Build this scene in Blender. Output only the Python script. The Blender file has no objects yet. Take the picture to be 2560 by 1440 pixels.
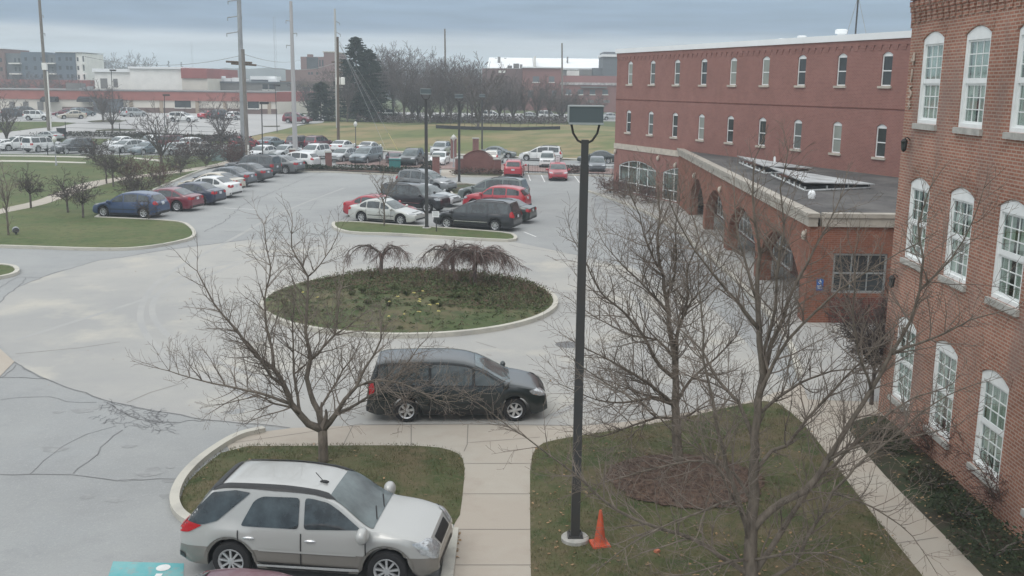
import bpy, bmesh, math, random
from mathutils import Vector, Matrix, noise
from mathutils.bvhtree import BVHTree
from mathutils.geometry import delaunay_2d_cdt, tessellate_polygon

R_ = math.radians
SC = bpy.context.scene
COL = SC.collection
rnd = random.Random(7)

# ------------------------------------------------------------------ camera, sky, sun, exposure
CAM_H = 8.75
FPX, PITCH, ROLL = 2472.0, R_(11.59), R_(0.629)
_F = Vector((0, math.cos(PITCH), -math.sin(PITCH)))
_u = Vector((0, math.sin(PITCH), math.cos(PITCH)))
_r = Vector((1, 0, 0))
_R = _r * math.cos(ROLL) + _u * math.sin(ROLL)
_U = _u * math.cos(ROLL) - _r * math.sin(ROLL)
EYE = Vector((0, 0, CAM_H))
cd = bpy.data.cameras.new("camera")
cam = bpy.data.objects.new("camera", cd)
COL.objects.link(cam)
cam.matrix_world = Matrix(((_R.x, _U.x, -_F.x, 0), (_R.y, _U.y, -_F.y, 0), (_R.z, _U.z, -_F.z, CAM_H), (0, 0, 0, 1)))
cd.sensor_width = 36.0
cd.lens = 36.0 * FPX / 2560.0
cd.clip_start = 0.1
cd.clip_end = 6000
SC.camera = cam

SUN_EL, SUN_AZ = R_(52), R_(215)          # azimuth clockwise from +Y
w = bpy.data.worlds.new("World")
SC.world = w
w.use_nodes = True
nt = w.node_tree
nt.nodes.clear()
def _n(t, **k):
    n = nt.nodes.new(t)
    for a, b in k.items():
        setattr(n, a, b)
    return n
L_ = nt.links.new
out = _n("ShaderNodeOutputWorld")
sky = _n("ShaderNodeTexSky", sky_type='NISHITA', sun_disc=False, sun_elevation=SUN_EL, sun_rotation=SUN_AZ, air_density=1.0, dust_density=2.0)
bg1 = _n("ShaderNodeBackground")
bg1.inputs[1].default_value = 0.10
L_(sky.outputs[0], bg1.inputs[0])
tc = _n("ShaderNodeTexCoord")
sep = _n("ShaderNodeSeparateXYZ")
L_(tc.outputs['Generated'], sep.inputs[0])
mp = _n("ShaderNodeMapping")
mp.inputs['Scale'].default_value = (2.2, 2.2, 26)
L_(tc.outputs['Generated'], mp.inputs[0])
nz = _n("ShaderNodeTexNoise")
nz.inputs['Scale'].default_value = 1.6
nz.inputs['Detail'].default_value = 6
nz.inputs['Roughness'].default_value = 0.55
L_(mp.outputs[0], nz.inputs['Vector'])
m1 = _n("ShaderNodeMath", operation='MULTIPLY_ADD')
L_(nz.outputs['Fac'], m1.inputs[0])
m1.inputs[1].default_value = 0.026
m1.inputs[2].default_value = -0.013
m0 = _n("ShaderNodeMath", operation='MULTIPLY_ADD')       # the cloud base hangs lower towards the east
L_(sep.outputs['X'], m0.inputs[0])
m0.inputs[1].default_value = 0.004
m0.inputs[2].default_value = 0.0
ma = _n("ShaderNodeMath", operation='ADD')
L_(sep.outputs['Z'], ma.inputs[0])
L_(m1.outputs[0], ma.inputs[1])
mb_ = _n("ShaderNodeMath", operation='ADD')
L_(ma.outputs[0], mb_.inputs[0])
L_(m0.outputs[0], mb_.inputs[1])
cr = _n("ShaderNodeValToRGB")
els = cr.color_ramp.elements
els[0].position = 0.0
els[0].color = (0.50, 0.58, 0.64, 1)
els[1].position = 1.0
els[1].color = (1.30, 1.34, 1.38, 1)
for p_, c_ in ((0.020, (0.50, 0.575, 0.635, 1)), (0.041, (0.52, 0.575, 0.63, 1)), (0.053, (0.205, 0.290, 0.405, 1)), (0.08, (0.25, 0.345, 0.46, 1)), (0.12, (0.46, 0.54, 0.62, 1)), (0.35, (0.95, 0.99, 1.03, 1))):
    e_ = els.new(p_)
    e_.color = c_
L_(mb_.outputs[0], cr.inputs[0])
nz2 = _n("ShaderNodeTexNoise")
nz2.inputs['Scale'].default_value = 5.0
nz2.inputs['Detail'].default_value = 5
L_(mp.outputs[0], nz2.inputs['Vector'])
mr = _n("ShaderNodeMapRange")
mr.inputs[1].default_value = 0.3
mr.inputs[2].default_value = 0.7
mr.inputs[3].default_value = 0.88
mr.inputs[4].default_value = 1.12
L_(nz2.outputs['Fac'], mr.inputs[0])
mx = _n("ShaderNodeMixRGB", blend_type='MULTIPLY')
mx.inputs[0].default_value = 1.0
L_(cr.outputs[0], mx.inputs[1])
L_(mr.outputs[0], mx.inputs[2])
bg2 = _n("ShaderNodeBackground")
bg2.inputs[1].default_value = 1.0
L_(mx.outputs[0], bg2.inputs[0])
mix = _n("ShaderNodeMixShader")
mix.inputs[0].default_value = 0.95                        # overcast: cloud covers nearly all of the blue sky
L_(bg1.outputs[0], mix.inputs[1])
L_(bg2.outputs[0], mix.inputs[2])
L_(mix.outputs[0], out.inputs[0])

sl = bpy.data.lights.new("sun", 'SUN')
sl.energy = 0.7
sl.angle = R_(25)
sl.color = (1.0, 0.96, 0.90)
so = bpy.data.objects.new("sun", sl)
COL.objects.link(so)
so.rotation_euler = Vector((math.sin(SUN_AZ) * math.cos(SUN_EL), math.cos(SUN_AZ) * math.cos(SUN_EL), math.sin(SUN_EL))).to_track_quat('Z', 'Y').to_euler()
SC.view_settings.view_transform = 'Standard'
SC.view_settings.look = 'None'
SC.view_settings.exposure = 0.2
SC.view_settings.gamma = 1.0
SC.cycles.max_bounces = 6
SC.cycles.transparent_max_bounces = 8
SC.cycles.use_denoising = True

# ------------------------------------------------------------------ helpers
def terrain(x, y):
    s = y + 0.45 * max(min(x, 14.0), -30.0)
    t = max(0.0, min(1.0, (s - 126.0) / 24.0))
    return 2.35 * t * t * (3 - 2 * t)

def ray(px, py):
    return _R * ((px - 1280) / FPX) - _U * ((py - 720) / FPX) + _F

def at(px, py, z=0.0):
    d = ray(px, py)
    return EYE + d * ((z - CAM_H) / d.z)

def att(px, py):
    """point on the terrain"""
    d = ray(px, py)
    p = at(px, py) if d.z < -1e-4 else EYE + d * 3000
    if p.y < 112:
        return p
    t = 100.0
    while t < 2500:
        q = EYE + d * t
        if q.z <= terrain(q.x, q.y):
            return Vector((q.x, q.y, terrain(q.x, q.y)))
        t += 0.25
    return EYE + d * t

def atY(px, py, Y):
    d = ray(px, py)
    return EYE + d * (Y / d.y)

def onplane(px, py, c, h):
    """ray against the vertical plane through c with heading h -> (along, z)"""
    n = Vector((math.cos(h), -math.sin(h), 0))
    d = ray(px, py)
    q = EYE + d * ((c - EYE).dot(n) / d.dot(n))
    return (q - c).dot(Vector((math.sin(h), math.cos(h), 0))), q.z

def tag(o, label=None, cat=None, group=None, kind=None):
    if label: o["label"] = label
    if cat: o["category"] = cat
    if group: o["group"] = group
    if kind: o["kind"] = kind
    return o

def link(name, me, parent=None):
    o = bpy.data.objects.new(name, me)
    COL.objects.link(o)
    if parent is not None:
        o.parent = parent
    return o

def thing(name, loc, rz=0.0, label=None, cat=None, group=None):
    o = bpy.data.objects.new(name, None)
    COL.objects.link(o)
    o.location = loc
    o.rotation_euler = (0, 0, rz)
    o.empty_display_size = 0.3
    return tag(o, label, cat, group)

def copy_tree(o, parent=None):
    c = o.copy()
    COL.objects.link(c)
    if parent is not None:
        c.parent = parent
    for ch in list(o.children):
        copy_tree(ch, c)
    return c

class MB:
    def __init__(s):
        s.v, s.f, s.mi = [], [], []
        s.m = 0
    def add(s, vs, fs):
        b = len(s.v)
        s.v.extend([tuple(q) for q in vs])
        for f in fs:
            s.f.append([b + i for i in f])
            s.mi.append(s.m)
    def box(s, cx, cy, cz, sx, sy, sz, rz=0.0, tx=1.0):
        vs = []
        c, n = math.cos(rz), math.sin(rz)
        for k in (-1, 1):
            q = tx if k > 0 else 1.0
            for i, j in ((-1, -1), (1, -1), (1, 1), (-1, 1)):
                x, y = i * sx / 2 * q, j * sy / 2 * q
                vs.append((cx + x * c - y * n, cy + x * n + y * c, cz + k * sz / 2))
        s.add(vs, [(3, 2, 1, 0), (4, 5, 6, 7), (0, 1, 5, 4), (1, 2, 6, 5), (2, 3, 7, 6), (3, 0, 4, 7)])
    def b2(s, x0, x1, y0, y1, z0, z1):
        s.box((x0 + x1) / 2, (y0 + y1) / 2, (z0 + z1) / 2, abs(x1 - x0), abs(y1 - y0), abs(z1 - z0))
    def tube(s, pts, rad, n=6, cap=True):
        pts = [Vector(p) for p in pts]
        if not hasattr(rad, '__len__'):
            rad = [rad] * len(pts)
        b = len(s.v)
        up = Vector((0.13, 0.31, 0.94)).normalized()
        prev = None
        for i, p in enumerate(pts):
            t = (pts[min(i + 1, len(pts) - 1)] - pts[max(i - 1, 0)])
            if t.length < 1e-9: t = Vector((0, 0, 1))
            t.normalize()
            if prev is None:
                a = t.cross(up)
                if a.length < 0.05: a = t.cross(Vector((1, 0, 0)))
            else:
                a = prev - t * prev.dot(t)
                if a.length < 1e-6: a = t.cross(up)
            a.normalize()
            prev = a
            c = t.cross(a)
            for k in range(n):
                q = 2 * math.pi * k / n
                s.v.append(tuple(p + (a * math.cos(q) + c * math.sin(q)) * rad[i]))
        for i in range(len(pts) - 1):
            for k in range(n):
                k2 = (k + 1) % n
                s.f.append([b + i * n + k, b + i * n + k2, b + (i + 1) * n + k2, b + (i + 1) * n + k])
                s.mi.append(s.m)
        if cap and n > 3:
            e = b + (len(pts) - 1) * n
            s.f.append([b + k for k in reversed(range(n))]); s.mi.append(s.m)
            s.f.append([e + k for k in range(n)]); s.mi.append(s.m)
    def lathe(s, prof, n=24, ax='z', c=(0, 0, 0)):
        b = len(s.v)
        for r, h in prof:
            for k in range(n):
                q = 2 * math.pi * k / n
                x, y = r * math.cos(q), r * math.sin(q)
                p = (x, y, h) if ax == 'z' else (x, h, y)
                s.v.append((p[0] + c[0], p[1] + c[1], p[2] + c[2]))
        for i in range(len(prof) - 1):
            for k in range(n):
                k2 = (k + 1) % n
                f = [b + i * n + k, b + i * n + k2, b + (i + 1) * n + k2, b + (i + 1) * n + k]
                s.f.append(f if ax == 'z' else f[::-1]); s.mi.append(s.m)
    def ellipsoid(s, c, r, n=10, m=6):
        prof = []
        b = len(s.v)
        for i in range(m + 1):
            t = -math.pi / 2 + math.pi * i / m
            for k in range(n):
                q = 2 * math.pi * k / n
                s.v.append((c[0] + r[0] * math.cos(t) * math.cos(q), c[1] + r[1] * math.cos(t) * math.sin(q), c[2] + r[2] * math.sin(t)))
        for i in range(m):
            for k in range(n):
                k2 = (k + 1) % n
                s.f.append([b + i * n + k, b + i * n + k2, b + (i + 1) * n + k2, b + (i + 1) * n + k]); s.mi.append(s.m)
    def prism(s, poly, h0, h1, mp):
        """poly 2-d list extruded between h0 and h1; mp(u, v, h) -> xyz"""
        n = len(poly)
        vs = [mp(u, v, h0) for u, v in poly] + [mp(u, v, h1) for u, v in poly]
        fs = [tuple(reversed(range(n))), tuple(range(n, 2 * n))]
        fs += [(i, (i + 1) % n, n + (i + 1) % n, n + i) for i in range(n)]
        s.add(vs, fs)
    def wall(s, outer, holes, y0, y1, mp=None):
        """2-d outline with holes in (u, z), solid between y0 (front) and y1"""
        mp = mp or (lambda u, z, y: (u, y, z))
        loops = [outer] + holes
        tri = tessellate_polygon([[Vector((a, b, 0)) for a, b in lp] for lp in loops])
        flat = [q for lp in loops for q in lp]
        n = len(flat)
        vs = [mp(u, z, y0) for u, z in flat] + [mp(u, z, y1) for u, z in flat]
        fs = [tuple(t) for t in tri] + [tuple(i + n for i in reversed(t)) for t in tri]
        b = 0
        for lp in loops:
            k = len(lp)
            for i in range(k):
                j = (i + 1) % k
                fs.append((b + i, b + j, n + b + j, n + b + i))
            b += k
        s.add(vs, fs)
    def build(s, name, mats, parent=None, smooth=False, angle=40):
        me = bpy.data.meshes.new(name)
        me.from_pydata(s.v, [], s.f)
        mats = mats if isinstance(mats, (list, tuple)) else [mats]
        for m in mats:
            me.materials.append(m)
        if len(mats) > 1:
            me.polygons.foreach_set("material_index", s.mi)
        if smooth:
            me.polygons.foreach_set("use_smooth", [True] * len(me.polygons))
            if angle:
                me.set_sharp_from_angle(angle=R_(angle))
        me.update()
        return link(name, me, parent)

def fixnormals(o):
    bm = bmesh.new()
    bm.from_mesh(o.data)
    bmesh.ops.recalc_face_normals(bm, faces=bm.faces)
    bm.to_mesh(o.data)
    bm.free()

# ------------------------------------------------------------------ materials
def base_mat(name):
    m = bpy.data.materials.new(name)
    m.use_nodes = True
    t = m.node_tree
    return m, t, t.nodes["Principled BSDF"]

def lin(c):
    return tuple(c) + (1.0,) if len(c) == 3 else tuple(c)

def pmat(name, col, rough=0.7, metal=0.0, var=0.0, scale=8.0, col2=None, bump=0.0, bscale=None, coat=0.0, spec=0.5, stretch=None):
    m, t, b = base_mat(name)
    b.inputs['Base Color'].default_value = lin(col)
    b.inputs['Roughness'].default_value = rough
    b.inputs['Metallic'].default_value = metal
    b.inputs['Specular IOR Level'].default_value = spec
    if coat:
        b.inputs['Coat Weight'].default_value = coat
        b.inputs['Coat Roughness'].default_value = 0.06
    if var or col2 or bump:
        tc = t.nodes.new("ShaderNodeTexCoord")
        vec = tc.outputs['Object']
        if stretch:
            mpn = t.nodes.new("ShaderNodeMapping")
            mpn.inputs['Scale'].default_value = stretch
            t.links.new(vec, mpn.inputs[0])
            vec = mpn.outputs[0]
        nz = t.nodes.new("ShaderNodeTexNoise")
        nz.inputs['Scale'].default_value = scale
        nz.inputs['Detail'].default_value = 6
        nz.inputs['Roughness'].default_value = 0.6
        t.links.new(vec, nz.inputs['Vector'])
        if var or col2:
            c2 = col2 or tuple(max(0, c * (1 - var)) for c in col)
            c1 = col if col2 else tuple(c * (1 + var) for c in col)
            cr = t.nodes.new("ShaderNodeValToRGB")
            cr.color_ramp.elements[0].position = 0.33
            cr.color_ramp.elements[0].color = lin(c2)
            cr.color_ramp.elements[1].position = 0.67
            cr.color_ramp.elements[1].color = lin(c1)
            t.links.new(nz.outputs['Fac'], cr.inputs[0])
            t.links.new(cr.outputs[0], b.inputs['Base Color'])
        if bump:
            nb = t.nodes.new("ShaderNodeTexNoise")
            nb.inputs['Scale'].default_value = bscale or scale * 4
            nb.inputs['Detail'].default_value = 4
            t.links.new(vec, nb.inputs['Vector'])
            bp = t.nodes.new("ShaderNodeBump")
            bp.inputs['Strength'].default_value = bump
            bp.inputs['Distance'].default_value = 0.02
            t.links.new(nb.outputs['Fac'], bp.inputs['Height'])
            t.links.new(bp.outputs[0], b.inputs['Normal'])
    return m

def layers(name, base, specs, rough=0.85, bump=0.2, bscale=60):
    """ground-like surface: base colour, then (colour, noise scale, lo, hi, stretch, amount) layers laid over it"""
    m, t, b = base_mat(name)
    b.inputs['Roughness'].default_value = rough
    b.inputs['Specular IOR Level'].default_value = 0.25
    tc = t.nodes.new("ShaderNodeTexCoord")
    prev = None
    for i, (c, sc, lo, hi, st, amt) in enumerate(specs):
        mpn = t.nodes.new("ShaderNodeMapping")
        mpn.inputs['Scale'].default_value = st
        mpn.inputs['Location'].default_value = (i * 13.7, i * 7.3, i * 3.1)
        t.links.new(tc.outputs['Object'], mpn.inputs[0])
        nz = t.nodes.new("ShaderNodeTexNoise")
        nz.inputs['Scale'].default_value = sc
        nz.inputs['Detail'].default_value = 7
        nz.inputs['Roughness'].default_value = 0.62
        t.links.new(mpn.outputs[0], nz.inputs['Vector'])
        mr = t.nodes.new("ShaderNodeMapRange")
        mr.inputs[1].default_value = lo
        mr.inputs[2].default_value = hi
        mr.inputs[4].default_value = amt
        t.links.new(nz.outputs['Fac'], mr.inputs[0])
        mx = t.nodes.new("ShaderNodeMixRGB")
        t.links.new(mr.outputs[0], mx.inputs[0])
        if prev is None:
            mx.inputs[1].default_value = lin(base)
        else:
            t.links.new(prev, mx.inputs[1])
        mx.inputs[2].default_value = lin(c)
        prev = mx.outputs[0]
    t.links.new(prev, b.inputs['Base Color'])
    if bump:
        nb = t.nodes.new("ShaderNodeTexNoise")
        nb.inputs['Scale'].default_value = bscale
        nb.inputs['Detail'].default_value = 3
        t.links.new(tc.outputs['Object'], nb.inputs['Vector'])
        bp = t.nodes.new("ShaderNodeBump")
        bp.inputs['Strength'].default_value = bump
        bp.inputs['Distance'].default_value = 0.02
        t.links.new(nb.outputs['Fac'], bp.inputs['Height'])
        t.links.new(bp.outputs[0], b.inputs['Normal'])
    return m

def brick_mat(name, c1, c2, mortar, stain=None, msize=0.014, bw=0.21, bh=0.075, blotch=0.35, stain_amt=0.5):
    m, t, b = base_mat(name)
    b.inputs['Roughness'].default_value = 0.9
    b.inputs['Specular IOR Level'].default_value = 0.2
    tc = t.nodes.new("ShaderNodeTexCoord")
    sp = t.nodes.new("ShaderNodeSeparateXYZ")
    t.links.new(tc.outputs['Object'], sp.inputs[0])
    ad = t.nodes.new("ShaderNodeMath")
    t.links.new(sp.outputs[0], ad.inputs[0])
    t.links.new(sp.outputs[1], ad.inputs[1])
    cb = t.nodes.new("ShaderNodeCombineXYZ")
    t.links.new(ad.outputs[0], cb.inputs[0])
    t.links.new(sp.outputs[2], cb.inputs[1])
    br = t.nodes.new("ShaderNodeTexBrick")
    br.inputs['Color1'].default_value = lin(c1)
    br.inputs['Color2'].default_value = lin(c2)
    br.inputs['Mortar'].default_value = lin(mortar)
    br.inputs['Scale'].default_value = 1.0
    br.inputs['Mortar Size'].default_value = msize
    br.inputs['Mortar Smooth'].default_value = 0.2
    br.inputs['Bias'].default_value = 0.0
    br.inputs['Brick Width'].default_value = bw
    br.inputs['Row Height'].default_value = bh
    t.links.new(cb.outputs[0], br.inputs['Vector'])
    nz = t.nodes.new("ShaderNodeTexNoise")
    nz.inputs['Scale'].default_value = 0.7
    nz.inputs['Detail'].default_value = 8
    nz.inputs['Roughness'].default_value = 0.7
    t.links.new(tc.outputs['Object'], nz.inputs['Vector'])
    mr = t.nodes.new("ShaderNodeMapRange")
    mr.inputs[1].default_value = 0.3
    mr.inputs[2].default_value = 0.7
    mr.inputs[3].default_value = 1 - blotch
    mr.inputs[4].default_value = 1 + blotch * 0.6
    t.links.new(nz.outputs['Fac'], mr.inputs[0])
    mx = t.nodes.new("ShaderNodeMixRGB")
    mx.blend_type = 'MULTIPLY'
    mx.inputs[0].default_value = 1.0
    t.links.new(br.outputs['Color'], mx.inputs[1])
    t.links.new(mr.outputs[0], mx.inputs[2])
    prev = mx.outputs[0]
    if stain:
        mpn = t.nodes.new("ShaderNodeMapping")
        mpn.inputs['Scale'].default_value = (1.0, 1.0, 0.35)
        t.links.new(tc.outputs['Object'], mpn.inputs[0])
        n2 = t.nodes.new("ShaderNodeTexNoise")
        n2.inputs['Scale'].default_value = 0.9
        n2.inputs['Detail'].default_value = 5
        t.links.new(mpn.outputs[0], n2.inputs['Vector'])
        m2 = t.nodes.new("ShaderNodeMapRange")
        m2.inputs[1].default_value = 0.52
        m2.inputs[2].default_value = 0.72
        m2.inputs[4].default_value = stain_amt
        t.links.new(n2.outputs['Fac'], m2.inputs[0])
        x2 = t.nodes.new("ShaderNodeMixRGB")
        t.links.new(m2.outputs[0], x2.inputs[0])
        t.links.new(prev, x2.inputs[1])
        x2.inputs[2].default_value = lin(stain)
        prev = x2.outputs[0]
    t.links.new(prev, b.inputs['Base Color'])
    bp = t.nodes.new("ShaderNodeBump")
    bp.inputs['Strength'].default_value = 0.5
    bp.inputs['Distance'].default_value = 0.01
    bp.invert = True
    t.links.new(br.outputs['Fac'], bp.inputs['Height'])
    t.links.new(bp.outputs[0], b.inputs['Normal'])
    return m

def glass_mat(name, tint=(0.80, 0.86, 0.85), refl=0.30):
    """thin window glass: see-through, reflecting more at a slant"""
    m = bpy.data.materials.new(name)
    m.use_nodes = True
    t = m.node_tree
    t.nodes.clear()
    o = t.nodes.new("ShaderNodeOutputMaterial")
    tr = t.nodes.new("ShaderNodeBsdfTransparent")
    tr.inputs[0].default_value = lin(tint)
    gl = t.nodes.new("ShaderNodeBsdfGlossy")
    gl.inputs['Roughness'].default_value = 0.03
    gl.inputs[0].default_value = (0.9, 0.95, 0.95, 1)
    lw = t.nodes.new("ShaderNodeLayerWeight")
    lw.inputs[0].default_value = refl
    mx = t.nodes.new("ShaderNodeMixShader")
    lw.inputs[0].default_value = 0.5
    pw = t.nodes.new("ShaderNodeMath")
    pw.operation = 'POWER'
    t.links.new(lw.outputs['Facing'], pw.inputs[0])
    pw.inputs[1].default_value = 2.6
    ma = t.nodes.new("ShaderNodeMath")
    ma.operation = 'MULTIPLY_ADD'
    t.links.new(pw.outputs[0], ma.inputs[0])
    ma.inputs[1].default_value = refl * 2
    ma.inputs[2].default_value = 0.05
    t.links.new(ma.outputs[0], mx.inputs[0])
    t.links.new(tr.outputs[0], mx.inputs[1])
    t.links.new(gl.outputs[0], mx.inputs[2])
    t.links.new(mx.outputs[0], o.inputs[0])
    return m

PC = {}
def pmat_cache(n, *a, **k):
    if n not in PC: PC[n] = pmat(n, *a, **k)
    return PC[n]
one = (1, 1, 1)
M = {}
M['grass'] = layers('grass', (0.078, 0.108, 0.036), [((0.125, 0.135, 0.055), 0.25, .42, .62, one, .8), ((0.13, 0.105, 0.055), 0.9, .52, .70, one, .6), ((0.035, 0.060, 0.018), 2.2, .5, .7, one, .7), ((0.15, 0.13, 0.07), 9, .58, .75, one, .5)], bump=.6, bscale=40)
M['field'] = layers('field', (0.135, 0.155, 0.058), [((0.25, 0.20, 0.105), 0.06, .42, .56, (1, 2.2, 1), .95), ((0.075, 0.105, 0.036), 0.22, .5, .66, (1, 2, 1), .7), ((0.21, 0.17, 0.09), 1.1, .55, .72, (1, 2, 1), .4)], bump=.5, bscale=20)
M['lawn_worn'] = layers('lawn_worn', (0.075, 0.088, 0.034), [((0.135, 0.105, 0.06), 0.55, .40, .60, one, .85), ((0.040, 0.068, 0.020), 1.3, .50, .66, one, .8), ((0.16, 0.13, 0.085), 6, .52, .72, one, .7), ((0.05, 0.045, 0.025), 25, .55, .7, one, .6)], bump=.8, bscale=45)
M['asphalt'] = layers('asphalt', (0.322, 0.328, 0.320), [((0.262, 0.268, 0.267), 0.12, .45, .62, one, .8), ((0.30, 0.31, 0.31), 0.5, .5, .68, one, .6), ((0.235, 0.24, 0.24), 1.4, .55, .75, one, .5), ((0.40, 0.405, 0.40), 22, .52, .70, one, .45), ((0.19, .195, .195), 30, .55, .72, one, .5)], rough=.9, bump=.25, bscale=120)
M['wet'] = layers('wet', (0.245, 0.25, 0.25), [((0.315, 0.325, 0.325), 0.45, .40, .56, one, .95), ((0.185, 0.19, 0.195), 2.0, .55, .7, one, .6)], rough=.75, bump=.15, bscale=90)
M['concrete'] = layers('concrete', (0.385, 0.376, 0.350), [((0.315, 0.315, 0.306), 0.10, .42, .60, one, .9), ((0.47, 0.445, 0.385), 0.28, .54, .68, one, .7), ((0.29, 0.288, 0.28), 0.9, .60, .74, one, .5), ((0.25, 0.25, 0.245), 5, .62, .76, one, .4), ((0.33, 0.325, 0.30), 20, .54, .72, one, .4), ((0.43, 0.42, 0.39), 45, .56, .75, one, .25)], rough=.88, bump=.15, bscale=100)
M['sidewalk'] = layers('sidewalk', (0.40, 0.355, 0.300), [((0.43, 0.40, 0.345), 0.3, .45, .62, one, .8), ((0.35, 0.30, 0.25), 1.1, .52, .7, one, .5), ((0.46, 0.42, 0.37), 50, .55, .75, one, .25)], rough=.9, bump=.15, bscale=110)
M['path'] = layers('path', (0.33, 0.295, 0.245), [((0.37, 0.34, 0.29), 0.4, .45, .62, one, .8), ((0.26, 0.23, 0.19), 1.3, .52, .7, one, .5)], rough=.9, bump=.15, bscale=110)
M['kerb'] = layers('kerb', (0.50, 0.48, 0.42), [((0.38, 0.365, 0.33), 0.8, .48, .66, one, .8), ((0.30, 0.29, 0.26), 4, .58, .74, one, .6)], rough=.9, bump=.2, bscale=60)
M['lot_far'] = layers('lot_far', (0.40, 0.395, 0.385), [((0.34, 0.34, 0.335), 0.05, .45, .6, one, .8)], bump=0)
M['mulch'] = layers('mulch', (0.105, 0.070, 0.054), [((0.16, 0.105, 0.075), 5, .45, .65, one, .8), ((0.035, 0.022, 0.018), 11, .5, .66, one, .8)], bump=1.0, bscale=40)
M['bed'] = layers('bed', (0.080, 0.070, 0.042), [((0.045, 0.070, 0.025), 0.6, .44, .60, one, .9), ((0.13, 0.095, 0.060), 1.6, .52, .68, one, .8), ((0.035, 0.035, 0.02), 7, .52, .7, one, .7)], bump=1.0, bscale=25)
M['bed_dark'] = layers('bed_dark', (0.040, 0.036, 0.024), [((0.030, 0.050, 0.020), 0.8, .45, .6, one, .9), ((0.07, 0.052, 0.035), 3, .52, .68, one, .7)], bump=1.0, bscale=25)
M['crack'] = pmat('crack', (0.145, 0.145, 0.145), .95, col2=(0.22, .22, .22), scale=1.5)
M['joint'] = pmat('joint', (0.22, 0.20, 0.175), .95)
M['paint_white'] = pmat('paint_white', (0.70, 0.70, 0.68), .8, var=.1, scale=5)
M['paint_teal'] = layers('paint_teal', (0.12, 0.37, 0.39), [((0.22, 0.42, 0.42), 1.5, .42, .62, one, .8), ((0.30, 0.32, 0.31), 6, .54, .66, one, .7)], bump=.1)
M['brick415'] = brick_mat('brick415', (0.375, 0.175, 0.120), (0.295, 0.132, 0.092), (0.42, 0.32, 0.26), stain=(0.235, 0.18, 0.16), stain_amt=.75)
M['brickA'] = brick_mat('brickA', (0.295, 0.140, 0.116), (0.255, 0.118, 0.100), (0.33, 0.20, 0.17), blotch=.16, msize=.010)
M['brickW'] = brick_mat('brickW', (0.255, 0.100, 0.062), (0.205, 0.078, 0.050), (0.25, 0.15, 0.115), blotch=.25, msize=.010)
M['brickF'] = brick_mat('brickF', (0.24, 0.10, 0.088), (0.20, 0.082, 0.074), (0.24, 0.14, 0.12), blotch=.2)
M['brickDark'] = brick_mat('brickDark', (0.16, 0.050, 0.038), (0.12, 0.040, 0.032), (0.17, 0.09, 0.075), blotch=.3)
M['stone'] = pmat('stone', (0.50, 0.45, 0.38), .85, var=.14, scale=2.5, bump=.2, bscale=30)
M['stone_grey'] = pmat('stone_grey', (0.40, 0.39, 0.36), .88, var=.2, scale=4, bump=.2, bscale=30)
M['white'] = pmat('white', (0.78, 0.80, 0.79), .5, var=.06, scale=3)
M['white_far'] = pmat('white_far', (0.80, 0.79, 0.75), .8, var=.08, scale=.4)
M['roof_white'] = pmat('roof_white', (0.80, 0.82, 0.82), .6, var=.05, scale=.3)
M['gravel_roof'] = layers('gravel_roof', (0.105, 0.100, 0.098), [((0.17, 0.165, 0.155), 0.22, .46, .64, (1, 2, 1), .8), ((0.07, 0.068, 0.066), 0.5, .45, .6, one, .8), ((0.15, 0.145, 0.14), 3, .5, .68, one, .6), ((0.06, .06, .06), 30, .5, .7, one, .6)], rough=.95, bump=.8, bscale=50)
M['steel_dark'] = pmat('steel_dark', (0.040, 0.045, 0.048), .5, col2=(0.052, 0.046, 0.042), scale=1.3)
M['steel_black'] = pmat('steel_black', (0.012, 0.013, 0.014), .5)
M['galv'] = pmat('galv', (0.33, 0.34, 0.35), .55, .3, var=.15, scale=1)
M['wood_pole'] = pmat('wood_pole', (0.21, 0.19, 0.17), .9, var=.25, scale=3, stretch=(4, 4, .4))
M['wood_dark'] = pmat('wood_dark', (0.115, 0.085, 0.06), .9, var=.3, scale=3, stretch=(4, 4, .4))
M['bark'] = pmat('bark', (0.145, 0.122, 0.098), .95, var=.35, scale=9, bump=.6, bscale=30, stretch=(1, 1, .35))
M['bark_dark'] = pmat('bark_dark', (0.115, 0.098, 0.086), .95, var=.35, scale=9, bump=.6, bscale=30, stretch=(1, 1, .35))
M['twig'] = pmat('twig', (0.175, 0.145, 0.120), .95, var=.3, scale=2)
M['twig_dark'] = pmat('twig_dark', (0.075, 0.060, 0.055), .95, var=.3, scale=2)
M['twig_red'] = pmat('twig_red', (0.105, 0.062, 0.052), .95, var=.3, scale=2)
M['twig_far'] = pmat('twig_far', (0.112, 0.095, 0.092), .95, var=.3, scale=.5)
M['needle'] = pmat('needle', (0.018, 0.034, 0.020), .85, var=.45, scale=1.2)
M['hedge'] = pmat('hedge', (0.028, 0.042, 0.018), .9, var=.5, scale=4)
M['leaf_dry'] = pmat('leaf_dry', (0.26, 0.17, 0.09), .9, var=.5, scale=3)
M['leaf_green'] = pmat('leaf_green', (0.078, 0.118, 0.040), .85, col2=(0.095, 0.095, 0.045), scale=1.3)
M['blade'] = pmat('blade', (0.075, 0.098, 0.032), .85, col2=(0.15, 0.125, 0.065), scale=1.2)
M['yellow'] = pmat('yellow', (0.72, 0.64, 0.26), .6)
M['rubber'] = pmat('rubber', (0.016, 0.016, 0.017), .8)
M['trimblack'] = pmat('trimblack', (0.014, 0.014, 0.015), .5)
M['carglass'] = pmat('carglass', (0.030, 0.040, 0.044), .04, spec=1.0, var=.75, scale=2.6)
M['glass_side'] = pmat('glass_side', (0.055, 0.075, 0.078), .04, spec=1.0, col2=(0.018, 0.024, 0.026), scale=1.8, stretch=(.5, 1, 2.2))
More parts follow.
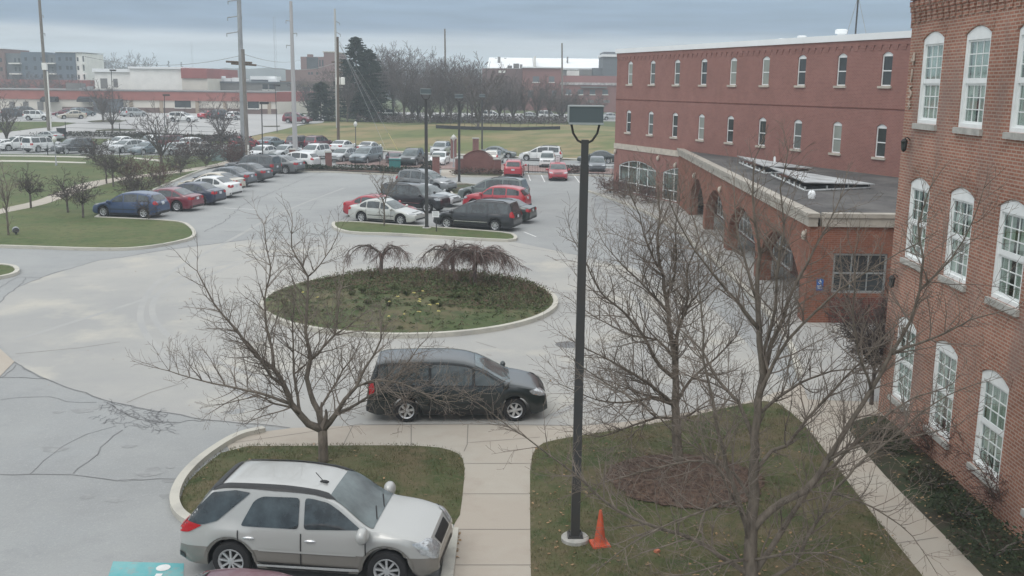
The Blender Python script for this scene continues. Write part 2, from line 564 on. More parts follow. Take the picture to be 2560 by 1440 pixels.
M['glass_lit'] = pmat('glass_lit', (0.13, 0.16, 0.17), .06, spec=.7, var=.4, scale=1.5)
M['glass_shield'] = pmat('glass_shield', (0.085, 0.108, 0.110), .06, spec=.55, var=.5, scale=1.6)
M['rim'] = pmat('rim', (0.55, 0.56, 0.57), .3, .6)
M['chrome'] = pmat('chrome', (0.75, 0.76, 0.77), .15, .9)
M['lens_clear'] = pmat('lens_clear', (0.60, 0.62, 0.63), .10, .5, col2=(0.34, 0.35, 0.36), scale=22)
M['lens_red'] = pmat('lens_red', (0.42, 0.012, 0.018), .15)
M['lens_amber'] = pmat('lens_amber', (0.60, 0.20, 0.03), .2)
M['plate'] = pmat('plate', (0.55, 0.57, 0.60), .5)
M['orange'] = pmat('orange', (0.58, 0.095, 0.035), .6, col2=(0.44, 0.075, 0.035), scale=5)
M['sign_blue'] = pmat('sign_blue', (0.02, 0.11, 0.36), .45)
M['sign_white'] = pmat('sign_white', (0.74, 0.76, 0.76), .5)
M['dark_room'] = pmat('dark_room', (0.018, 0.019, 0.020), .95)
M['curtain'] = pmat('curtain', (0.74, 0.73, 0.66), .9, var=.25, scale=7, stretch=(6, 6, .2))
M['pane_dark'] = pmat('pane_dark', (0.035, 0.042, 0.045), .10, spec=.6, var=.4, scale=.6)
M['pane_mid'] = pmat('pane_mid', (0.12, 0.135, 0.13), .25, spec=.5, var=.15, scale=.8)
M['pane_light'] = pmat('pane_light', (0.27, 0.29, 0.26), .35, spec=.4, var=.12, scale=.8)
M['glass'] = glass_mat('glass')
M['red_clad'] = pmat('red_clad', (0.30, 0.085, 0.075), .8, var=.08, scale=.4)
M['red_wall'] = pmat('red_wall', (0.33, 0.125, 0.105), .85, var=.10, scale=.4)
M['blue_wall'] = pmat('blue_wall', (0.105, 0.135, 0.175), .8, var=.06, scale=.3)
M['slate_wall'] = pmat('slate_wall', (0.13, 0.145, 0.16), .8, var=.06, scale=.3)
M['grey_wall'] = pmat('grey_wall', (0.19, 0.185, 0.18), .8, var=.1, scale=.5)
M['tan_wall'] = pmat('tan_wall', (0.36, 0.29, 0.22), .85, var=.1, scale=.4)
M['awning'] = pmat('awning', (0.025, 0.027, 0.030), .85)
M['teal_box'] = pmat('teal_box', (0.03, 0.20, 0.19), .6)
M['far_wood'] = pmat('far_wood', (0.085, 0.090, 0.088), .95, var=.4, scale=.05)

# ------------------------------------------------------------------ ground, roads, lawns
def fill2d(poly, g):
    """triangulate a 2-d polygon with an inner grid of spacing g"""
    pts, n = [], len(poly)
    for i in range(n):
        a, b = poly[i], poly[(i + 1) % n]
        d = math.hypot(b[0] - a[0], b[1] - a[1])
        k = max(1, int(d / g)) if g else 1
        for j in range(k):
            pts.append((a[0] + (b[0] - a[0]) * j / k, a[1] + (b[1] - a[1]) * j / k))
    m = len(pts)
    vs = [Vector(p) for p in pts]
    if g:
        x0, x1 = min(p[0] for p in pts), max(p[0] for p in pts)
        y0, y1 = min(p[1] for p in pts), max(p[1] for p in pts)
        x = x0 + g / 2
        while x < x1:
            y = y0 + g / 2
            while y < y1:
                vs.append(Vector((x + 1e-4 * math.sin(y * 7), y)))
                y += g
            x += g
    r = delaunay_2d_cdt(vs, [(i, (i + 1) % m) for i in range(m)], [list(range(m))], 1, 1e-5)
    fs = []
    for f in r[2]:
        a, b, c = [r[0][i] for i in f[:3]]
        fs.append(list(f) if (b - a).cross(c - a) > 0 else list(reversed(f)))
    return [tuple(v) for v in r[0]], fs

def sheet(name, poly, z, mat, g=0, kind="structure", hfun=None):
    v2, fs = fill2d(poly, g)
    mb = MB()
    mb.add([(x, y, (hfun(x, y) if hfun else terrain(x, y)) + z) for x, y in v2], fs)
    o = mb.build(name, mat, smooth=bool(hfun))
    return tag(o, kind=kind)

def G(pts):
    return [tuple(at(*p)[:2]) for p in pts]
def GT(pts):
    return [tuple(att(*p)[:2]) for p in pts]

def smooth_closed(pts, it=2):
    for _ in range(it):
        q = []
        n = len(pts)
        for i in range(n):
            a, b = pts[i], pts[(i + 1) % n]
            q.append((a[0] * .75 + b[0] * .25, a[1] * .75 + b[1] * .25))
            q.append((a[0] * .25 + b[0] * .75, a[1] * .25 + b[1] * .75))
        pts = q
    return pts
def smooth_open(pts, it=2):
    for _ in range(it):
        q = [pts[0]]
        for a, b in zip(pts, pts[1:]):
            q.append((a[0] * .75 + b[0] * .25, a[1] * .75 + b[1] * .25))
            q.append((a[0] * .25 + b[0] * .75, a[1] * .25 + b[1] * .75))
        q.append(pts[-1])
        pts = q
    return pts

def ribbon(mb, pts, w, z0, z1, closed=False, off=0.0):
    """a strip of width w along 2-d points, from z0 to z1 above the terrain (z0 None: a flat strip)"""
    n = len(pts)
    a_, b_ = [], []
    for i, p in enumerate(pts):
        q0 = pts[(i - 1) % n] if closed or i > 0 else p
        q1 = pts[(i + 1) % n] if closed or i < n - 1 else p
        t = Vector((q1[0] - q0[0], q1[1] - q0[1]))
        if t.length < 1e-9: t = Vector((1, 0))
        t.normalize()
        nn = Vector((-t.y, t.x))
        a_.append((p[0] + nn.x * (off + w / 2), p[1] + nn.y * (off + w / 2)))
        b_.append((p[0] + nn.x * (off - w / 2), p[1] + nn.y * (off - w / 2)))
    vs, fs = [], []
    for (ax, ay), (bx, by) in zip(a_, b_):
        ta, tb = terrain(ax, ay), terrain(bx, by)
        if z0 is None:
            vs += [(ax, ay, ta + z1), (bx, by, tb + z1)]
        else:
            vs += [(ax, ay, ta + z0), (ax, ay, ta + z1), (bx, by, tb + z1), (bx, by, tb + z0)]
    k = 2 if z0 is None else 4
    for i in range(n if closed else n - 1):
        j = (i + 1) % n
        if k == 2:
            fs.append((i * 2, i * 2 + 1, j * 2 + 1, j * 2))
        else:
            for c in range(3):
                fs.append((i * 4 + c, i * 4 + c + 1, j * 4 + c + 1, j * 4 + c))
    if k == 4 and not closed:
        fs += [(0, 3, 2, 1), ((n - 1) * 4, (n - 1) * 4 + 1, (n - 1) * 4 + 2, (n - 1) * 4 + 3)]
    mb.add(vs, fs)

def kerb(name, pts, closed=False, w=0.17, h=0.14, off=0.0, mat=None):
    mb = MB()
    ribbon(mb, pts, w, -0.02, h, closed, off)
    o = mb.build(name, mat or M['kerb'])
    fixnormals(o)
    return tag(o, kind="structure")

# the ground: one sheet to the horizon, level under the car parks and a couple of metres higher beyond the street
mb = MB()
gx = [-900, -600, -300, -200, -150] + [-120 + 4 * i for i in range(51)] + [100, 150, 300, 600, 900]
gy = [-60, 0, 40, 80, 100] + [104 + 3 * i for i in range(34)] + [230, 300, 420, 600, 800, 960]
vs = [(x, y, terrain(x, y) - 0.02) for y in gy for x in gx]
nx = len(gx)
mb.add(vs, [(j * nx + i, j * nx + i + 1, (j + 1) * nx + i + 1, (j + 1) * nx + i) for j in range(len(gy) - 1) for i in range(nx - 1)])
tag(mb.build("ground", M['grass'], smooth=True, angle=0), kind="structure")

sheet("parking_lot", [(-80, 4), (45, 4), (45, 103), (14, 116.4), (-8.3, 124.9), (-24, 134.3), (-37, 142.0), (-58, 138), (-90, 136)], 0.0, M['asphalt'], 8)
DR = [(-40, 792), (0, 757), (17, 738), (46, 717), (104, 694), (179, 671), (250, 650), (308, 643), (420, 625), (620, 600), (830, 592), (1060, 594), (1290, 606), (1450, 640), (1560, 665), (1700, 715),
      (1790, 780), (1860, 850), (1930, 930), (2030, 1000), (1990, 1030), (1850, 1050), (1700, 1062), (1500, 1085), (1450, 1090), (1160, 1080), (900, 1078), (730, 1072), (604, 1058), (517, 1050), (417, 1032), (308, 1011), (254, 998), (187, 975), (117, 948), (54, 915), (35, 904), (0, 862), (-60, 800)]
sheet("driveway", G(DR), 0.004, M['concrete'])
sheet("wet_asphalt_patch", smooth_closed(G([(1480, 470), (1525, 482), (1560, 520), (1640, 548), (1700, 580), (1760, 640), (1800, 700), (1760, 716), (1690, 690), (1640, 660), (1560, 640), (1500, 610), (1530, 585), (1490, 545)])), 0.008, M['wet'])
SW = [(566, 1112), (600, 1093), (660, 1080), (730, 1071), (900, 1064), (1160, 1062), (1300, 1064), (1450, 1066), (1560, 1056), (1700, 1036), (1850, 1010), (1930, 985), (2010, 960), (2200, 960), (2600, 1000), (2900, 1600), (1105, 1600), (1120, 1440), (1128, 1340), (1140, 1300), (1140, 1200), (600, 1180)]
sheet("sidewalk", G(SW), 0.012, M['sidewalk'])
sheet("corner_sidewalk", G([(-500, 640), (-120, 812), (0, 872), (36, 905), (0, 942), (-80, 1010), (-700, 1300)]), 0.016, M['sidewalk'])
WS = [(1471, 480), (1560, 510), (1640, 545), (1690, 578), (1757, 630), (1826, 690), (1900, 762), (1973, 855), (2000, 945), (2020, 1000)]
wsp = G(WS)
sheet("arcade_pavement", wsp + [(10.2, 27.0), (18.5, 28), (19.5, 60), (16, 84), (9.0, 84)], 0.0, M['concrete'], 1.5, hfun=lambda x, y: .02 + .12 * max(0, min(1, (y - 28) / 6)))
kerb("arcade_kerb", smooth_open(wsp[:-1]), w=0.2, h=0.145)
# lawns beside the walk, a hand's breadth above the concrete
def raised(name, poly, h, mat, g=0.5, crown=0.0):
    v2, fs = fill2d(poly, g)
    mb = MB()
    n = len(poly)
    vs = []
    for x, y in v2:
        d = min(((x - a[0] - (b[0] - a[0]) * max(0, min(1, ((x - a[0]) * (b[0] - a[0]) + (y - a[1]) * (b[1] - a[1])) / max(1e-9, (b[0] - a[0]) ** 2 + (b[1] - a[1]) ** 2)))) ** 2 +
                 (y - a[1] - (b[1] - a[1]) * max(0, min(1, ((x - a[0]) * (b[0] - a[0]) + (y - a[1]) * (b[1] - a[1])) / max(1e-9, (b[0] - a[0]) ** 2 + (b[1] - a[1]) ** 2)))) ** 2) for a, b in zip(poly, poly[1:] + poly[:1])) ** .5
        z = h * min(1, d / 0.10) + crown * (1 - math.exp(-d / 1.6)) + (noise.noise((x * 1.3, y * 1.3, 0)) * .02 if d > .2 else 0)
        vs.append((x, y, terrain(x, y) + 0.016 + z))
    mb.add(vs, fs)
    o = mb.build(name, mat, smooth=True, angle=0)
    return tag(o, kind="structure")
L1 = smooth_closed(G([(575, 1116), (760, 1116), (960, 1114), (1085, 1117), (1140, 1130), (1163, 1155), (1158, 1230), (1147, 1310), (1100, 1318), (900, 1322), (600, 1318), (500, 1308), (456, 1278), (448, 1245), (480, 1190)]), 1)
raised("lawn", L1, .05, M['lawn_worn'])
kerb("kerb", smooth_open(G([(1132, 1330), (800, 1338), (520, 1330), (455, 1300), (436, 1268), (438, 1238), (458, 1198), (500, 1155), (556, 1116), (600, 1092), (660, 1079)])), h=.13, w=.2)
kerb("kerb", G([(1110, 1500), (1122, 1420), (1128, 1370), (1133, 1330)]), h=.10, w=.22)
L2 = smooth_closed(G([(1328, 1500), (1325, 1300), (1325, 1150), (1345, 1112), (1400, 1098), (1500, 1083), (1700, 1048), (1850, 1012), (1930, 1000), (1990, 1040), (2050, 1110), (2130, 1220), (2200, 1310), (2290, 1420), (2350, 1500)]), 1)
raised("lawn", L2, .05, M['lawn_worn'])
MU = [(3.95 + 1.75 * math.cos(a) * (1 + .05 * math.sin(5 * a) + rnd.uniform(-.05, .05)), 21.0 + 1.55 * math.sin(a) * (1 + rnd.uniform(-.05, .05))) for a in [2 * math.pi * i / 60 for i in range(60)]]
sheet("mulch_ring", MU, 0.0, M['mulch'], .3, hfun=lambda x, y: .088 + .10 * max(0, 1 - ((x - 3.95) / 1.75) ** 2 - ((y - 21) / 1.55) ** 2))
B1 = smooth_closed(G([(2112, 1062), (2180, 1040), (2215, 1040), (2420, 1220), (2620, 1400), (2750, 1600), (2560, 1560), (2440, 1420), (2330, 1310), (2230, 1210), (2160, 1130)]), 1)
raised("planting_bed", B1, .05, M['bed_dark'], .5)
# round bed
RC, RR = Vector((-4.15, 39.65)), 5.95
circ = lambda r, n=64: [(RC.x + r * math.cos(2 * math.pi * i / n), RC.y + r * math.sin(2 * math.pi * i / n)) for i in range(n)]
kerb("round_kerb", circ(RR), True, w=.20, h=.17)
def mound(x, y):
    d = math.hypot(x - RC.x, y - RC.y) / RR
    return 0.15 + 0.28 * max(0, 1 - d * d) + noise.noise((x * 1.1, y * 1.1, 3.0)) * .03
sheet("round_lawn", circ(RR - .09), 0.0, layers('round_grass', (0.072, 0.096, 0.036), [((0.125, 0.105, 0.058), 0.5, .42, .60, one, .85), ((0.042, 0.066, 0.024), 1.2, .48, .64, one, .8), ((0.15, 0.115, 0.075), 4, .55, .72, one, .6)], bump=.8, bscale=30), .5, hfun=mound)
# islands and the lawn past the drive
LW = [(-700, 606), (-60, 618), (0, 619), (128, 623), (220, 626), (300, 627), (360, 623), (425, 613), (475, 601), (487, 592), (484, 580), (472, 568), (460, 561), (430, 556), (340, 551), (240, 547)]
kp = smooth_open(G(LW), 1)
kerb("kerb", kp, h=.15, w=.2)
lwp = kp + G([(285, 520), (400, 470), (470, 440), (545, 412), (605, 394), (400, 391), (230, 389), (0, 387), (-600, 383)])
sheet("lawn", lwp, .11, M['grass'], 3)
kerb("kerb", G([(240, 547), (285, 520), (400, 470), (470, 440), (545, 412), (605, 394)]), h=.15, w=.18)
sheet("footpath", smooth_open(G([(-200, 582), (-80, 548), (0, 526), (85, 508), (150, 482), (205, 460), (300, 446), (400, 434), (480, 424), (570, 406)]), 1) + list(reversed(smooth_open(G([(-200, 597), (-80, 562), (0, 538), (95, 520), (165, 497), (230, 472), (310, 452), (400, 441), (480, 431), (575, 413)]), 1))), .115, M['sidewalk'])
for q in ([(-600, 386), (100, 391), (235, 394), (235, 397), (100, 394), (-600, 389)], [(-600, 396), (100, 404), (215, 408), (215, 411), (100, 408), (-600, 400)], [(335, 396), (405, 402), (405, 407), (335, 399)]):
    sheet("footpath", G(q), .119, M['kerb'])
LI = smooth_closed(G([(-500, 662), (-60, 666), (0, 666), (35, 670), (46, 680), (36, 690), (0, 698), (-60, 708), (-500, 735)]), 1)
kerb("kerb", LI, True, h=.15, w=.2)
sheet("lawn", LI, .11, M['grass'], 2)
MI = smooth_closed(G([(836, 558), (900, 559), (963, 564), (1081, 572), (1180, 579), (1277, 587), (1291, 597), (1284, 605), (1223, 603), (1086, 595), (977, 588), (881, 586), (842, 577), (832, 567)]), 1)
kerb("kerb", MI, True, h=.15, w=.2)
sheet("lawn", MI, .11, M['grass'], 2)
# small painted/planted island further back, kerb triangle
TI = G([(1104, 466), (1112, 462), (1165, 462), (1190, 468), (1180, 480), (1150, 487), (1132, 487), (1135, 490)])
sheet("lawn", G([(1112, 463), (1165, 462), (1205, 466), (1180, 480), (1140, 488)]), .10, M['bed'])
kerb("kerb", G([(1205, 466), (1165, 461), (1112, 463), (1132, 488), (1150, 489)]), h=.14, w=.16)
# far edge of the car park, street pavements, entrance path
kerb("kerb", G([(600, 431), (820, 431), (950, 437), (1085, 446), (1100, 440)]), h=.15, w=.2)
sheet("planting_bed", G([(600, 428), (820, 428), (950, 434), (1085, 443), (1100, 430), (950, 423), (820, 419), (600, 419)]), .12, M['mulch'], 2)
sheet("entrance_path", G([(1100, 444), (1140, 444), (1135, 420), (1105, 420)]), .02, M['sidewalk'])
BI = G([(1130, 436), (1135, 441), (1180, 443), (1255, 444), (1260, 436), (1258, 428), (1140, 428)])
kerb("kerb", BI, True, h=.15, w=.18)
sheet("planting_bed", BI, .12, M['bed'], 2)
kerb("kerb", G([(1310, 436), (1420, 439), (1540, 442)]), h=.15, w=.2)
sheet("street_pavement", G([(840, 412), (950, 418), (1090, 424), (1140, 424), (1540, 437), (1540, 424), (1300, 415), (1100, 405), (950, 400), (840, 397)]), .09, pmat('pink_paving', (0.27, 0.185, 0.165), .9, var=.15, scale=2), 3)
kerb("street_kerb", GT([(655, 362), (760, 369), (850, 374), (960, 380), (1060, 385), (1120, 388), (1220, 393), (1300, 396), (1420, 400), (1545, 406)]), h=.16, w=.3)
sheet("street_walk", GT([(800, 370), (960, 377.5), (1120, 385), (1300, 393), (1545, 402), (1545, 405), (1300, 396), (1120, 388), (960, 380), (800, 373)]), .10, M['kerb'], 4)
fieldp = GT([(655, 359), (760, 366), (850, 371), (960, 377), (1120, 384.5), (1300, 392), (1560, 402)])
fieldp += [(16, 135), (16, 160), (10, 168), (-8, 168)] + GT([(1000, 314), (880, 303), (812, 308), (700, 327), (617, 345)])
sheet("field", fieldp, .03, M['field'], 3)
sheet("car_park", GT([(-120, 348), (240, 347), (480, 347), (617, 343), (700, 326), (807, 307), (815, 298)]) + [(-34, 207), (-140, 207)], .02, M['lot_far'], 5)
sheet("lawn", GT([(-120, 307), (0, 305), (120, 305), (190, 308), (150, 317), (90, 322), (30, 330), (-120, 345)]), .05, M['grass'], 4)
for q in ([(218, 304), (260, 300), (320, 302), (300, 306), (230, 306)], [(240, 326), (290, 323), (340, 325), (340, 328), (240, 328)], [(655, 316), (700, 315), (700, 318), (660, 318)]):
    sheet("lawn", GT(q), .06, M['bed'])
# cracks, joints and paint
CR = MB()
def crack(pts, w=.03, jit=.12, o=(0, 0), s=1.0):
    g = G([(o[0] + x / s, o[1] + y / s) for x, y in pts])
    q = [g[0]]
    for a, b in zip(g, g[1:]):
        d = math.hypot(b[0] - a[0], b[1] - a[1])
        k = max(2, int(d / .35))
        for j in range(1, k + 1):
            t = j / k
            jj = jit if j < k else 0
            q.append((a[0] + (b[0] - a[0]) * t + rnd.uniform(-1, 1) * jj * .5, a[1] + (b[1] - a[1]) * t + rnd.uniform(-1, 1) * jj * .5))
    n = len(q)
    ribbon(CR, q, w, None, .009)
C0 = dict(o=(0, 640), s=2.4)
crack([(85, 635), (130, 660), (280, 740), (450, 805), (610, 860), (740, 890), (830, 912), (1000, 940), (1240, 985), (1450, 1005), (1740, 1032)], .05, .1, **C0)
crack([(0, 730), (150, 730), (280, 738)], .035, **C0)
crack([(95, 655), (40, 705), (0, 732)], .03, **C0)
crack([(0, 1312), (190, 1310), (430, 1313), (600, 1335), (700, 1350), (850, 1345), (1060, 1340)], .03, **C0)
crack([(735, 1045), (650, 1110), (530, 1235), (440, 1305)], .03, **C0)
crack([(640, 880), (700, 920), (830, 980), (960, 995), (1080, 1000), (1160, 985), (1230, 990)], .035, **C0)
crack([(0, 865), (150, 848), (300, 845), (400, 875), (580, 880)], .02, **C0)
crack([(380, 1140), (260, 1230), (180, 1310)], .018, **C0)
crack([(380, 1140), (520, 1070), (700, 1020)], .016, **C0)
crack([(0, 280), (40, 235), (110, 185), (250, 130), (330, 100), (430, 75), (600, 25), (740, 8), (1000, -38), (1480, -97)], .045, .1, **C0)
crack([(0, 190), (60, 150), (110, 128), (250, 130)], .03, **C0)
crack([(150, 130), (140, 160), (110, 185)], .03, **C0)
crack([(1450, 1005), (1500, 1065)], .04, **C0)
crack([(1500, 1065), (1370, 1098), (1310, 1150)], .05, **C0)
CRM, CR = CR, MB()
for i in range(110):                                       # crazed patch beside the joint
    x, y = rnd.uniform(590, 1010), 0
    y = 890 + (x - 590) * .21 + rnd.uniform(-25, 85)
    a = rnd.uniform(0, 6.28)
    p = [(x, y)]
    for k in range(3):
        a += rnd.uniform(-.9, .9)
        p.append((p[-1][0] + 26 * math.cos(a), p[-1][1] + 12 * math.sin(a)))
    crack(p, .014, .03, **C0)
tag(CR.build("pavement_cracks", pmat('crack_fine', (0.19, 0.19, 0.195), .95)), kind="structure")
CR = CRM
C1 = dict(o=(560, 320), s=5.12)
crack([(1330, 540), (1000, 660), (480, 880), (220, 1000), (0, 1200), (-250, 1330)], .05, .2, **C1)
crack([(1600, 1095), (1470, 1200), (1350, 1290), (1180, 1390)], .05, .15, **C1)
crack([(700, 870), (1100, 890), (1560, 910)], .035, .2, **C1)
crack([(520, 1035), (800, 1035), (1100, 1050)], .03, .2, **C1)
crack([(1100, 1050), (1180, 930)], .03, .1, **C1)
crack([(700, 730), (900, 760), (1300, 720)], .03, .2, **C1)
crack([(1560, 800), (1900, 870)], .03, .2, **C1)
crack([(0, 1330), (500, 1330), (1000, 1345), (1380, 1385)], .06, .1, **C1)
C2 = dict(o=(840, 330), s=3.657)
crack([(1580, 1030), (1700, 1060), (1900, 1085), (2260, 1130), (2420, 1170)], .05, .1, **C2)
crack([(1740, 800), (1900, 720), (2200, 690)], .03, .2, **C2)
crack([(1700, 500), (1900, 520), (2200, 500)], .03, .2, **C2)
crack([(1800, 600), (2100, 560)], .03, .2, **C2)
tag(CR.build("pavement_cracks", M['crack']), kind="structure")
JT = MB()
def joint(pts, w=.025, z=.016):
    ribbon(JT, G(pts), w, None, z)
for a in ([(1028, 1062), (1028, 1113)], [(1170, 1062), (1168, 1112), (1160, 1130)], [(882, 1066), (858, 1114)], [(1170, 1108), (1350, 1094)], [(1160, 1160), (1326, 1160)], [(1155, 1236), (1326, 1236)], [(1140, 1325), (1326, 1325)], [(1122, 1414), (1328, 1414)],
          [(2128, 1120), (2065, 1120)], [(2190, 1190), (2120, 1202)], [(2260, 1262), (2180, 1278)], [(2345, 1345), (2240, 1360)], [(566, 1111), (900, 1063), (1160, 1061), (1450, 1065), (1700, 1035), (1850, 1009)]):
    joint(a)
for a in ([(317, 1007), (375, 982), (460, 957)], [(40, 885), (200, 870), (300, 855)], [(650, 700), (420, 690)], [(1392, 790), (1600, 800)], [(860, 860), (820, 1060)], [(1190, 855), (1240, 870)]):
    joint(a, .02, .010)
TM = MB()
TMK = 0
for pts in ([(860, 470), (700, 530), (560, 610), (400, 690), (345, 770), (360, 840), (450, 920), (620, 990), (760, 1040)], [(830, 620), (600, 650), (440, 690), (370, 760), (400, 830), (520, 900), (700, 960)], [(40, 850), (200, 800), (420, 730), (640, 640), (840, 605)], [(1440, 1000), (1600, 930), (1700, 830), (1680, 720), (1560, 660)], [(1380, 1040), (1560, 960), (1640, 850), (1600, 740), (1480, 670)]):
    ribbon(TM, smooth_open(G(pts), 3), .24, None, .0055 + .0007 * TMK)
    TMK += 1
tag(TM.build("tyre_marks", layers('tyre_mark', (0.375, 0.37, 0.352), [((0.335, 0.335, 0.328), 0.5, .40, .60, one, .9)], bump=.1)), kind="structure")
tag(JT.build("pavement_joints", M['joint']), kind="structure")
mh = at(1420, 862)
m = MB()
m.lathe([(0, .012), (.40, .012), (.44, .006)], 26, c=(mh.x, mh.y, 0))
t_ = m.build("manhole_cover", pmat('cast_iron', (.15, .15, .15), .6, .3, var=.3, scale=9))
tag(t_, "round iron manhole cover in the drive behind the stopped minivan", "manhole")
OS = MB()
for k in range(34):
    if k < 20: c_ = at(rnd.uniform(60, 760), rnd.uniform(960, 1420))
    else: c_ = at(rnd.uniform(500, 1400), rnd.uniform(455, 560))
    if not (c_.x < -5.4 or c_.y > 40): continue
    rr_ = rnd.uniform(.08, .34)
    OS.add([(c_.x + rr_ * (1 + .35 * math.sin(3 * a + k)) * math.cos(a), c_.y + rr_ * (.8 + .3 * math.cos(2 * a + k)) * math.sin(a), .0042 + .0001 * k) for a in [6.283 * i / 14 for i in range(14)]], [tuple(range(14))])
tag(OS.build("oil_stains", layers('oil_stain', (0.25, 0.253, 0.25), [((0.31, 0.315, 0.31), 3, .42, .6, one, .9)], bump=.2)), kind="structure")
# accessible bay: a painted rectangle with the wheelchair figure
HB = G([(283, 1404), (460, 1409), (455, 1520), (245, 1520)])
sheet("bay_marking", HB, .006, M['paint_teal'])
c0 = at(368, 1478)
mbp = MB()
ribbon(mbp, [(c0.x + .02 + .36 * math.cos(R_(a)), c0.y - .25 + .36 * math.sin(R_(a))) for a in range(150, 395, 15)], .11, None, .010)
ribbon(mbp, [(c0.x + .0, c0.y + .62), (c0.x + .02, c0.y + .05), (c0.x + .40, c0.y + .02), (c0.x + .52, c0.y - .36)], .12, None, .011)
ribbon(mbp, [(c0.x + .01, c0.y + .38), (c0.x + .36, c0.y + .36)], .10, None, .012)
mbp.add([(c0.x - .01 + .13 * math.cos(R_(a)), c0.y + .84 + .13 * math.sin(R_(a)), .013) for a in range(0, 360, 30)], [tuple(range(12))])
tag(mbp.build("bay_symbol", M['paint_white']), kind="structure")
# stall lines in the car park
LN = MB()
for a, b in [((905, 512), (870, 536)), ((1310, 580), (1340, 592)), ((1245, 430), (1242, 440)), ((1318, 430), (1326, 452)), ((1350, 431), (1362, 455)), ((1430, 432), (1450, 458)), ((560, 520), (640, 524)), ((1320, 520), (1345, 523))]:
    ribbon(LN, G([a, b]), .1, None, .008)
tag(LN.build("stall_markings", M['paint_white']), kind="structure")

# ------------------------------------------------------------------ the brick building beside the walk
def arch_loop(x0, x1, z0, zs, rise, n=10):
    """rectangle with a segmental arch on top, counter-clockwise"""
    c = (x1 - x0) / 2
    p = [(x0, z0), (x1, z0)]
    for i in range(n + 1):
        t = i / n
        x = x1 + (x0 - x1) * t
        u = (x - (x0 + c)) / c
        p.append((x, zs + rise * (1 - u * u)))
    return p

def shrink(loop, x0, x1, z0, zs, d):
    w0, w1 = x0, x1
    cx = (x0 + x1) / 2
    k = (x1 - x0 - 2 * d) / (x1 - x0)
    zm = z0
    H = max(q[1] for q in loop) - z0
    return [(cx + (x - cx) * k, z0 + d + (z - z0) * (H - 2 * d) / H) for x, z in loop]

def sash_window(parent, x0, x1, z0, z1, rise, y, cols=3, rows=3, fw=.11, curtain=True, seed=0):
    """white double-hung window with glazing bars set back in its opening"""
    r = random.Random(seed)
    lp = arch_loop(x0, x1, z0, z1 - rise, rise)
    fr = MB()
    zt = z1 - rise - .02
    a0, a1, b0, b1 = x0 + fw, x1 - fw, z0 + .09, zt - .10
    inner = [(a0, b0), (a1, b0), (a1, b1), (a0, b1)]
    fr.wall(lp, [inner], y - .02, y + .09)
    mid = (b0 + b1) / 2
    fr.b2(a0, a1, y + .012, y + .06, mid - .03, mid + .03)
    for (s0, s1, yy) in ((mid + .03, b1, y + .012), (b0, mid - .03, y + .045)):
        fr.b2(a0, a0 + .055, yy, yy + .03, s0, s1)
        fr.b2(a1 - .055, a1, yy, yy + .03, s0, s1)
        fr.b2(a0 + .055, a1 - .055, yy, yy + .03, s0, s0 + .055)
        fr.b2(a0 + .055, a1 - .055, yy, yy + .03, s1 - .045, s1)
        for k in range(1, cols):
            x = a0 + .055 + (a1 - a0 - .11) * k / cols
            fr.b2(x - .011, x + .011, yy + .006, yy + .024, s0 + .055, s1 - .045)
        for k in range(1, rows):
            z = s0 + .055 + (s1 - s0 - .1) * k / rows
            fr.b2(a0 + .055, a1 - .055, yy + .008, yy + .022, z - .011, z + .011)
    w_ = fr.build("window", M['white'], parent)
    g = MB()
    g.b2(a0 + .02, a1 - .02, y + .0655, y + .070, b0 + .02, mid)
    g.b2(a0 + .02, a1 - .02, y + .0305, y + .035, mid, b1 - .02)
    g.build("pane", M['glass'], w_)
    s = MB()
    s.b2(x0 - .06, x1 + .06, y - .12, y + .10, z0 - .14, z0 - .002)
    s.build("sill", M['stone_grey'], w_)
    if curtain:
        cu = MB()
        for (c0, c1) in ((a0, a0 + (a1 - a0) * r.uniform(.30, .50)), (a1 - (a1 - a0) * r.uniform(.40, .52), a1)):
            n = 12
            vs = []
            for i in range(n + 1):
                x = c0 + (c1 - c0) * i / n
                yy = y + .11 + .022 * math.sin(i * 2.1)
                vs += [(x, yy, b0), (x, yy, b1)]
            cu.add(vs, [(2 * i, 2 * i + 2, 2 * i + 3, 2 * i + 1) for i in range(n)])
        cu.build("curtain", M['curtain'], w_, smooth=True, angle=0)
    return w_

HB_ = R_(.76)
c415 = at(2195, 1025)
b415 = thing("brick_building", (c415.x, c415.y, 0), math.atan2(-math.cos(HB_), -math.sin(HB_)),
             "three storey orange brick building with tall white windows and number 415", "building")
XL, ZT = 19.0, 11.5
holes, wins = [], []
for i in range(7):
    x0 = .84 + 2.45 * i
    for (z0, z1) in ((.72, 2.98), (4.46, 6.58), (7.92, 10.14)):
        holes.append(arch_loop(x0, x0 + 1.26, z0, z1 - .17, .17))
        wins.append((x0, x0 + 1.26, z0, z1))
mb = MB()
mb.wall([(0, 0), (XL, 0), (XL, ZT), (0, ZT)], holes, 0, .28)
wl = mb.build("facade", M['brick415'], b415)
fixnormals(wl)
mb = MB()
mb.b2(0, XL, .285, 14, 0, .02)
mb.b2(0, .3, .281, 14, 0, ZT)
mb.b2(XL - .3, XL, .281, 14, 0, ZT)
mb.b2(.301, XL - .301, 13.7, 14, 0, ZT)
mb.build("side_wall", M['brick415'], b415)
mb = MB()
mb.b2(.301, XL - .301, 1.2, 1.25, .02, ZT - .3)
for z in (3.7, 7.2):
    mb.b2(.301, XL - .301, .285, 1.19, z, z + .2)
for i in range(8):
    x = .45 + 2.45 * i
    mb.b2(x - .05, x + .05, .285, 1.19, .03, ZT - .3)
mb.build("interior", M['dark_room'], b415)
mb = MB()
mb.b2(-.10, XL + .1, -.16, 14.05, ZT, ZT + .14)
mb.build("roof", M['stone_grey'], b415)
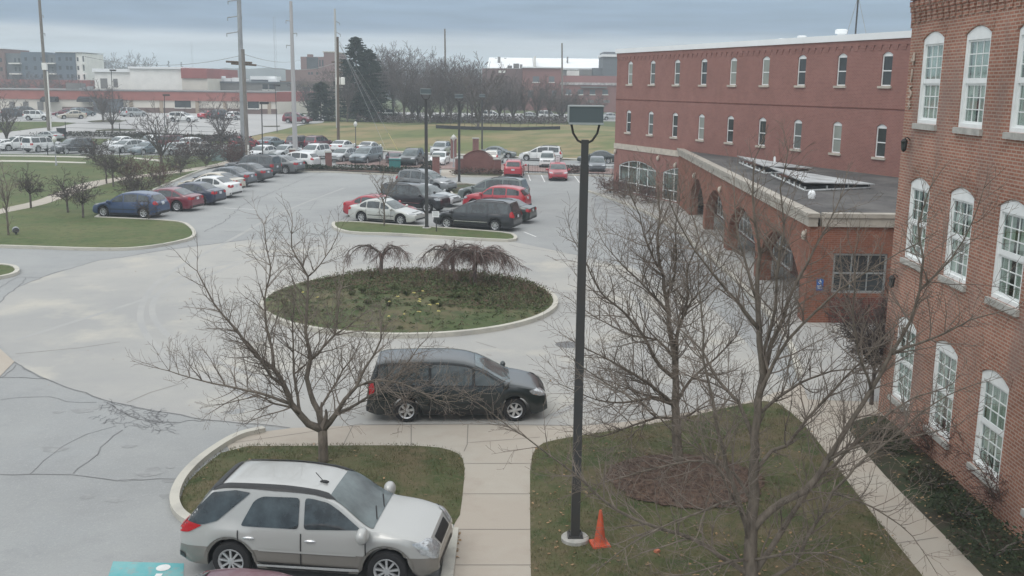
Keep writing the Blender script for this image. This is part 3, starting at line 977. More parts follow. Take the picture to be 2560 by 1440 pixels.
mb = MB()                                                   # corbelled brick cornice
mb.b2(-.075, XL, -.078, -.003, 10.98, ZT - .002)
mb.b2(-.14, XL, -.145, -.0785, 11.2, ZT - .002)
x = .02
while x < XL:
    for k in range(4):
        d = .030 + .028 * k
        mb.b2(x, x + .20, -.002 - d, -.001, 10.42 + .13 * k, 10.42 + .13 * (k + 1) - .001)
    mb.b2(x + .2005, x + .34, -.055, -.001, 10.78, 10.94)
    x += .345
mb.b2(-.055, -.002, -.02, .6, 10.30, ZT - .002)
mb.build("cornice", M['brick415'], b415)
for k, (x0, x1, z0, z1) in enumerate(wins):
    w_ = sash_window(b415, x0, x1, z0, z1, .17, .045, fw=.085, seed=k)
    ar = MB()                                               # rowlock arch over the opening
    n = 26
    cx, c = (x0 + x1) / 2, (x1 - x0) / 2
    for i in range(n):
        u0, u1 = -1.1 + 2.2 * i / n, -1.1 + 2.2 * (i + .82) / n
        q = []
        for u, hh in ((u0, 0), (u1, 0), (u1, .30), (u0, .30)):
            z = z1 - .17 + .17 * (1 - u * u) + hh * (1 - .06 * abs(u))
            q.append((cx + u * c * (1 + .10 * (hh > 0)), z + .012))
        ar.prism(q, -.012, -.0005, lambda a, b, h: (a, h, b))
    ar.build("brick_arch", M['brick415'], w_)
num = bpy.data.curves.new("house_number", 'FONT')
num.body = "4\n1\n5\n*"
num.align_x = 'CENTER'
num.size = .47
num.space_line = .88
num.extrude = .015
num.materials.append(pmat('number_bronze', (0.46, 0.38, 0.31), .6))
tmp = bpy.data.objects.new("lettering", num)
COL.objects.link(tmp)
bpy.context.view_layer.update()
nme = bpy.data.meshes.new_from_object(tmp.evaluated_get(bpy.context.evaluated_depsgraph_get()))
bpy.data.objects.remove(tmp)
bpy.data.curves.remove(num)
no = link("house_number", nme, b415)
no.location = (.34, -.03, 9.36)
no.rotation_euler = (R_(90), 0, 0)
for z, lab in ((7.38, "dark iron wall lantern on the brick corner just below the number 415"), (3.79, "dark iron wall lantern low on the brick corner beside the arcade window")):
    p = Vector((c415.x - .15, c415.y - .55, z))
    t = thing("wall_lantern", p, 0, lab, "lamp")
    t.scale = (.8, .8, .8)
    m = MB()
    m.tube([(.19, 0, .12), (.08, 0, .2), (0, 0, .17)], .018)
    m.lathe([(0.0, .17), (.05, .16), (.12, .08), (.115, .06)], 8)
    m.lathe([(.075, -.2), (.05, -.24), (.0, -.27)], 8)
    for k in range(4):
        a = math.pi / 4 + k * math.pi / 2
        m.tube([(.10 * math.cos(a), .10 * math.sin(a), .06), (.075 * math.cos(a), .075 * math.sin(a), -.2)], .009, 4)
    m.build("bracket", M['steel_black'], t)
    m = MB()
    m.lathe([(.095, .058), (.07, -.198)], 8)
    m.build("lamp_glass", M['carglass'], t)
# lamp of the arcade side: rain pipe beside the corner
# ------------------------------------------------------------------ the long three-storey building
HA = R_(-21.98)
cA = at(1533, 478)
bA = thing("brick_building", (cA.x, cA.y, 0), math.atan2(-math.cos(HA), -math.sin(HA)),
           "long three storey dull red brick building with narrow arched windows and white coping", "building")
XA, ZA = 48.0, 11.42
holes, wins = [], []
for i in range(12):
    x = 2.27 + 3.63 * i
    for j, (z0, z1) in enumerate(((5.06, 6.87), (8.93, 10.75))):
        holes.append(arch_loop(x - .40, x + .40, z0, z1 - .16, .16, 8))
        wins.append((x - .40, x + .40, z0, z1, i, j))
big = [(.86, 7.08, .22), (8.07, 14.3, .22)]
for x0, x1, z0 in big:
    holes.append(arch_loop(x0, x1, z0, 2.30, .55, 14))
mb = MB()
mb.wall([(0, 0), (XA, 0), (XA, ZA), (0, ZA)], holes, 0, .25)
fixnormals(mb.build("facade", M['brickA'], bA))
mb = MB()
mb.b2(0, .25, .251, 17, 0, ZA)
mb.b2(XA - .25, XA, .251, 17, 0, ZA)
mb.b2(.251, XA - .251, 16.75, 17, 0, ZA)
mb.build("side_wall", M['brickA'], bA)
mb = MB()
mb.b2(.251, XA - .251, .8, .85, 0.1, ZA - .5)
mb.build("interior", M['dark_room'], bA)
mb = MB()
mb.b2(-.12, XA + .1, -.14, 17.1, ZA, ZA + .36)
mb.build("roof", M['roof_white'], bA)
mb = MB()
mb.b2(-.04, XA, -.06, -.002, 3.64, 4.08)
mb.build("stone_band", M['stone'], bA)
mb = MB()
mb.b2(-.02, XA, -.05, -.002, 11.12, ZA - .002)
x = .05
while x < XA:                                               # corbel table under the coping
    mb.b2(x, x + .42, -.045, -.001, 10.98, 11.118)
    mb.b2(x + .06, x + .36, -.028, -.001, 10.84, 10.978)
    x += .62
mb.build("cornice", M['brickA'], bA)
mb = MB()
mb.b2(0, XA, -.02, -.001, 7.66, 7.72)
mb.build("string_course", M['brickDark'], bA)
tones = {(0, 1): 'pane_light', (1, 1): 'pane_mid', (4, 1): 'pane_light', (5, 1): 'pane_light', (3, 0): 'pane_light', (7, 0): 'pane_light', (6, 0): 'pane_mid', (2, 1): 'pane_mid', (1, 0): 'pane_mid'}
for x0, x1, z0, z1, i, j in wins:
    fr = MB()
    lp = arch_loop(x0, x1, z0, z1 - .16, .16, 8)
    zt = z1 - .20
    mid = z0 + (zt - z0) * .5
    fr.wall(lp, [[(x0 + .065, z0 + .06), (x1 - .065, z0 + .06), (x1 - .065, mid - .03), (x0 + .065, mid - .03)], [(x0 + .065, mid + .03), (x1 - .065, mid + .03), (x1 - .065, zt - .04), (x0 + .065, zt - .04)]], .07, .13)
    w_ = fr.build("window", M['white'], bA)
    g = MB()
    g.b2(x0 + .03, x1 - .03, .10, .105, z0 + .03, zt)
    g.build("pane", M[tones.get((i, j), 'pane_dark')], w_)
    s = MB()
    s.b2(x0 - .11, x1 + .11, -.10, .068, z0 - .13, z0 - .002)
    s.build("sill", M['stone'], w_)
for x0, x1, z0 in big:
    lp = arch_loop(x0, x1, z0, 2.30, .55, 14)
    fr = MB()
    inn = shrink(lp, x0, x1, z0, 2.3, .07)
    fr.wall(lp, [inn], .05, .13)
    for f in (.26, .49, .545, .77):
        x = x0 + (x1 - x0) * f
        u = (f - .5) * 2
        fr.b2(x - .035, x + .035, .055, .115, z0 + .07, 2.28 + .55 * (1 - u * u) - .05)
    fr.b2(x0 + .07, x1 - .07, .06, .11, .95, 1.02)
    fr.b2(x0 + .07, x1 - .07, .06, .11, 2.24, 2.31)
    w_ = fr.build("window", M['white'], bA)
    g = MB()
    g.wall(inn, [], .085, .09)
    g.build("pane", M['glass'], w_)
    cu = MB()
    for k in range(9):
        a = x0 + .1 + (x1 - x0 - .2) * k / 9
        cu.b2(a, a + (x1 - x0 - .2) / 9 * .96, .3, .31, 1.0, 2.75 - .5 * abs((k + .5) / 9 - .5))
    cu.build("blind", M['pane_light'], w_)
for px, py in ((1540, 379), (1647, 396), (1690, 414)):
    t, z = onplane(px, py, cA, HA)
    m = MB()
    m.ellipsoid((-t, -.11, z), (.14, .11, .20), 10, 6)
    m.b2(-t - .05, -t + .05, -.05, -.001, z - .08, z + .25)
    m.build("wall_lamp", M['stone'], bA, smooth=True)
for x, y, r, h in ((22.6, 4, .38, .62), (18.7, 4, .30, .40), (16.6, 4, .26, .30), (12.5, 4, .25, .25)):
    m = MB()
    m.lathe([(r * .6, 0), (r * .6, h * .6), (r, h * .62), (r, h), (r * .7, h * 1.08), (0, h * 1.1)], 14, c=(x, y, ZA + .36))
    m.build("roof_vent", M['roof_white'], bA, smooth=True)

# ------------------------------------------------------------------ the low arcaded wing
F0, NW = Vector((12.39, 74.6, 0)), Vector((10.96, 36.15, 0))
dW = NW - F0
LWG = dW.length
bW = thing("arcade_building", F0, math.atan2(dW.y, dW.x), "low brick arcade wing with stone fascia and flat dark gravel roof", "building")
arches = [(7.0, 13.1), (13.9, 20.8), (21.9, 29.1), (30.2, 37.5)]
ol = [(0, 0)]
for a, b in arches:
    ol.append((a, .14))
    n = 14
    for i in range(n + 1):
        u = -1 + 2 * i / n
        ol.append(((a + b) / 2 + u * (b - a) / 2, 1.55 + 1.35 * (1 - abs(u) ** 2.0)))
    ol.append((b, .14))
ol += [(LWG, .0), (LWG, 3.78), (0, 3.78)]
mb = MB()
mb.wall(ol, [], 0, .55)
fixnormals(mb.build("arcade_wall", M['brickW'], bW))
# direction of the flank wall in local space: world +X
ang = -math.atan2(dW.y, dW.x)
ex = Vector((math.cos(ang), math.sin(ang), 0))              # world +X seen locally
ey = Vector((-math.sin(ang), math.cos(ang), 0))             # world +Y
def fl(u, z, d):
    q = Vector((LWG, 0, 0)) + ex * u + ey * d
    return (q.x, q.y, z)
wx0, wx1, wz0, wz1 = .95, 2.95, 1.28, 2.78
mb = MB()
mb.wall([(.56, 0), (9, 0), (9, 3.78), (.56, 3.78)], [[(wx0, wz0), (wx1, wz0), (wx1, wz1), (wx0, wz1)]], 0.001, .4, fl)
mb.prism([(0.0, 0), (.559, 0), (.559, 3.78), (0.0, 3.78)], .001, .4, fl)
fixnormals(mb.build("flank_wall", M['brickW'], bW))
mb = MB()
mb.prism([(.92, .15), (5.0, .15), (5.0, 1.12), (.92, 1.12)], -.03, -.002, fl)
mb.build("dark_plinth", M['brickDark'], bW)
fr = MB()
fr.wall([(wx0, wz0), (wx1, wz0), (wx1, wz1), (wx0, wz1)], [[(wx0 + .08 + (wx1 - wx0 - .16) * i / 3 + .02 * (i > 0), wz0 + .08 + (wz1 - wz0 - .16) * j / 2 + .03 * (j > 0)),
    (wx0 + .08 + (wx1 - wx0 - .16) * (i + 1) / 3 - .02 * (i < 2), wz0 + .08 + (wz1 - wz0 - .16) * j / 2 + .03 * (j > 0)),
    (wx0 + .08 + (wx1 - wx0 - .16) * (i + 1) / 3 - .02 * (i < 2), wz0 + .08 + (wz1 - wz0 - .16) * (j + 1) / 2 - .03 * (j < 1)),
    (wx0 + .08 + (wx1 - wx0 - .16) * i / 3 + .02 * (i > 0), wz0 + .08 + (wz1 - wz0 - .16) * (j + 1) / 2 - .03 * (j < 1))] for i in range(3) for j in range(2)], .05, .13, fl)
w_ = fr.build("window", pmat('frame_grey', (.27, .29, .29), .5), bW)
g = MB()
g.prism([(wx0 + .03, wz0 + .03), (wx1 - .03, wz0 + .03), (wx1 - .03, wz1 - .03), (wx0 + .03, wz1 - .03)], .09, .095, fl)
g.build("pane", M['pane_dark'], w_)
fas = MB()
fas.b2(-.1, LWG + .10, -.10, .25, 3.782, 4.12)
fas.b2(-.1, LWG + .16, -.16, .30, 4.1205, 4.27)
fas.prism([(.40, 3.782), (9, 3.782), (9, 4.12), (.40, 4.12)], -.10, .25, fl)
fas.prism([(.47, 4.1205), (9, 4.1205), (9, 4.27), (.47, 4.27)], -.16, .30, fl)
fas.build("fascia", pmat_cache('stone_weathered', (0.43, 0.395, 0.34), .88, col2=(0.30, 0.275, 0.235), scale=1.6, bump=.2, bscale=30), bW)
mb = MB()
far = bW.matrix_basis
inv = (Matrix.Translation(F0) @ Matrix.Rotation(math.atan2(dW.y, dW.x), 4, 'Z')).inverted()
qa = cA + Vector((math.cos(math.atan2(-math.cos(HA), -math.sin(HA))), math.sin(math.atan2(-math.cos(HA), -math.sin(HA))), 0)) * 46
rp = [inv @ Vector(q) for q in ((12.62, 74.0, 0), (11.3, 36.55, 0), (20.4, 36.55, 0), (qa.x - .6, qa.y, 0))]
mb.prism([(q.x, q.y) for q in rp], 3.95, 4.13, lambda a, b, h: (a, b, h))
mb.build("roof", M['gravel_roof'], bW)
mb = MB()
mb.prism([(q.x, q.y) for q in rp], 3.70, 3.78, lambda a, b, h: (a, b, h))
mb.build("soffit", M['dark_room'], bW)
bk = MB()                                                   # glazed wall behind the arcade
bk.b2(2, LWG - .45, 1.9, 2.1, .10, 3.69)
bk.build("back_wall", M['brickDark'], bW)  # darker brick stands in for the shade behind the arches
for a, b in arches:
    fr = MB()
    lp = arch_loop(a + .5, b - .5, .3, 1.9, .9, 12)
    fr.wall(lp, [shrink(lp, a + .5, b - .5, .3, 1.9, .08)], 1.80, 1.89)
    for k in range(1, 5):
        x = a + .5 + (b - a - 1) * k / 5
        u = 2 * k / 5 - 1
        fr.b2(x - .035, x + .035, 1.81, 1.88, .38, 1.9 + .9 * (1 - u * u) - .06)
    fr.b2(a + .58, b - .58, 1.815, 1.875, 1.15, 1.21)
    fr.b2(a + .58, b - .58, 1.815, 1.875, 1.9, 1.96)
    w_ = fr.build("window", M['white'], bW)
    g = MB()
    g.wall(shrink(lp, a + .5, b - .5, .3, 1.9, .04), [], 1.85, 1.855)
    g.build("pane", M['pane_dark'], w_)
for px, py in ((1738, 440), (1803, 474), (2016, 588)):
    t, z = onplane(px, py, F0, math.atan2(dW.x, dW.y))
    m = MB()
    m.ellipsoid((t, -.10, z), (.13, .10, .18), 10, 6)
    m.b2(t - .05, t + .05, -.05, -.001, z - .08, z + .22)
    m.build("wall_lamp", M['stone'], bW, smooth=True)
def skylight(pts, hgt):
    """triangular monitor rooflight: dark glazing under a white sloping cover"""
    q = [inv @ Vector((x, y, 0)) for x, y in pts]
    c = sum(q, Vector()) / 3
    m = MB()
    m.prism([((p - c).x * 1.10 + c.x, (p - c).y * 1.10 + c.y) for p in q], 0, .05, lambda a, b, h: (a, b, h + 4.135 + hgt * (1.0 - .16 * max(0, b - q[0].y))))
    o = m.build("skylight", pmat_cache('skylight_grey', (.52, .54, .54), .6, col2=(.24, .25, .25), scale=.9), bW)
    m = MB()
    m.prism([((p - c).x * .98 + c.x, (p - c).y * .98 + c.y) for p in q], 4.131, 4.134 + hgt * .45, lambda a, b, h: (a, b, h))
    m.build("skylight_glass", M['pane_dark'], o)
    m = MB()
    for i in range(3):
        a, b = q[i], q[(i + 1) % 3]
        m.tube([(a.x, a.y, 4.16), (b.x, b.y, 4.16)], .05, 4)
        n = max(2, int((b - a).length / 1.1))
        for k in range(n + 1):
            p = a + (b - a) * k / n
            m.tube([(p.x, p.y, 4.15), (p.x, p.y, 4.13 + hgt * .55)], .04, 4)
    m.build("skylight_frame", M['white'], o)
skylight([(13.9, 53.4), (13.4, 45.4), (16.9, 47.0)], .40)
skylight([(14.1, 62.0), (13.8, 54.6), (16.6, 55.8)], .40)
for p, r, h in ((inv @ at(2029, 492, 4.2), .17, .34), (inv @ at(1935, 418, 4.2), .09, .7)):
    m = MB()
    m.lathe([(r * .8, 0), (r, h * .5), (r * .8, h * .85), (r * .4, h), (0, h)], 12, c=(p.x, p.y, 4.13))
    m.build("roof_vent", M['roof_white'], bW, smooth=True)
# blue accessible-entrance sign
sg = thing("entrance_sign", NW + Vector((.50, -.035, 1.60)), 0, "small blue sign with a white wheelchair symbol on the arcade pier", "sign")
m = MB()
m.b2(-.13, .13, 0, .012, -.22, .22)
m.build("sign_board", M['sign_blue'], sg)
m = MB()
def dsc(cx, cz, r0, r1, y, n=16):
    vs = []
    for k in range(n):
        a = 2 * math.pi * k / n
        vs += [(cx + r0 * math.cos(a), y, cz + r0 * math.sin(a)), (cx + r1 * math.cos(a), y, cz + r1 * math.sin(a))]
    return vs, [(2 * k, 2 * k + 1, 2 * ((k + 1) % n) + 1, 2 * ((k + 1) % n)) for k in range(n)]
m.add(*dsc(0, .09, .040, .055, -.002))
m.b2(-.012, .012, -.003, -.001, .10, .16)
m.b2(.012, .05, -.003, -.001, .10, .115)
m.add(*dsc(0, .175, .0, .016, -.002))
for k in range(3):
    m.b2(-.09, .09, -.003, -.001, -.05 - .05 * k, -.03 - .05 * k)
m.build("symbol", M['sign_white'], sg)

# ------------------------------------------------------------------ vehicles
def pchip(pts):
    """monotone cubic through (x, y) points sorted by x"""
    pts = sorted(pts)
    xs, ys = [p[0] for p in pts], [p[1] for p in pts]
    n = len(xs)
    h = [xs[i + 1] - xs[i] for i in range(n - 1)]
    d = [(ys[i + 1] - ys[i]) / h[i] for i in range(n - 1)]
    m = [d[0]] + [0 if d[i - 1] * d[i] <= 0 else 2 * d[i - 1] * d[i] / (d[i - 1] + d[i]) for i in range(1, n - 1)] + [d[-1]]
    def f(x):
        if x <= xs[0]: return ys[0]
        if x >= xs[-1]: return ys[-1]
        i = 0
        while x > xs[i + 1]: i += 1
        t = (x - xs[i]) / h[i]
        return ys[i] * (1 + 2 * t) * (1 - t) ** 2 + m[i] * h[i] * t * (1 - t) ** 2 + ys[i + 1] * t * t * (3 - 2 * t) + m[i + 1] * h[i] * t * t * (t - 1)
    return f

def roundpoly(poly, r=.06, n=3):
    out = []
    k = len(poly)
    for i in range(k):
        p, a, b = Vector(poly[i]), Vector(poly[i - 1]), Vector(poly[(i + 1) % k])
        da, db = (a - p), (b - p)
        ra = min(r, da.length * .45)
        rb = min(r, db.length * .45)
        if da.length < 1e-6 or db.length < 1e-6:
            continue
        p0, p1 = p + da.normalized() * ra, p + db.normalized() * rb
        for j in range(n + 1):
            t = j / n
            out.append(tuple(p0 * (1 - t) ** 2 + p * 2 * t * (1 - t) + p1 * t * t))
    return out

PAINT = {}
def paint(key):
    cols = dict(white=(.72, .73, .72), silver=(.44, .46, .46), silver_warm=(.52, .53, .50), grey=(.17, .18, .185), dark_grey=(.075, .08, .085), black=(.016, .018, .022), green_black=(.008, .014, .015),
                navy=(.020, .030, .060), blue=(.025, .055, .13), red=(.36, .025, .040), bright_red=(.40, .026, .042), maroon=(.105, .022, .035), wine=(.16, .020, .035), beige=(.50, .46, .38), brown=(.085, .055, .058),
                green_grey=(.13, .155, .15), dark_green=(.020, .032, .030), blue_grey=(.16, .20, .22), steel=(.09, .105, .12))
    if key not in PAINT:
        c = cols[key]
        dark = sum(c) < .4
        PAINT[key] = pmat('paint_' + key, c, .32, .25 if key in ('silver', 'grey', 'silver_warm', 'blue_grey', 'steel', 'dark_grey', 'green_grey') else 0, coat=.7, var=.05, scale=2.5)
    return PAINT[key]

def two_tone():
    m, t, b = base_mat('paint_two_tone')
    b.inputs['Roughness'].default_value = .32
    b.inputs['Metallic'].default_value = .2
    b.inputs['Coat Weight'].default_value = .7
    b.inputs['Coat Roughness'].default_value = .06
    tc = t.nodes.new("ShaderNodeTexCoord")
    sp = t.nodes.new("ShaderNodeSeparateXYZ")
    t.links.new(tc.outputs['Object'], sp.inputs[0])
    cr = t.nodes.new("ShaderNodeValToRGB")
    e = cr.color_ramp.elements
    e[0].position, e[0].color = .635, (.195, .182, .163, 1)
    e[1].position, e[1].color = .645, (.43, .434, .418, 1)
    t.links.new(sp.outputs[2], cr.inputs[0])
    t.links.new(cr.outputs[0], b.inputs['Base Color'])
    return m

SPEC = {
 'sedan': dict(L=4.6, W=1.78, wb=(1.38, -1.32), r=.32, sill=.19, belt=(.84, .93), top=[(2.3, .50), (2.27, .60), (2.12, .69), (1.6, .80), (.98, .92), (.30, 1.30), (-.05, 1.42), (-.6, 1.45), (-1.05, 1.39), (-1.75, 1.06), (-2.1, 1.02), (-2.25, .95), (-2.3, .60)],
               win=[(.86, .0), (-.08, -.93), (-.99, -1.42)], shield=(.98, .24), rear=(-1.10, -1.70), tail='deck', lamp=(.62, .74), tl=(.74, .94)),
 'coupe': dict(L=4.65, W=1.80, wb=(1.40, -1.32), r=.33, sill=.18, belt=(.80, .93), top=[(2.32, .48), (2.29, .58), (2.1, .68), (1.6, .79), (1.0, .90), (.25, 1.29), (-.15, 1.40), (-.6, 1.42), (-1.0, 1.36), (-1.85, 1.03), (-2.15, 1.0), (-2.28, .93), (-2.33, .58)],
               win=[(.88, .0), (-.08, -.98), (-1.04, -1.55)], shield=(1.0, .22), rear=(-1.05, -1.80), tail='deck', lamp=(.60, .74), tl=(.74, .92)),
 'hatch': dict(L=4.25, W=1.75, wb=(1.32, -1.25), r=.32, sill=.19, belt=(.85, .96), top=[(2.12, .52), (2.09, .63), (1.95, .73), (1.5, .86), (1.05, .97), (.35, 1.36), (0, 1.48), (-.6, 1.52), (-1.3, 1.46), (-1.6, 1.38), (-1.95, 1.02), (-2.08, .90), (-2.12, .52)],
               win=[(.95, .05), (-.03, -.85), (-.92, -1.58)], shield=(1.05, .30), rear=(-1.58, -1.97), tail='gate', lamp=(.66, .80), tl=(.80, 1.02)),
 'wagon': dict(L=4.55, W=1.80, wb=(1.40, -1.30), r=.33, sill=.20, belt=(.86, .99), top=[(2.27, .54), (2.24, .66), (2.1, .76), (1.6, .92), (1.15, 1.03), (.35, 1.45), (-.05, 1.58), (-.7, 1.62), (-1.6, 1.57), (-1.95, 1.48), (-2.16, 1.03), (-2.25, .90), (-2.27, .52)],
               win=[(1.05, .10), (.02, -.85), (-.93, -1.86)], shield=(1.15, .30), rear=(-1.93, -2.16), tail='gate', lamp=(.70, .86), tl=(.85, 1.12), rails=True),
 'suv': dict(L=4.6, W=1.85, wb=(1.38, -1.30), r=.36, sill=.26, belt=(.98, 1.07), top=[(2.3, .58), (2.27, .76), (2.14, .90), (1.6, 1.02), (1.12, 1.10), (.42, 1.56), (.05, 1.69), (-.6, 1.73), (-1.6, 1.70), (-1.95, 1.62), (-2.18, 1.12), (-2.28, .98), (-2.3, .55)],
             win=[(1.0, .10), (.02, -.85), (-.93, -1.85)], shield=(1.12, .36), rear=(-1.94, -2.17), tail='gate', lamp=(.76, .92), tl=(.92, 1.25), rails=True),
 'boxy': dict(L=4.45, W=1.82, wb=(1.33, -1.30), r=.37, sill=.30, belt=(1.04, 1.10), top=[(2.22, .64), (2.20, .92), (2.10, 1.04), (1.6, 1.10), (1.0, 1.13), (.58, 1.62), (.35, 1.74), (-.6, 1.78), (-1.9, 1.77), (-2.10, 1.68), (-2.18, 1.10), (-2.21, .98), (-2.22, .60)],
              win=[(.95, .05), (-.03, -.90), (-.98, -2.0)], shield=(1.02, .48), rear=(-2.09, -2.18), tail='gate', lamp=(.80, .98), tl=(.85, 1.10), rails=True),
 'minivan': dict(L=5.10, W=1.97, wb=(1.62, -1.42), r=.34, sill=.20, belt=(.95, 1.02), top=[(2.55, .52), (2.52, .66), (2.36, .82), (1.85, .98), (1.45, 1.08), (.45, 1.58), (.05, 1.70), (-.7, 1.76), (-1.9, 1.73), (-2.25, 1.66), (-2.44, 1.10), (-2.53, .92), (-2.55, .45)],
                 win=[(1.38, .40), (.32, -.90), (-.98, -2.18)], shield=(1.45, .38), rear=(-2.24, -2.45), tail='gate', lamp=(.70, .88), tl=(.82, 1.18), rails=True),
 'retro': dict(L=4.3, W=1.72, wb=(1.32, -1.28), r=.33, sill=.20, belt=(.98, 1.02), top=[(2.14, .50), (2.11, .66), (1.98, .86), (1.5, 1.02), (.95, 1.08), (.40, 1.46), (.1, 1.57), (-.5, 1.60), (-1.3, 1.55), (-1.75, 1.42), (-2.02, 1.02), (-2.11, .86), (-2.14, .50)],
               win=[(.88, .08), (.0, -.82), (-.90, -1.72)], shield=(.95, .34), rear=(-1.74, -2.03), tail='gate', lamp=(.66, .84), tl=(.80, 1.10)),
 # the two-tone crossover by the walk and the minivan in the drive
 'crossover': dict(L=4.74, W=1.87, wb=(1.47, -1.38), r=.365, sill=.27, belt=(.98, 1.06), top=[(2.37, .56), (2.34, .74), (2.20, .90), (1.7, 1.04), (1.22, 1.12), (.50, 1.58), (.15, 1.69), (-.6, 1.75), (-1.45, 1.73), (-1.75, 1.64), (-2.18, 1.12), (-2.32, .98), (-2.37, .55)],
                   win=[], shield=(1.22, .40), rear=(-1.72, -2.20), tail='gate', lamp=(.66, .90), tl=(.92, 1.16), rails=False, fine=True, spokes=9),
 'people_carrier': dict(L=5.10, W=1.96, wb=(1.62, -1.42), r=.335, sill=.21, belt=(1.00, 1.06), top=[(2.55, .50), (2.52, .70), (2.38, .86), (1.95, 1.00), (1.50, 1.10), (.60, 1.56), (.20, 1.69), (-.5, 1.75), (-1.9, 1.73), (-2.25, 1.66), (-2.46, 1.10), (-2.54, .92), (-2.55, .45)],
                   win=[(1.40, .50), (.42, -.72), (-.80, -2.20)], shield=(1.50, .50), rear=(-2.24, -2.46), tail='gate', lamp=(.70, .92), tl=(.80, 1.16), rails=False, fine=True, spokes=6),
}

class Body:
    def __init__(s, k):
        S = SPEC[k]
        s.S = S
        s.zt = pchip(S['top'])
        s.L, s.W = S['L'], S['W']
        L2 = s.L / 2
        s.Ra = S['r'] + .075
        xs = [p[0] for p in S['top']]
        st = set()
        for a, b in zip(sorted(xs), sorted(xs)[1:]):
            n = max(1, int((b - a) / .14))
            for i in range(n + 1): st.add(round(a + (b - a) * i / n, 3))
        for wx in S['wb']:
            for i in range(13):
                st.add(round(wx + s.Ra * math.cos(math.pi * i / 12), 3))
        xs = sorted(st)
        q = [xs[0]]
        for x in xs[1:]:
            if x - q[-1] > .012: q.append(x)
        q[-1] = xs[-1]
        s.xs = q
        rows = []
        for x in q:
            rows.append(s.section(x))
        mb = MB()
        n = len(rows[0])
        for r in rows:
            mb.v += [(x, y, z) for x, y, z in r]
        for i in range(len(rows) - 1):
            for j in range(n - 1):
                mb.f.append([i * n + j, i * n + j + 1, (i + 1) * n + j + 1, (i + 1) * n + j]); mb.mi.append(0)
            mb.f.append([i * n + n - 1, i * n, (i + 1) * n, (i + 1) * n + n - 1]); mb.mi.append(1)
        mb.f.append(list(range(n))); mb.mi.append(0)
        e = (len(rows) - 1) * n
        mb.f.append([e + k for k in reversed(range(n))]); mb.mi.append(0)
        s.mb = mb
        s.tree = BVHTree.FromPolygons([Vector(v) for v in mb.v], mb.f)

    def hw(s, x):
        u = abs(x) / (s.L / 2)
        return s.W / 2 * (1 - (.085 if x > 0 else .05) * u ** 3 - (.13 if x > 0 else .09) * max(0, (u - .88) / .12) ** 2)

    def section(s, x):
        S = s.S
        L2 = s.L / 2
        u = abs(x) / L2
        zb = S['sill'] + .10 * max(0, (u - .86) / .14) ** 1.5
        for wx in S['wb']:
            d = abs(x - wx)
            if d < s.Ra:
                zb = max(zb, S['r'] + math.sqrt(s.Ra ** 2 - d * d) * 1.0)
        zt = s.zt(x)
        t = (x + L2) / s.L
        belt = S['belt'][1] + (S['belt'][0] - S['belt'][1]) * t
        zs = min(belt, zt - .045)
        zs = max(zs, zb + .02)
        w = s.hw(x)
        g = max(0, zt - zs)
        wr = w - .05 - .27 * g if g > .12 else w * .955 - .06
        wr = min(wr, w - .05)
        hgt = zs - zb
        half = [(w - .05, zb)]
        for f, ins in ((.10, .012), (.32, .0), (.60, .004), (.84, .022)):
            half.append((w - ins, zb + hgt * f))
        half.append((w - .048, zs))
        rt = zt - min(.075, g * .5)
        for f in (.25, .6, .9):
            half.append((w - .048 + (wr + .012 - w + .048) * f, zs + (rt - zs) * f))
        half.append((wr, rt + (zt - rt) * .25))
        half.append((wr - .05 if g > .12 else wr * .93, rt + (zt - rt) * .60))
        for f, c in ((.72, .90), (.36, .985), (0, 1.0)):
            half.append((wr * f, rt + (zt - rt) * c))
        pts = [(x, y, z) for y, z in half] + [(x, -y, z) for y, z in reversed(half[:-1])]
        return pts

    def patch(s, poly, o, u, v, d, off=.006, g=.10, rounded=.05):
        """drape a 2-d outline (in axes u, v from o) onto the body along direction d"""
        if rounded: poly = roundpoly(poly, rounded)
        v2, fs = fill2d(poly, g)
        vs, ok = [], []
        for a, b in v2:
            p = o + u * a + v * b
            h = s.tree.ray_cast(p, d, 8)
            if h[0] is None:
                vs.append(None)
            else:
                nn = h[1]
                if nn.dot(d) > 0: nn = -nn
                vs.append(h[0] + nn * off * .6 - d * off * .6)
        mb = MB()
        idx = {}
        for i, q in enumerate(vs):
            if q is not None:
                idx[i] = len(mb.v)
                mb.v.append(tuple(q))
        for f in fs:
            if all(i in idx for i in f):
                a, b, c = [Vector(mb.v[idx[i]]) for i in f[:3]]
                f2 = [idx[i] for i in f]
                if (b - a).cross(c - a).dot(d) > 0: f2.reverse()
                mb.f.append(f2); mb.mi.append(0)
        return mb

    def side(s, poly, sg, **k):
        return s.patch(poly, Vector((0, 3 * sg, 0)), Vector((1, 0, 0)), Vector((0, 0, 1)), Vector((0, -sg, 0)), **k)
    def top(s, poly, **k):
        return s.patch(poly, Vector((0, 0, 4)), Vector((1, 0, 0)), Vector((0, 1, 0)), Vector((0, 0, -1)), **k)
    def end(s, poly, sg, **k):
        return s.patch(poly, Vector((5 * sg, 0, 0)), Vector((0, 1, 0)), Vector((0, 0, 1)), Vector((-sg, 0, 0)), **k)

    def winpoly(s, xa, xb, low=None):
        """side-glass outline between xa (front) and xb (rear)"""
        S = s.S
        bl = lambda x: S['belt'][1] + (S['belt'][0] - S['belt'][1]) * ((x + s.L / 2) / s.L) + .035
        up, lo = [], []
        n = 9
        for i in range(n + 1):
            x = xa + (xb - xa) * i / n
            g = s.zt(x) - .125 - bl(x)
            if g < .05: continue
            up.append((x, bl(x) + g))
            lo.append((x, bl(x)))
        return up + lo[::-1]

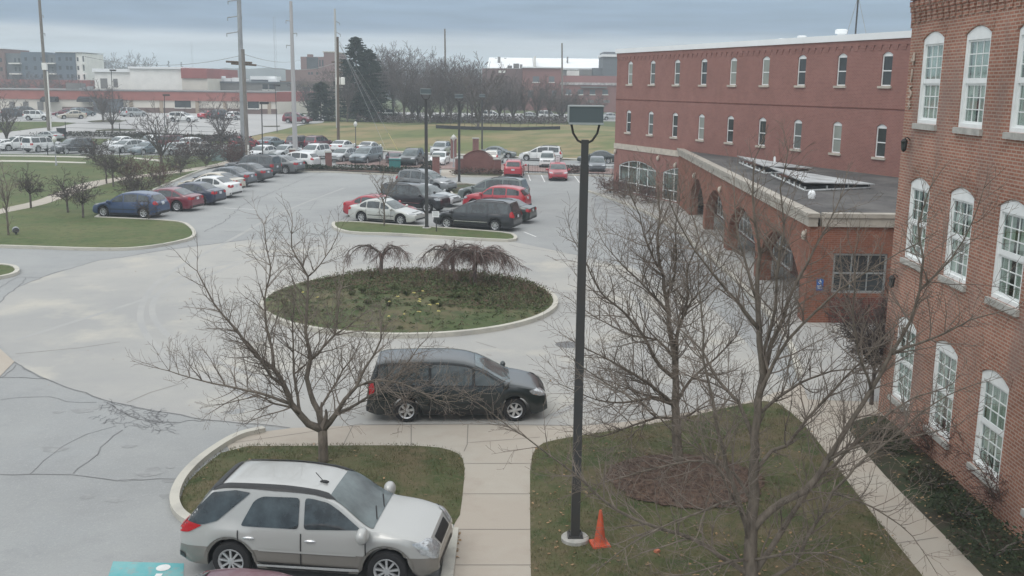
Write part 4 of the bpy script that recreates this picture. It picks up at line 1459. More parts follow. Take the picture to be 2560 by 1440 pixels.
def wheel_mb(r, spokes, sg):
    t = MB()
    wd = .21
    t.lathe([(r * .60, -wd / 2 + .02), (r * .70, -wd / 2), (r * .93, -wd / 2 + .01), (r, -wd / 2 + .05), (r, wd / 2 - .05), (r * .93, wd / 2 - .01), (r * .70, wd / 2), (r * .62, wd / 2 - .015), (r * .60, wd / 2 - .07), (0, wd / 2 - .075)], 28, 'y')
    m = MB()
    y1 = wd / 2
    m.lathe([(r * .66, y1 - .004), (r * .645, y1 + .006), (r * .585, y1 - .004), (r * .55, y1 - .05)], 28, 'y')
    m.lathe([(r * .20, y1 - .045), (r * .17, y1 - .006), (r * .08, y1 + .0), (0, y1 + .0)], 14, 'y')
    for k in range(spokes):
        a = 2 * math.pi * k / spokes + .2
        c, sn = math.cos(a), math.sin(a)
        w0, w1 = (r * .045, r * .055) if spokes > 7 else (r * .085, r * .10)
        q = []
        for rr, w, yy in ((r * .12, w0, y1 - .012), (r * .60, w1, y1 - .008)):
            for e in (-1, 1):
                q.append((rr * c - e * w * sn, yy, rr * sn + e * w * c))
        for rr, w, yy in ((r * .12, w0, y1 - .06), (r * .60, w1, y1 - .05)):
            for e in (-1, 1):
                q.append((rr * c - e * w * sn, yy, rr * sn + e * w * c))
        m.add(q, [(0, 1, 3, 2), (4, 6, 7, 5), (0, 2, 6, 4), (1, 5, 7, 3), (2, 3, 7, 6), (0, 4, 5, 1)])
    if sg < 0:
        for b in (t, m):
            b.v = [(x, -y, z) for x, y, z in b.v]
            b.f = [f[::-1] for f in b.f]
    return t, m

PROTO = {}
def proto(k):
    """meshes of one kind of car, built once"""
    if k in PROTO: return PROTO[k]
    B = Body(k)
    S = B.S
    P = []                                                    # (name, MB, material, smooth, children)
    L2 = B.L / 2
    fine = S.get('fine')
    P.append(('body', B.mb, ['PAINT', M['trimblack']], True, []))
    for sg in (1, -1):
        for i, (a, b) in enumerate(S['win']):
            q = B.winpoly(a, b)
            if len(q) < 4: continue
            ch = []
            if fine:
                cx_ = sum(a_ for a_, _ in q) / len(q)
                zc_ = sum(b_ for _, b_ in q) / len(q)
                qo = [(cx_ + (a_ - cx_) * (1 + .035 / max(.2, abs(a_ - cx_))), zc_ + (b_ - zc_) * (1 + .035 / max(.1, abs(b_ - zc_)))) for a_, b_ in q]
                P.append(('window_seal', B.side(qo, sg, off=.006, rounded=.05), M['trimblack'], True, []))
            P.append(('side_window', B.side(q, sg, off=.016 if fine else .008, rounded=.06), M['carglass'] if not fine else M['glass_side'], True, ch))
    if k == 'crossover':
        for sg in (1, -1):
            for poly in ([(1.02, 1.10), (.62, 1.40), (.40, 1.53), (.10, 1.585), (-.02, 1.59), (-.02, 1.06)], [(-.12, 1.06), (-.12, 1.59), (-.80, 1.58), (-.95, 1.50), (-1.16, 1.10), (-1.16, 1.06)]):
                P.append(('side_window', B.side(poly, sg, off=.010, rounded=.07), M['carglass'], True, []))
            P.append(('rear_quarter_glass', B.side([(-1.02, 1.63), (-1.30, 1.66), (-1.72, 1.60), (-2.24, 1.08), (-2.26, 1.03), (-1.85, 1.05), (-1.62, 1.12)], sg, off=.016, rounded=.03, g=.05), M['carglass'], True, []))
            P.append(('roof_band', B.top([(.52, sg * .66), (.36, sg * .70), (-.6, sg * .70), (-1.5, sg * .685), (-1.74, sg * .67), (-1.74, sg * .55), (-.6, sg * .57), (.36, sg * .56)], off=.016, rounded=0, g=.05), M['trimblack'], True, []))
        P.append(('roof_spoiler', B.top([(-1.62, -.56), (-1.62, .56), (-1.80, .66), (-1.80, -.66)], off=.02, rounded=0, g=.06), M['trimblack'], True, []))
    xa, xb = S['shield']
    def hwr(x): return max(abs(p[1]) for p in B.section(x)[9:12])
    n = 6
    pl = [(xa - .01 + (.05 if False else 0), y) for y in (-hwr(xa) + .02, 0, hwr(xa) - .02)]
    ws = []
    for i in range(n + 1):
        x = xa + (xb - xa) * i / n
        ws.append((x, hwr(x) - .055))
    pl = [(x, -y) for x, y in ws] + [(x, y) for x, y in reversed(ws)]
    P.append(('windscreen', B.top(pl, off=.010, rounded=.05), M['glass_shield'], True, []))
    ra, rb = S['rear']
    if S['tail'] == 'deck':
        ws = [(ra + (rb - ra) * i / n, hwr(ra + (rb - ra) * i / n) - .07) for i in range(n + 1)]
        pl = [(x, -y) for x, y in ws] + [(x, y) for x, y in reversed(ws)]
        P.append(('rear_window', B.top(pl, off=.010, rounded=.08), M['carglass'], True, []))
    else:
        z0, z1 = B.zt(rb) + .02, B.zt(ra) - .06
        w0, w1 = (hwr(rb) - .10, hwr(ra) - .09) if k != 'crossover' else (hwr(rb) - .0, hwr(ra) - .0)
        P.append(('rear_window', B.end([(-w0, z0), (w0, z0), (w1, z1), (-w1, z1)], -1, off=.010, rounded=.09), M['carglass'], True, []))
    la, lb = S['lamp']
    W2 = B.W / 2
    for sg in (1, -1):
        poly = [(sg * (W2 * .52), la + .01), (sg * (W2 * .93), la + .05), (sg * (W2 * .93), lb), (sg * (W2 * .60), lb - .03)]
        if k == 'crossover':
            poly = [(sg * W2 * .52, .72), (sg * W2 * .78, .60), (sg * W2 * .90, .64), (sg * W2 * .93, .92), (sg * W2 * .70, .93), (sg * W2 * .54, .84)]
        d = Vector((-1, -.35 * sg, 0)).normalized()
        mb = B.patch(poly, Vector((5, 0, 0)) - d * 0, Vector((0, 1, 0)), Vector((0, 0, 1)), Vector((-1, 0, 0)), off=.016, rounded=.05, g=.05)
        ch = []
        if fine and k != 'crossover':
            c = poly[1] if k == 'crossover' else poly[2]
            am = B.patch([(sg * W2 * .89, la + .07), (sg * W2 * .93, la + .08), (sg * W2 * .93, lb - .06), (sg * W2 * .89, lb - .06)], Vector((5, 0, 0)), Vector((0, 1, 0)), Vector((0, 0, 1)), Vector((-1, 0, 0)), off=.016, rounded=.02)
            ch.append(('indicator', am, M['lens_amber'], True, []))
        P.append(('headlight', mb, M['lens_clear'], True, ch))
        ta, tb = S['tl']
        if S['tail'] == 'deck':
            poly = [(sg * W2 * .50, ta + .03), (sg * W2 * .85, ta), (sg * W2 * .85, tb - .03), (sg * W2 * .50, tb - .02)]
        else:
            poly = [(sg * W2 * .70, ta), (sg * W2 * .86, ta), (sg * W2 * .85, tb), (sg * W2 * .74, tb)]
        P.append(('taillight', B.end(poly, -1, off=.016, rounded=.03, g=.05), M['lens_red'], True, []))
        # lens wrapping round the corner onto the side
        x0 = -L2 + .02
        P.append(('taillight', B.side([(x0, ta + .0), (x0 + .20, ta + .03), (x0 + .24, (ta + tb) / 2), (x0 + .20, tb - .01), (x0 + .08, tb + .0)] if k != 'crossover' else [(x0, .86), (x0 + .22, .90), (x0 + .46, 1.03), (x0 + .10, 1.10), (x0 + .03, 1.08)], sg, off=.018, rounded=.03, g=.04), M['lens_red'], True, []))
        P.append(('headlight', B.side([(L2 - .04, la + .03), (L2 - .28, la + .05), (L2 - .42, lb - .01), (L2 - .14, lb + .02)], sg, off=.018, rounded=.03, g=.04), M['lens_clear'], True, []))
        # mirror
        m = MB()
        mx = xa - .14
        mz = S['belt'][0] + .10
        m.ellipsoid((mx, sg * (W2 + .11), mz), (.085, .135, .105) if k != 'crossover' else (.12, .17, .15), 12, 8)
        m.tube([(mx + .03, sg * (W2 - .08), mz - .05), (mx, sg * (W2 + .05), mz - .02)], .028, 5)
        P.append(('wing_mirror', m, 'PAINT', True, []))
        for x in ([S['win'][0][1] + .18, S['win'][1][1] + .18] if S['win'] else [.10, -1.02]):
            m = MB()
            z = S['belt'][0] - .115
            h = B.tree.ray_cast(Vector((x, 3 * sg, z)), Vector((0, -sg, 0)))
            if h[0]:
                m.ellipsoid((x, h[0].y + .012 * sg, z), (.105, .022, .026), 10, 6)
                P.append(('door_handle', m, M['chrome'] if k == 'crossover' else 'PAINT', True, []))
        # door shut lines and sill moulding
        m = MB()
        lines = [S['win'][0][1] - .04, S['win'][0][0] - .10, S['win'][1][1] - .04] if S['win'] else [-.07, 1.10, -1.22]
        for x in lines:
            q = B.side([(x - .010, S['sill'] + .12), (x + .010, S['sill'] + .12), (x + .010, S['belt'][0] + .01), (x - .010, S['belt'][0] + .01)], sg, off=.012, rounded=0, g=.05)
            m.add(q.v, q.f)
        P.append(('door_seam', m, M['trimblack'], False, []))
        f_, r_ = S['wb']
        q = B.side([(f_ - B.Ra - .04, S['sill'] + .02), (r_ + B.Ra + .04, S['sill'] + .02), (r_ + B.Ra + .04, S['sill'] + (.16 if fine else .10)), (f_ - B.Ra - .04, S['sill'] + (.14 if fine else .10))], sg, off=.012, rounded=0, g=.2)
        P.append(('sill_trim', q, M['trimblack'], True, []))
        if k not in ('crossover',):
            zz = S['sill'] + .30
            q = B.side([(f_ - B.Ra - .06, zz), (r_ + B.Ra + .06, zz), (r_ + B.Ra + .06, zz + .035), (f_ - B.Ra - .06, zz + .035)], sg, off=.014, rounded=0, g=.2)
            P.append(('side_moulding', q, 'MOULD', True, []))
        if k == 'crossover':
            q = B.side([(f_ - B.Ra - .10, .635), (r_ + B.Ra + .10, .635), (r_ + B.Ra + .10, .675), (f_ - B.Ra - .10, .675)], sg, off=.016, rounded=0, g=.2)
            P.append(('side_moulding', q, M['paint_top'], True, []))
            q = B.side([(f_ - B.Ra - .06, .34), (r_ + B.Ra + .06, .34), (r_ + B.Ra + .06, .375), (f_ - B.Ra - .06, .395)], sg, off=.014, rounded=0, g=.2)
            P.append(('sill_strip', q, M['chrome'], True, []))
        for wx in S['wb']:
            # wheel-arch lip
            m = MB()
            n = 18
            vs = []
            for i in range(n + 1):
                a = math.pi * (.04 + .92 * i / n)
                for rr in (B.Ra - .004, B.Ra + .055):
                    x, z = wx + rr * math.cos(a), S['r'] + rr * math.sin(a)
                    h = B.tree.ray_cast(Vector((x, 3 * sg, z + .004)), Vector((0, -sg, 0)))
                    y = h[0].y if h[0] and abs(h[0].y) > W2 * .7 else sg * (W2 - .03)
                    vs.append((x, y + sg * .012, z))
            m.add(vs, [(2 * i, 2 * i + 1, 2 * i + 3, 2 * i + 2) if sg > 0 else (2 * i, 2 * i + 2, 2 * i + 3, 2 * i + 1) for i in range(n)])
            P.append(('arch_lip', m, M['paint_low'] if k == 'crossover' else 'PAINT', True, []))
            t, rm = wheel_mb(S['r'], S.get('spokes', 7), sg)
            off = Vector((wx, sg * (W2 - .135), S['r']))
            t.v = [tuple(Vector(q) + off) for q in t.v]
            rm.v = [tuple(Vector(q) + off) for q in rm.v]
            P.append(('wheel', t, M['rubber'], True, [('rim', rm, M['rim'], True, [])]))
    gz = (la + lb) / 2 + (.02 if k == 'crossover' else 0)
    P.append(('grille', B.end([(-W2 * .42, gz - .10), (W2 * .42, gz - .10), (W2 * .46, gz + .06), (-W2 * .46, gz + .06)], 1, off=.008, rounded=.03), M['trimblack'], True, []))
    P.append(('lower_grille', B.end([(-W2 * .6, S['sill'] + .08), (W2 * .6, S['sill'] + .08), (W2 * .66, S['sill'] + .20), (-W2 * .66, S['sill'] + .20)], 1, off=.008, rounded=.04), M['trimblack'], True, []))
    pz = .80 if S['tail'] == 'deck' else .86
    P.append(('number_plate', B.end([(-.16, pz - .08), (.16, pz - .08), (.16, pz + .08), (-.16, pz + .08)], -1, off=.016, rounded=.02), M['plate'], False, []))
    P.append(('rear_bumper', B.end([(-W2 * .92, S['sill'] + .09), (W2 * .92, S['sill'] + .09), (W2 * .92, S['sill'] + .22), (-W2 * .92, S['sill'] + .22)], -1, off=.012, rounded=.04), M['trimblack'], True, []))
    if S.get('rails'):
        for sg in (1, -1):
            m = MB()
            xs = [S['shield'][1] - .35 - (S['shield'][1] - .35 - S['rear'][0] - .1) * i / 8 for i in range(9)]
            pts = []
            for i, x in enumerate(xs):
                y = hwr(x) - .03
                pts.append((x, sg * y, B.zt(x) + (-.06 if i in (0, 8) else .015)))
            m.tube(pts, .022, 6)
            P.append(('roof_rail', m, M['trimblack'], True, []))
    if k == 'crossover':
        m = MB()
        m.ellipsoid((.18, -.22, 1.70), (.09, .03, .035), 8, 5)
        m.tube([(.15, -.22, 1.72), (.02, -.22, 1.87)], .008, 5)
        P.append(('antenna', m, M['trimblack'], True, []))
    m = MB()                                                  # wipers
    for y0 in (.10, -.45):
        h0, h1 = Vector((xa - .02, y0, B.zt(xa) + .02)), Vector((xa - .14, y0 + .42, B.zt(xa - .14) + .02))
        m.tube([h0, h1], .012, 4)
    P.append(('wiper', m, M['trimblack'], False, []))
    PROTO[k] = P
    return P

MESHES = {}
def car(k, paintkey, loc, heading, label, scale=1.0, group=None, name='parked_car', cat='car', skip=()):
    root = thing(name, loc, math.pi / 2 - heading, label, cat, group)
    root.scale = (scale,) * 3
    def add(items, parent, path):
        for i, (nm, mb, mat, sm, ch) in enumerate(items):
            if nm in skip or not mb.f: continue
            mats = mat if isinstance(mat, list) else [mat]
            key = (k, path, i, paintkey if any(x in ('PAINT', 'MOULD') for x in mats if isinstance(x, str)) else None)
            if key not in MESHES:
                pm = M['two_tone'] if paintkey == 'two_tone' else paint(paintkey)
                ms = [pm if x == 'PAINT' else (M['chrome'] if paintkey == 'black' else M['trimblack'] if paintkey != 'white' else pm) if x == 'MOULD' else x for x in mats]
                o = mb.build(nm, ms, parent, smooth=sm, angle=28 if nm == 'body' else 50)
                MESHES[key] = o.data
            else:
                o = link(nm, MESHES[key], parent)
            add(ch, o, path + (i,))
    add(proto(k), root, ())
    return root
M['paint_top'] = pmat('paint_top', (.43, .434, .418), .32, .2, coat=.7)
M['paint_low'] = pmat('paint_low', (.195, .182, .163), .35, .2, coat=.6)
M['two_tone'] = two_tone()

def hfwd(h): return Vector((math.sin(h), math.cos(h), 0))
def carpx(k, pk, px, py, hdeg, label, dz=False, scale=1.0, **kw):
    """place a car whose lowest visible edge is centred at this spot on the ground"""
    h = R_(hdeg)
    p = att(px, py) if dz else at(px, py)
    S = SPEC[k]
    v = Vector((p.x, p.y, 0)).normalized()
    f = hfwd(h)
    l = Vector((f.y, -f.x, 0))
    ext = (abs(f.dot(v)) * S['L'] / 2 * .92 + abs(l.dot(v)) * S['W'] / 2 * .92) * scale
    c = p + v * ext
    c.z = terrain(c.x, c.y) if dz else 0
    return car(k, pk, c, h, label, scale, **kw)

# the two in front
A_, B_ = at(965, 1425, .36), at(573, 1400, .36)
f = (A_ - B_).normalized()
h = math.atan2(f.x, f.y)
mid = (A_ + B_) / 2 + Vector((-f.y, f.x, 0)) * .82
SUVROOT = car('crossover', 'two_tone', (mid.x, mid.y, 0.004), h, "white and taupe two-tone crossover parked in front of the small lawn", .995)
A_, B_ = at(1298, 1024, .33), at(1016, 1026, .33)
f = (A_ - B_).normalized()
h = math.atan2(f.x, f.y)
mid = (A_ + B_) / 2 + Vector((-f.y, f.x, 0)) * .86 - f * .15
car('people_carrier', 'green_black', (mid.x, mid.y, .004), h, "dark green-black minivan stopped in the drive beside the round bed", .94, name='minivan', cat='minivan')
p = at(650, 1424, 1.43)
car('sedan', 'maroon', (p.x + .25, p.y - .64, .003), R_(96), "maroon car whose roof just shows below the two-tone crossover", 1.0)
GL = "cars nosed up to the lawn kerb"
for k, pk, px, py, hd, sc, lab in (
    ('hatch', 'blue', 330, 549, -80.5, 1.10, "dark blue hatchback parked beside the rounded lawn kerb"),
    ('coupe', 'wine', 412, 532, -80, 1.10, "dark red coupe between the blue hatchback and a navy sedan"),
    ('sedan', 'navy', 474, 516, -79, 1.10, "navy sedan between the dark red coupe and a bright white sedan"),
    ('sedan', 'white', 518, 498, -78, 1.12, "bright white sedan between the navy sedan and a beige sedan"),
    ('coupe', 'beige', 530, 484, -78, 1.12, "beige sedan half hidden behind the bright white sedan"),
    ('sedan', 'steel', 562, 470, -77, 1.15, "steel grey sedan parked behind the beige sedan in the lawn row"),
    ('sedan', 'dark_grey', 606, 458, -76, 1.15, "charcoal sedan between the steel grey sedan and a tall dark crossover"),
    ('boxy', 'dark_grey', 634, 445, -76, 1.15, "tall dark grey crossover in the lawn row, next to a silver-grey sedan"),
    ('sedan', 'grey', 690, 436, -75, 1.2, "silver-grey sedan between the tall dark crossover and a white hatchback"),
    ('hatch', 'white', 740, 424, -74, 1.18, "white hatchback at the fence end of the lawn row")):
    carpx(k, pk, px, py, hd, lab, scale=sc, group=GL)
GM = "cars parked nose to nose behind the grass island"
for k, pk, px, py, hd, sc, lab in (
    ('sedan', 'silver_warm', 968, 565, 112, 1.05, "silver sedan parked along the grass island beside the young tree"),
    ('sedan', 'red', 952, 553, 112, 1.05, "red sedan mostly hidden behind the silver sedan at the island"),
    ('boxy', 'black', 1038, 535, 113, 1.08, "black boxy jeep-like car behind the red sedan and silver sedan"),
    ('coupe', 'silver', 1066, 520, 114, 1.1, "silver car seen past the nose of the black boxy car"),
    ('wagon', 'grey', 1066, 484, 118, 1.12, "grey wagon with silver wheels facing the small planted triangle"),
    ('minivan', 'black', 1194, 580, -72, 1.04, "black minivan with a bright side strip beside the white sign"),
    ('sedan', 'dark_green', 1246, 560, -72, 1.04, "dark sedan showing only its tail behind the black minivan"),
    ('retro', 'bright_red', 1242, 530, -73, 1.10, "bright red tall hatchback behind the black minivan"),
    ('minivan', 'green_grey', 1234, 508, -73, 1.05, "grey-green minivan with roof bars behind the red tall hatchback")):
    carpx(k, pk, px, py, hd, lab, scale=sc, group=GM)
carpx('suv', 'bright_red', 1286, 447, 4, "red crossover seen from behind, next to the brick sign wall", scale=1.0)
carpx('hatch', 'red', 1394, 453, 181, "red hatchback with a dark grille facing the car park", scale=1.05)
GS = "cars parked along the street beyond the fence"
for k, pk, px, py, hd, sc, lab in (
    ('suv', 'bright_red', 612, 376, 20, 1.05, "red car beside the two tall grey utility poles"),
    ('coupe', 'blue_grey', 682, 372, 22, 1.08, "pale green-grey sedan with its tail to the street, by the lamp post"),
    ('suv', 'brown', 752, 376, 20, 1.08, "brown crossover partly hidden by the white utility pole"),
    ('suv', 'maroon', 798, 376, 20, 1.08, "maroon crossover parked tail-out against the field"),
    ('sedan', 'white', 860, 383, 18, 1.08, "white sedan tail-out on the field side by the brown pole"),
    ('sedan', 'white', 926, 386, 16, 1.05, "white sedan tail-out on the field side, furthest from the poles"),
    ('suv', 'silver', 1102, 391, 190, 1.0, "silver crossover facing the car park at the field kerb"),
    ('sedan', 'green_grey', 1246, 396, 98, .98, "grey-green sedan driving along the street behind the sign wall"),
    ('minivan', 'white', 1352, 403, -82, 1.0, "white minivan passing along the street by the field"),
    ('sedan', 'dark_green', 1492, 409, -85, 1.0, "dark green sedan on the street close to the long building"),
    ('sedan', 'white', 656, 400, 205, 1.08, "white sedan behind the railing beside a teal-grey bin"),
    ('sedan', 'silver', 712, 398, 205, 1.08, "silver sedan facing the railing between two poles"),
    ('suv', 'white', 786, 402, 202, 1.05, "white crossover nose-out beside the brick fence pillar"),
    ('hatch', 'silver', 858, 407, 200, 1.05, "silver hatchback facing the railing by the brick pillar"),
    ('minivan', 'blue_grey', 916, 411, 198, 1.03, "blue-grey minivan facing the railing"),
    ('coupe', 'maroon', 988, 414, 165, .95, "low dark red car behind the teal box and railing"),
    ('suv', 'dark_green', 1030, 417, 190, 1.05, "very dark green crossover facing the railing"),
    ('sedan', 'white', 1099, 416, 186, 1.02, "white sedan nose-out beside the brick gate pillar"),
    ('suv', 'silver_warm', 1236, 412, 10, .92, "pale crossover just showing behind the brick sign wall"),
    ('boxy', 'white', 1368, 421, 184, .95, "white square-fronted crossover facing the car park behind the low sign"),
    ('hatch', 'steel', 1492, 432, 184, 1.02, "grey hatchback facing the car park beside the long brick building")):
    carpx(k, pk, px, py, hd, lab, dz=True, scale=sc, group=GS)
GW = "cars in the rows beyond the lawn"
for k, pk, px, py, hd, sc, lab in (
    ('sedan', 'white', 4, 379, 215, 1.0, "white car nose-out at the very edge of the view"),
    ('suv', 'white', 45, 378, 222, 1.06, "white crossover with its nose towards the lawn, before the white square wagon"),
    ('boxy', 'white', 106, 382, 22, 1.08, "white square wagon showing its tail to the lawn"),
    ('suv', 'dark_grey', 184, 386, 215, 1.08, "dark grey crossover nose-out next to the white square wagon"),
    ('coupe', 'silver', 122, 356, -65, 1.0, "pale silver coupe behind the two white cars and the dark bin"),
    ('sedan', 'white', 300, 372, 205, 1.05, "white sedan behind a silver hatchback near the grey bush"),
    ('hatch', 'silver', 318, 384, 208, 1.08, "silver hatchback facing the lawn"),
    ('suv', 'white', 378, 374, 205, 1.05, "white crossover behind the bare tree on the lawn"),
    ('sedan', 'blue_grey', 368, 388, 205, 1.05, "blue-grey sedan facing the lawn beside the bare tree"),
    ('suv', 'wine', 442, 374, 25, 1.05, "dark red car tail-out beside the white hatchback"),
    ('sedan', 'silver', 436, 390, 205, 1.05, "silver sedan facing the lawn next to the dark bush"),
    ('hatch', 'white', 488, 376, 24, 1.08, "white hatchback tail-out beside the dark red car"),
    ('sedan', 'silver_warm', 502, 390, 206, 1.0, "silver sedan half hidden by the dense dark bush")):
    carpx(k, pk, px, py, hd, lab, dz=True, scale=sc, group=GW)
GR = "cars in the shop car park"
for k, pk, px, py, hd, sc, lab in (
    ('suv', 'steel', 40, 296, 60, 1.0, "dark crossover parked by the shop's white panels"),
    ('suv', 'dark_grey', 70, 291, 30, 1.0, "grey crossover parked tail-out against the shop front"),
    ('boxy', 'white', 94, 302, 80, .92, "white open-backed jeep-like car by the leaning wooden pole"),
    ('sedan', 'beige', 180, 298, 235, 1.0, "beige sedan nose-out by the shop awning"),
    ('wagon', 'blue_grey', 208, 292, 30, 1.0, "blue-grey wagon behind the beige sedan"),
    ('sedan', 'wine', 162, 291, 240, .95, "dark red car behind the beige sedan at the shop"),
    ('minivan', 'silver', 334, 293, 25, .98, "silver minivan parked tail-out along the shop wall"),
    ('wagon', 'white', 458, 307, 100, 1.02, "white crossover driving across the shop car park"),
    ('sedan', 'bright_red', 524, 298, 25, .98, "red sedan parked tail-out at the shop wall"),
    ('suv', 'steel', 556, 299, 20, .98, "dark car beside the red sedan at the shop wall"),
    ('hatch', 'white', 590, 301, 18, .98, "white hatchback tail-out beside the tall grey poles"),
    ('suv', 'wine', 744, 310, 98, 1.0, "dark red crossover at the corner of the shop car park")):
    carpx(k, pk, px, py, hd, lab, dz=True, scale=sc, group=GR)

# ------------------------------------------------------------------ lamps, poles, fences, signs
def yoke_lamp(base, h, label, w=.60, pw=.085, kind='light_pole'):
    """square pole on a concrete foot carrying a box floodlight in a curved yoke"""
    t = thing(kind, base, 0, label, "lamp post")
    m = MB()
    m.lathe([(0, .0), (.27, .0), (.27, .13), (.24, .16), (0, .165)], 20)
    m.build("concrete_base", M['stone_grey'], t, smooth=True)
    m = MB()
    hb = h - .62
    m.box(0, 0, .175, .30, .30, .03)
    for i, j in ((-1, -1), (1, -1), (1, 1), (-1, 1)):
        m.tube([(i * .11, j * .11, .19), (i * .11, j * .11, .24)], .014, 6)
    m.box(0, 0, (.19 + hb - .42) / 2, pw * 2, pw * 2, hb - .42 - .19, tx=.86)
    m.build("pole", M['steel_dark'], t)
    m = MB()
    m.box(0, 0, hb - .2, pw * 1.5, pw * 1.5, .45)
    m.build("slip_collar", M['steel_dark'], t)
    m = MB()
    for sg in (-1, 1):
        pts = [(sg * .05, 0, hb - .03), (sg * .13, 0, hb + .01), (sg * w * .36, 0, hb + .14), (sg * w * .42, 0, hb + .30)]
        m.tube(pts, .021, 6)
    m.build("yoke", M['steel_dark'], t, smooth=True)
    m = MB()
    m.b2(-w / 2, w / 2, -.20, .20, hb + .30, h - .012)
    m.build("lamp_head", pmat_cache('lamp_housing', (0.082, 0.105, 0.112), .55), t)
    m = MB()
    m.b2(-w / 2 - .012, w / 2 + .012, -.212, .212, h - .0115, h + .012)
    m.b2(-w / 2 - .012, w / 2 + .012, -.212, -.2005, hb + .30, hb + .335)
    m.b2(-w / 2 - .014, -w / 2 - .0005, -.212, .2, hb + .336, h - .013)
    m.build("lamp_rim", pmat_cache('lamp_rim', (0.30, 0.33, 0.33), .5), t)
    return t
b = at(1437, 1358)
top = atY(1463, 265, b.y)
yoke_lamp(b, top.z, "tall dark square lamp post with a box lamp on the lawn beside the orange cone", w=.60)
b = at(1067, 574)
yoke_lamp(b, atY(1062, 222, b.y).z, "dark lamp post rising from the narrow grass island near the white sign", w=.62, pw=.10)
b = at(1148, 459)
yoke_lamp(b, atY(1150, 236, b.y).z, "dark lamp post at the small planted triangle before the brick sign wall", w=.7, pw=.11)
b = att(1205, 392)
yoke_lamp(b, atY(1205, 236, b.y).z - b.z, "dark lamp post on the street between the brick sign wall and the field", w=.7, pw=.10)
def shoebox(px, py, tx, ty, label, r=.07):
    b = att(px, py)
    tp = atY(tx, ty, b.y)
    t = thing("light_pole", b, 0, label, "lamp post")
    m = MB()
    m.tube([(0, 0, 0), (tp.x - b.x, 0, tp.z - b.z)], [r, r * .8], 8)
    m.build("pole", M['steel_dark'], t)
    m = MB()
    m.box(tp.x - b.x + .28, 0, tp.z - b.z + .02, .95, .4, .26)
    m.build("lamp_head", M['steel_dark'], t)
shoebox(657, 404, 654, 258, "thin dark lamp post with a flat head by the railing near the grey poles")
shoebox(693, 331, 688, 214, "thin dark lamp post at the edge of the shop car park", .06)
shoebox(284, 300, 278, 176, "dark lamp post in front of the white upper shop building", .07)
shoebox(412, 330, 411, 238, "short dark lamp post behind the bare tree in the shop car park", .07)
def globe(px, py, tx, ty, label, pale=False):
    b = att(px, py)
    tp = atY(tx, ty, b.y)
    h = tp.z - b.z
    t = thing("lamp_post", b, 0, label, "lamp post")
    m = MB()
    m.lathe([(.13, 0), (.11, .3), (.055, .4), (.05, h - .75), (.09, h - .72), (.05, h - .66)], 10)
    m.build("post", M['galv'] if pale else M['steel_dark'], t, smooth=True)
    m = MB()
    m.lathe([(.10, h - .65), (.24, h - .42), (.22, h - .2), (.08, h - .06), (.02, h)], 12)
    m.build("lamp_globe", pmat_cache('globe', (0.62, 0.62, 0.58), .4), t, smooth=True)
globe(890, 386, 889, 303, "thin lamp post with a pale acorn globe in front of the brown field")
globe(1134, 420, 1130, 336, "thin lamp post with a pale acorn globe next to a brick gate pillar", True)
globe(141, 416, 137, 340, "pale lamp post with a square lantern head on the lawn by the white square wagon", True)
globe(417, 366, 416, 316, "lamp post with a pale globe behind the bare lawn tree", True)

def upole(px, py, tx, ty, r0, r1, mat, label, name="utility_pole"):
    b = att(px, py)
    tp = atY(tx, ty, b.y)
    t = thing(name, b, 0, label, "pole")
    m = MB()
    d = Vector((tp.x - b.x, 0, tp.z - b.z))
    m.tube([(0, 0, -.05), d * .5, d], [r0, (r0 + r1) / 2, r1], 12)
    m.build("shaft", mat, t, smooth=True)
    def loc(ax, ay):
        q = atY(ax, ay, b.y)
        return Vector((q.x - b.x, 0, q.z - b.z))
    return t, loc
def arms(t, loc, lst, mat, r=.07, name="arm"):
    for (ax, ay, bx, by) in lst:
        m = MB()
        p, q = loc(ax, ay), loc(bx, by)
        m.tube([p, q], r, 6)
        m.tube([q + Vector((0, 0, .03)), q + Vector((0, 0, -.35))], r * .8, 6)
        m.build(name, mat, t)
t, loc = upole(124, 345, 96, -30, .27, .19, M['wood_pole'], "leaning brown wooden utility pole with a white transformer box")
m = MB(); p = loc(115, 166)
m.box(p.x, -.45, p.z, .62, .5, 1.0)
m.build("transformer", M['white_far'], t)
m = MB(); m.tube([loc(119, 178) + Vector((.12, -.36, 0)), loc(129, 330) + Vector((.12, -.36, 0))], .10, 6)
m.build("conduit", M['white_far'], t)
arms(t, loc, [(98, 38, 108, 39), (99, 82, 112, 84)], M['galv'], .06)
t, loc = upole(611, 402, 596, -40, .34, .22, M['galv'], "tallest grey steel utility pole with side arms beside a shorter wooden pole")
arms(t, loc, [(597, 40, 569, 44), (599, 79, 567, 84), (597, 0, 570, 3), (599, 42, 604, 40), (600, 80, 604, 79)], M['galv'], .06)
m = MB()
for a in ((565, 154, 630, 157), (578, 159, 641, 163)):
    m.tube([loc(a[0], a[1]), loc(a[2], a[3])], .11, 6)
m.build("crossarm", M['wood_dark'], t)
t, loc = upole(620, 412, 607, 123, .24, .18, M['wood_pole'], "shorter grey-brown wooden pole standing against the tallest grey pole")
m = MB(); m.tube([loc(621, 362) + Vector((.05, -.28, 0)), loc(622, 412) + Vector((.05, -.28, 0))], .09, 6)
m.build("conduit", M['white_far'], t)
t, loc = upole(739, 400, 727, 3, .30, .17, pmat_cache('pale_pole', (0.42, 0.41, 0.41), .7), "slim whitish steel utility pole by the maroon crossover")
arms(t, loc, [(729, 53, 715, 51), (730, 84, 742, 83), (731, 114, 716, 113)], M['galv'], .05)
t, loc = upole(844, 320, 837, 22, .24, .15, pmat_cache('pale_pole2', (0.46, 0.46, 0.45), .7), "slim pale utility pole rising in front of the dark evergreen")
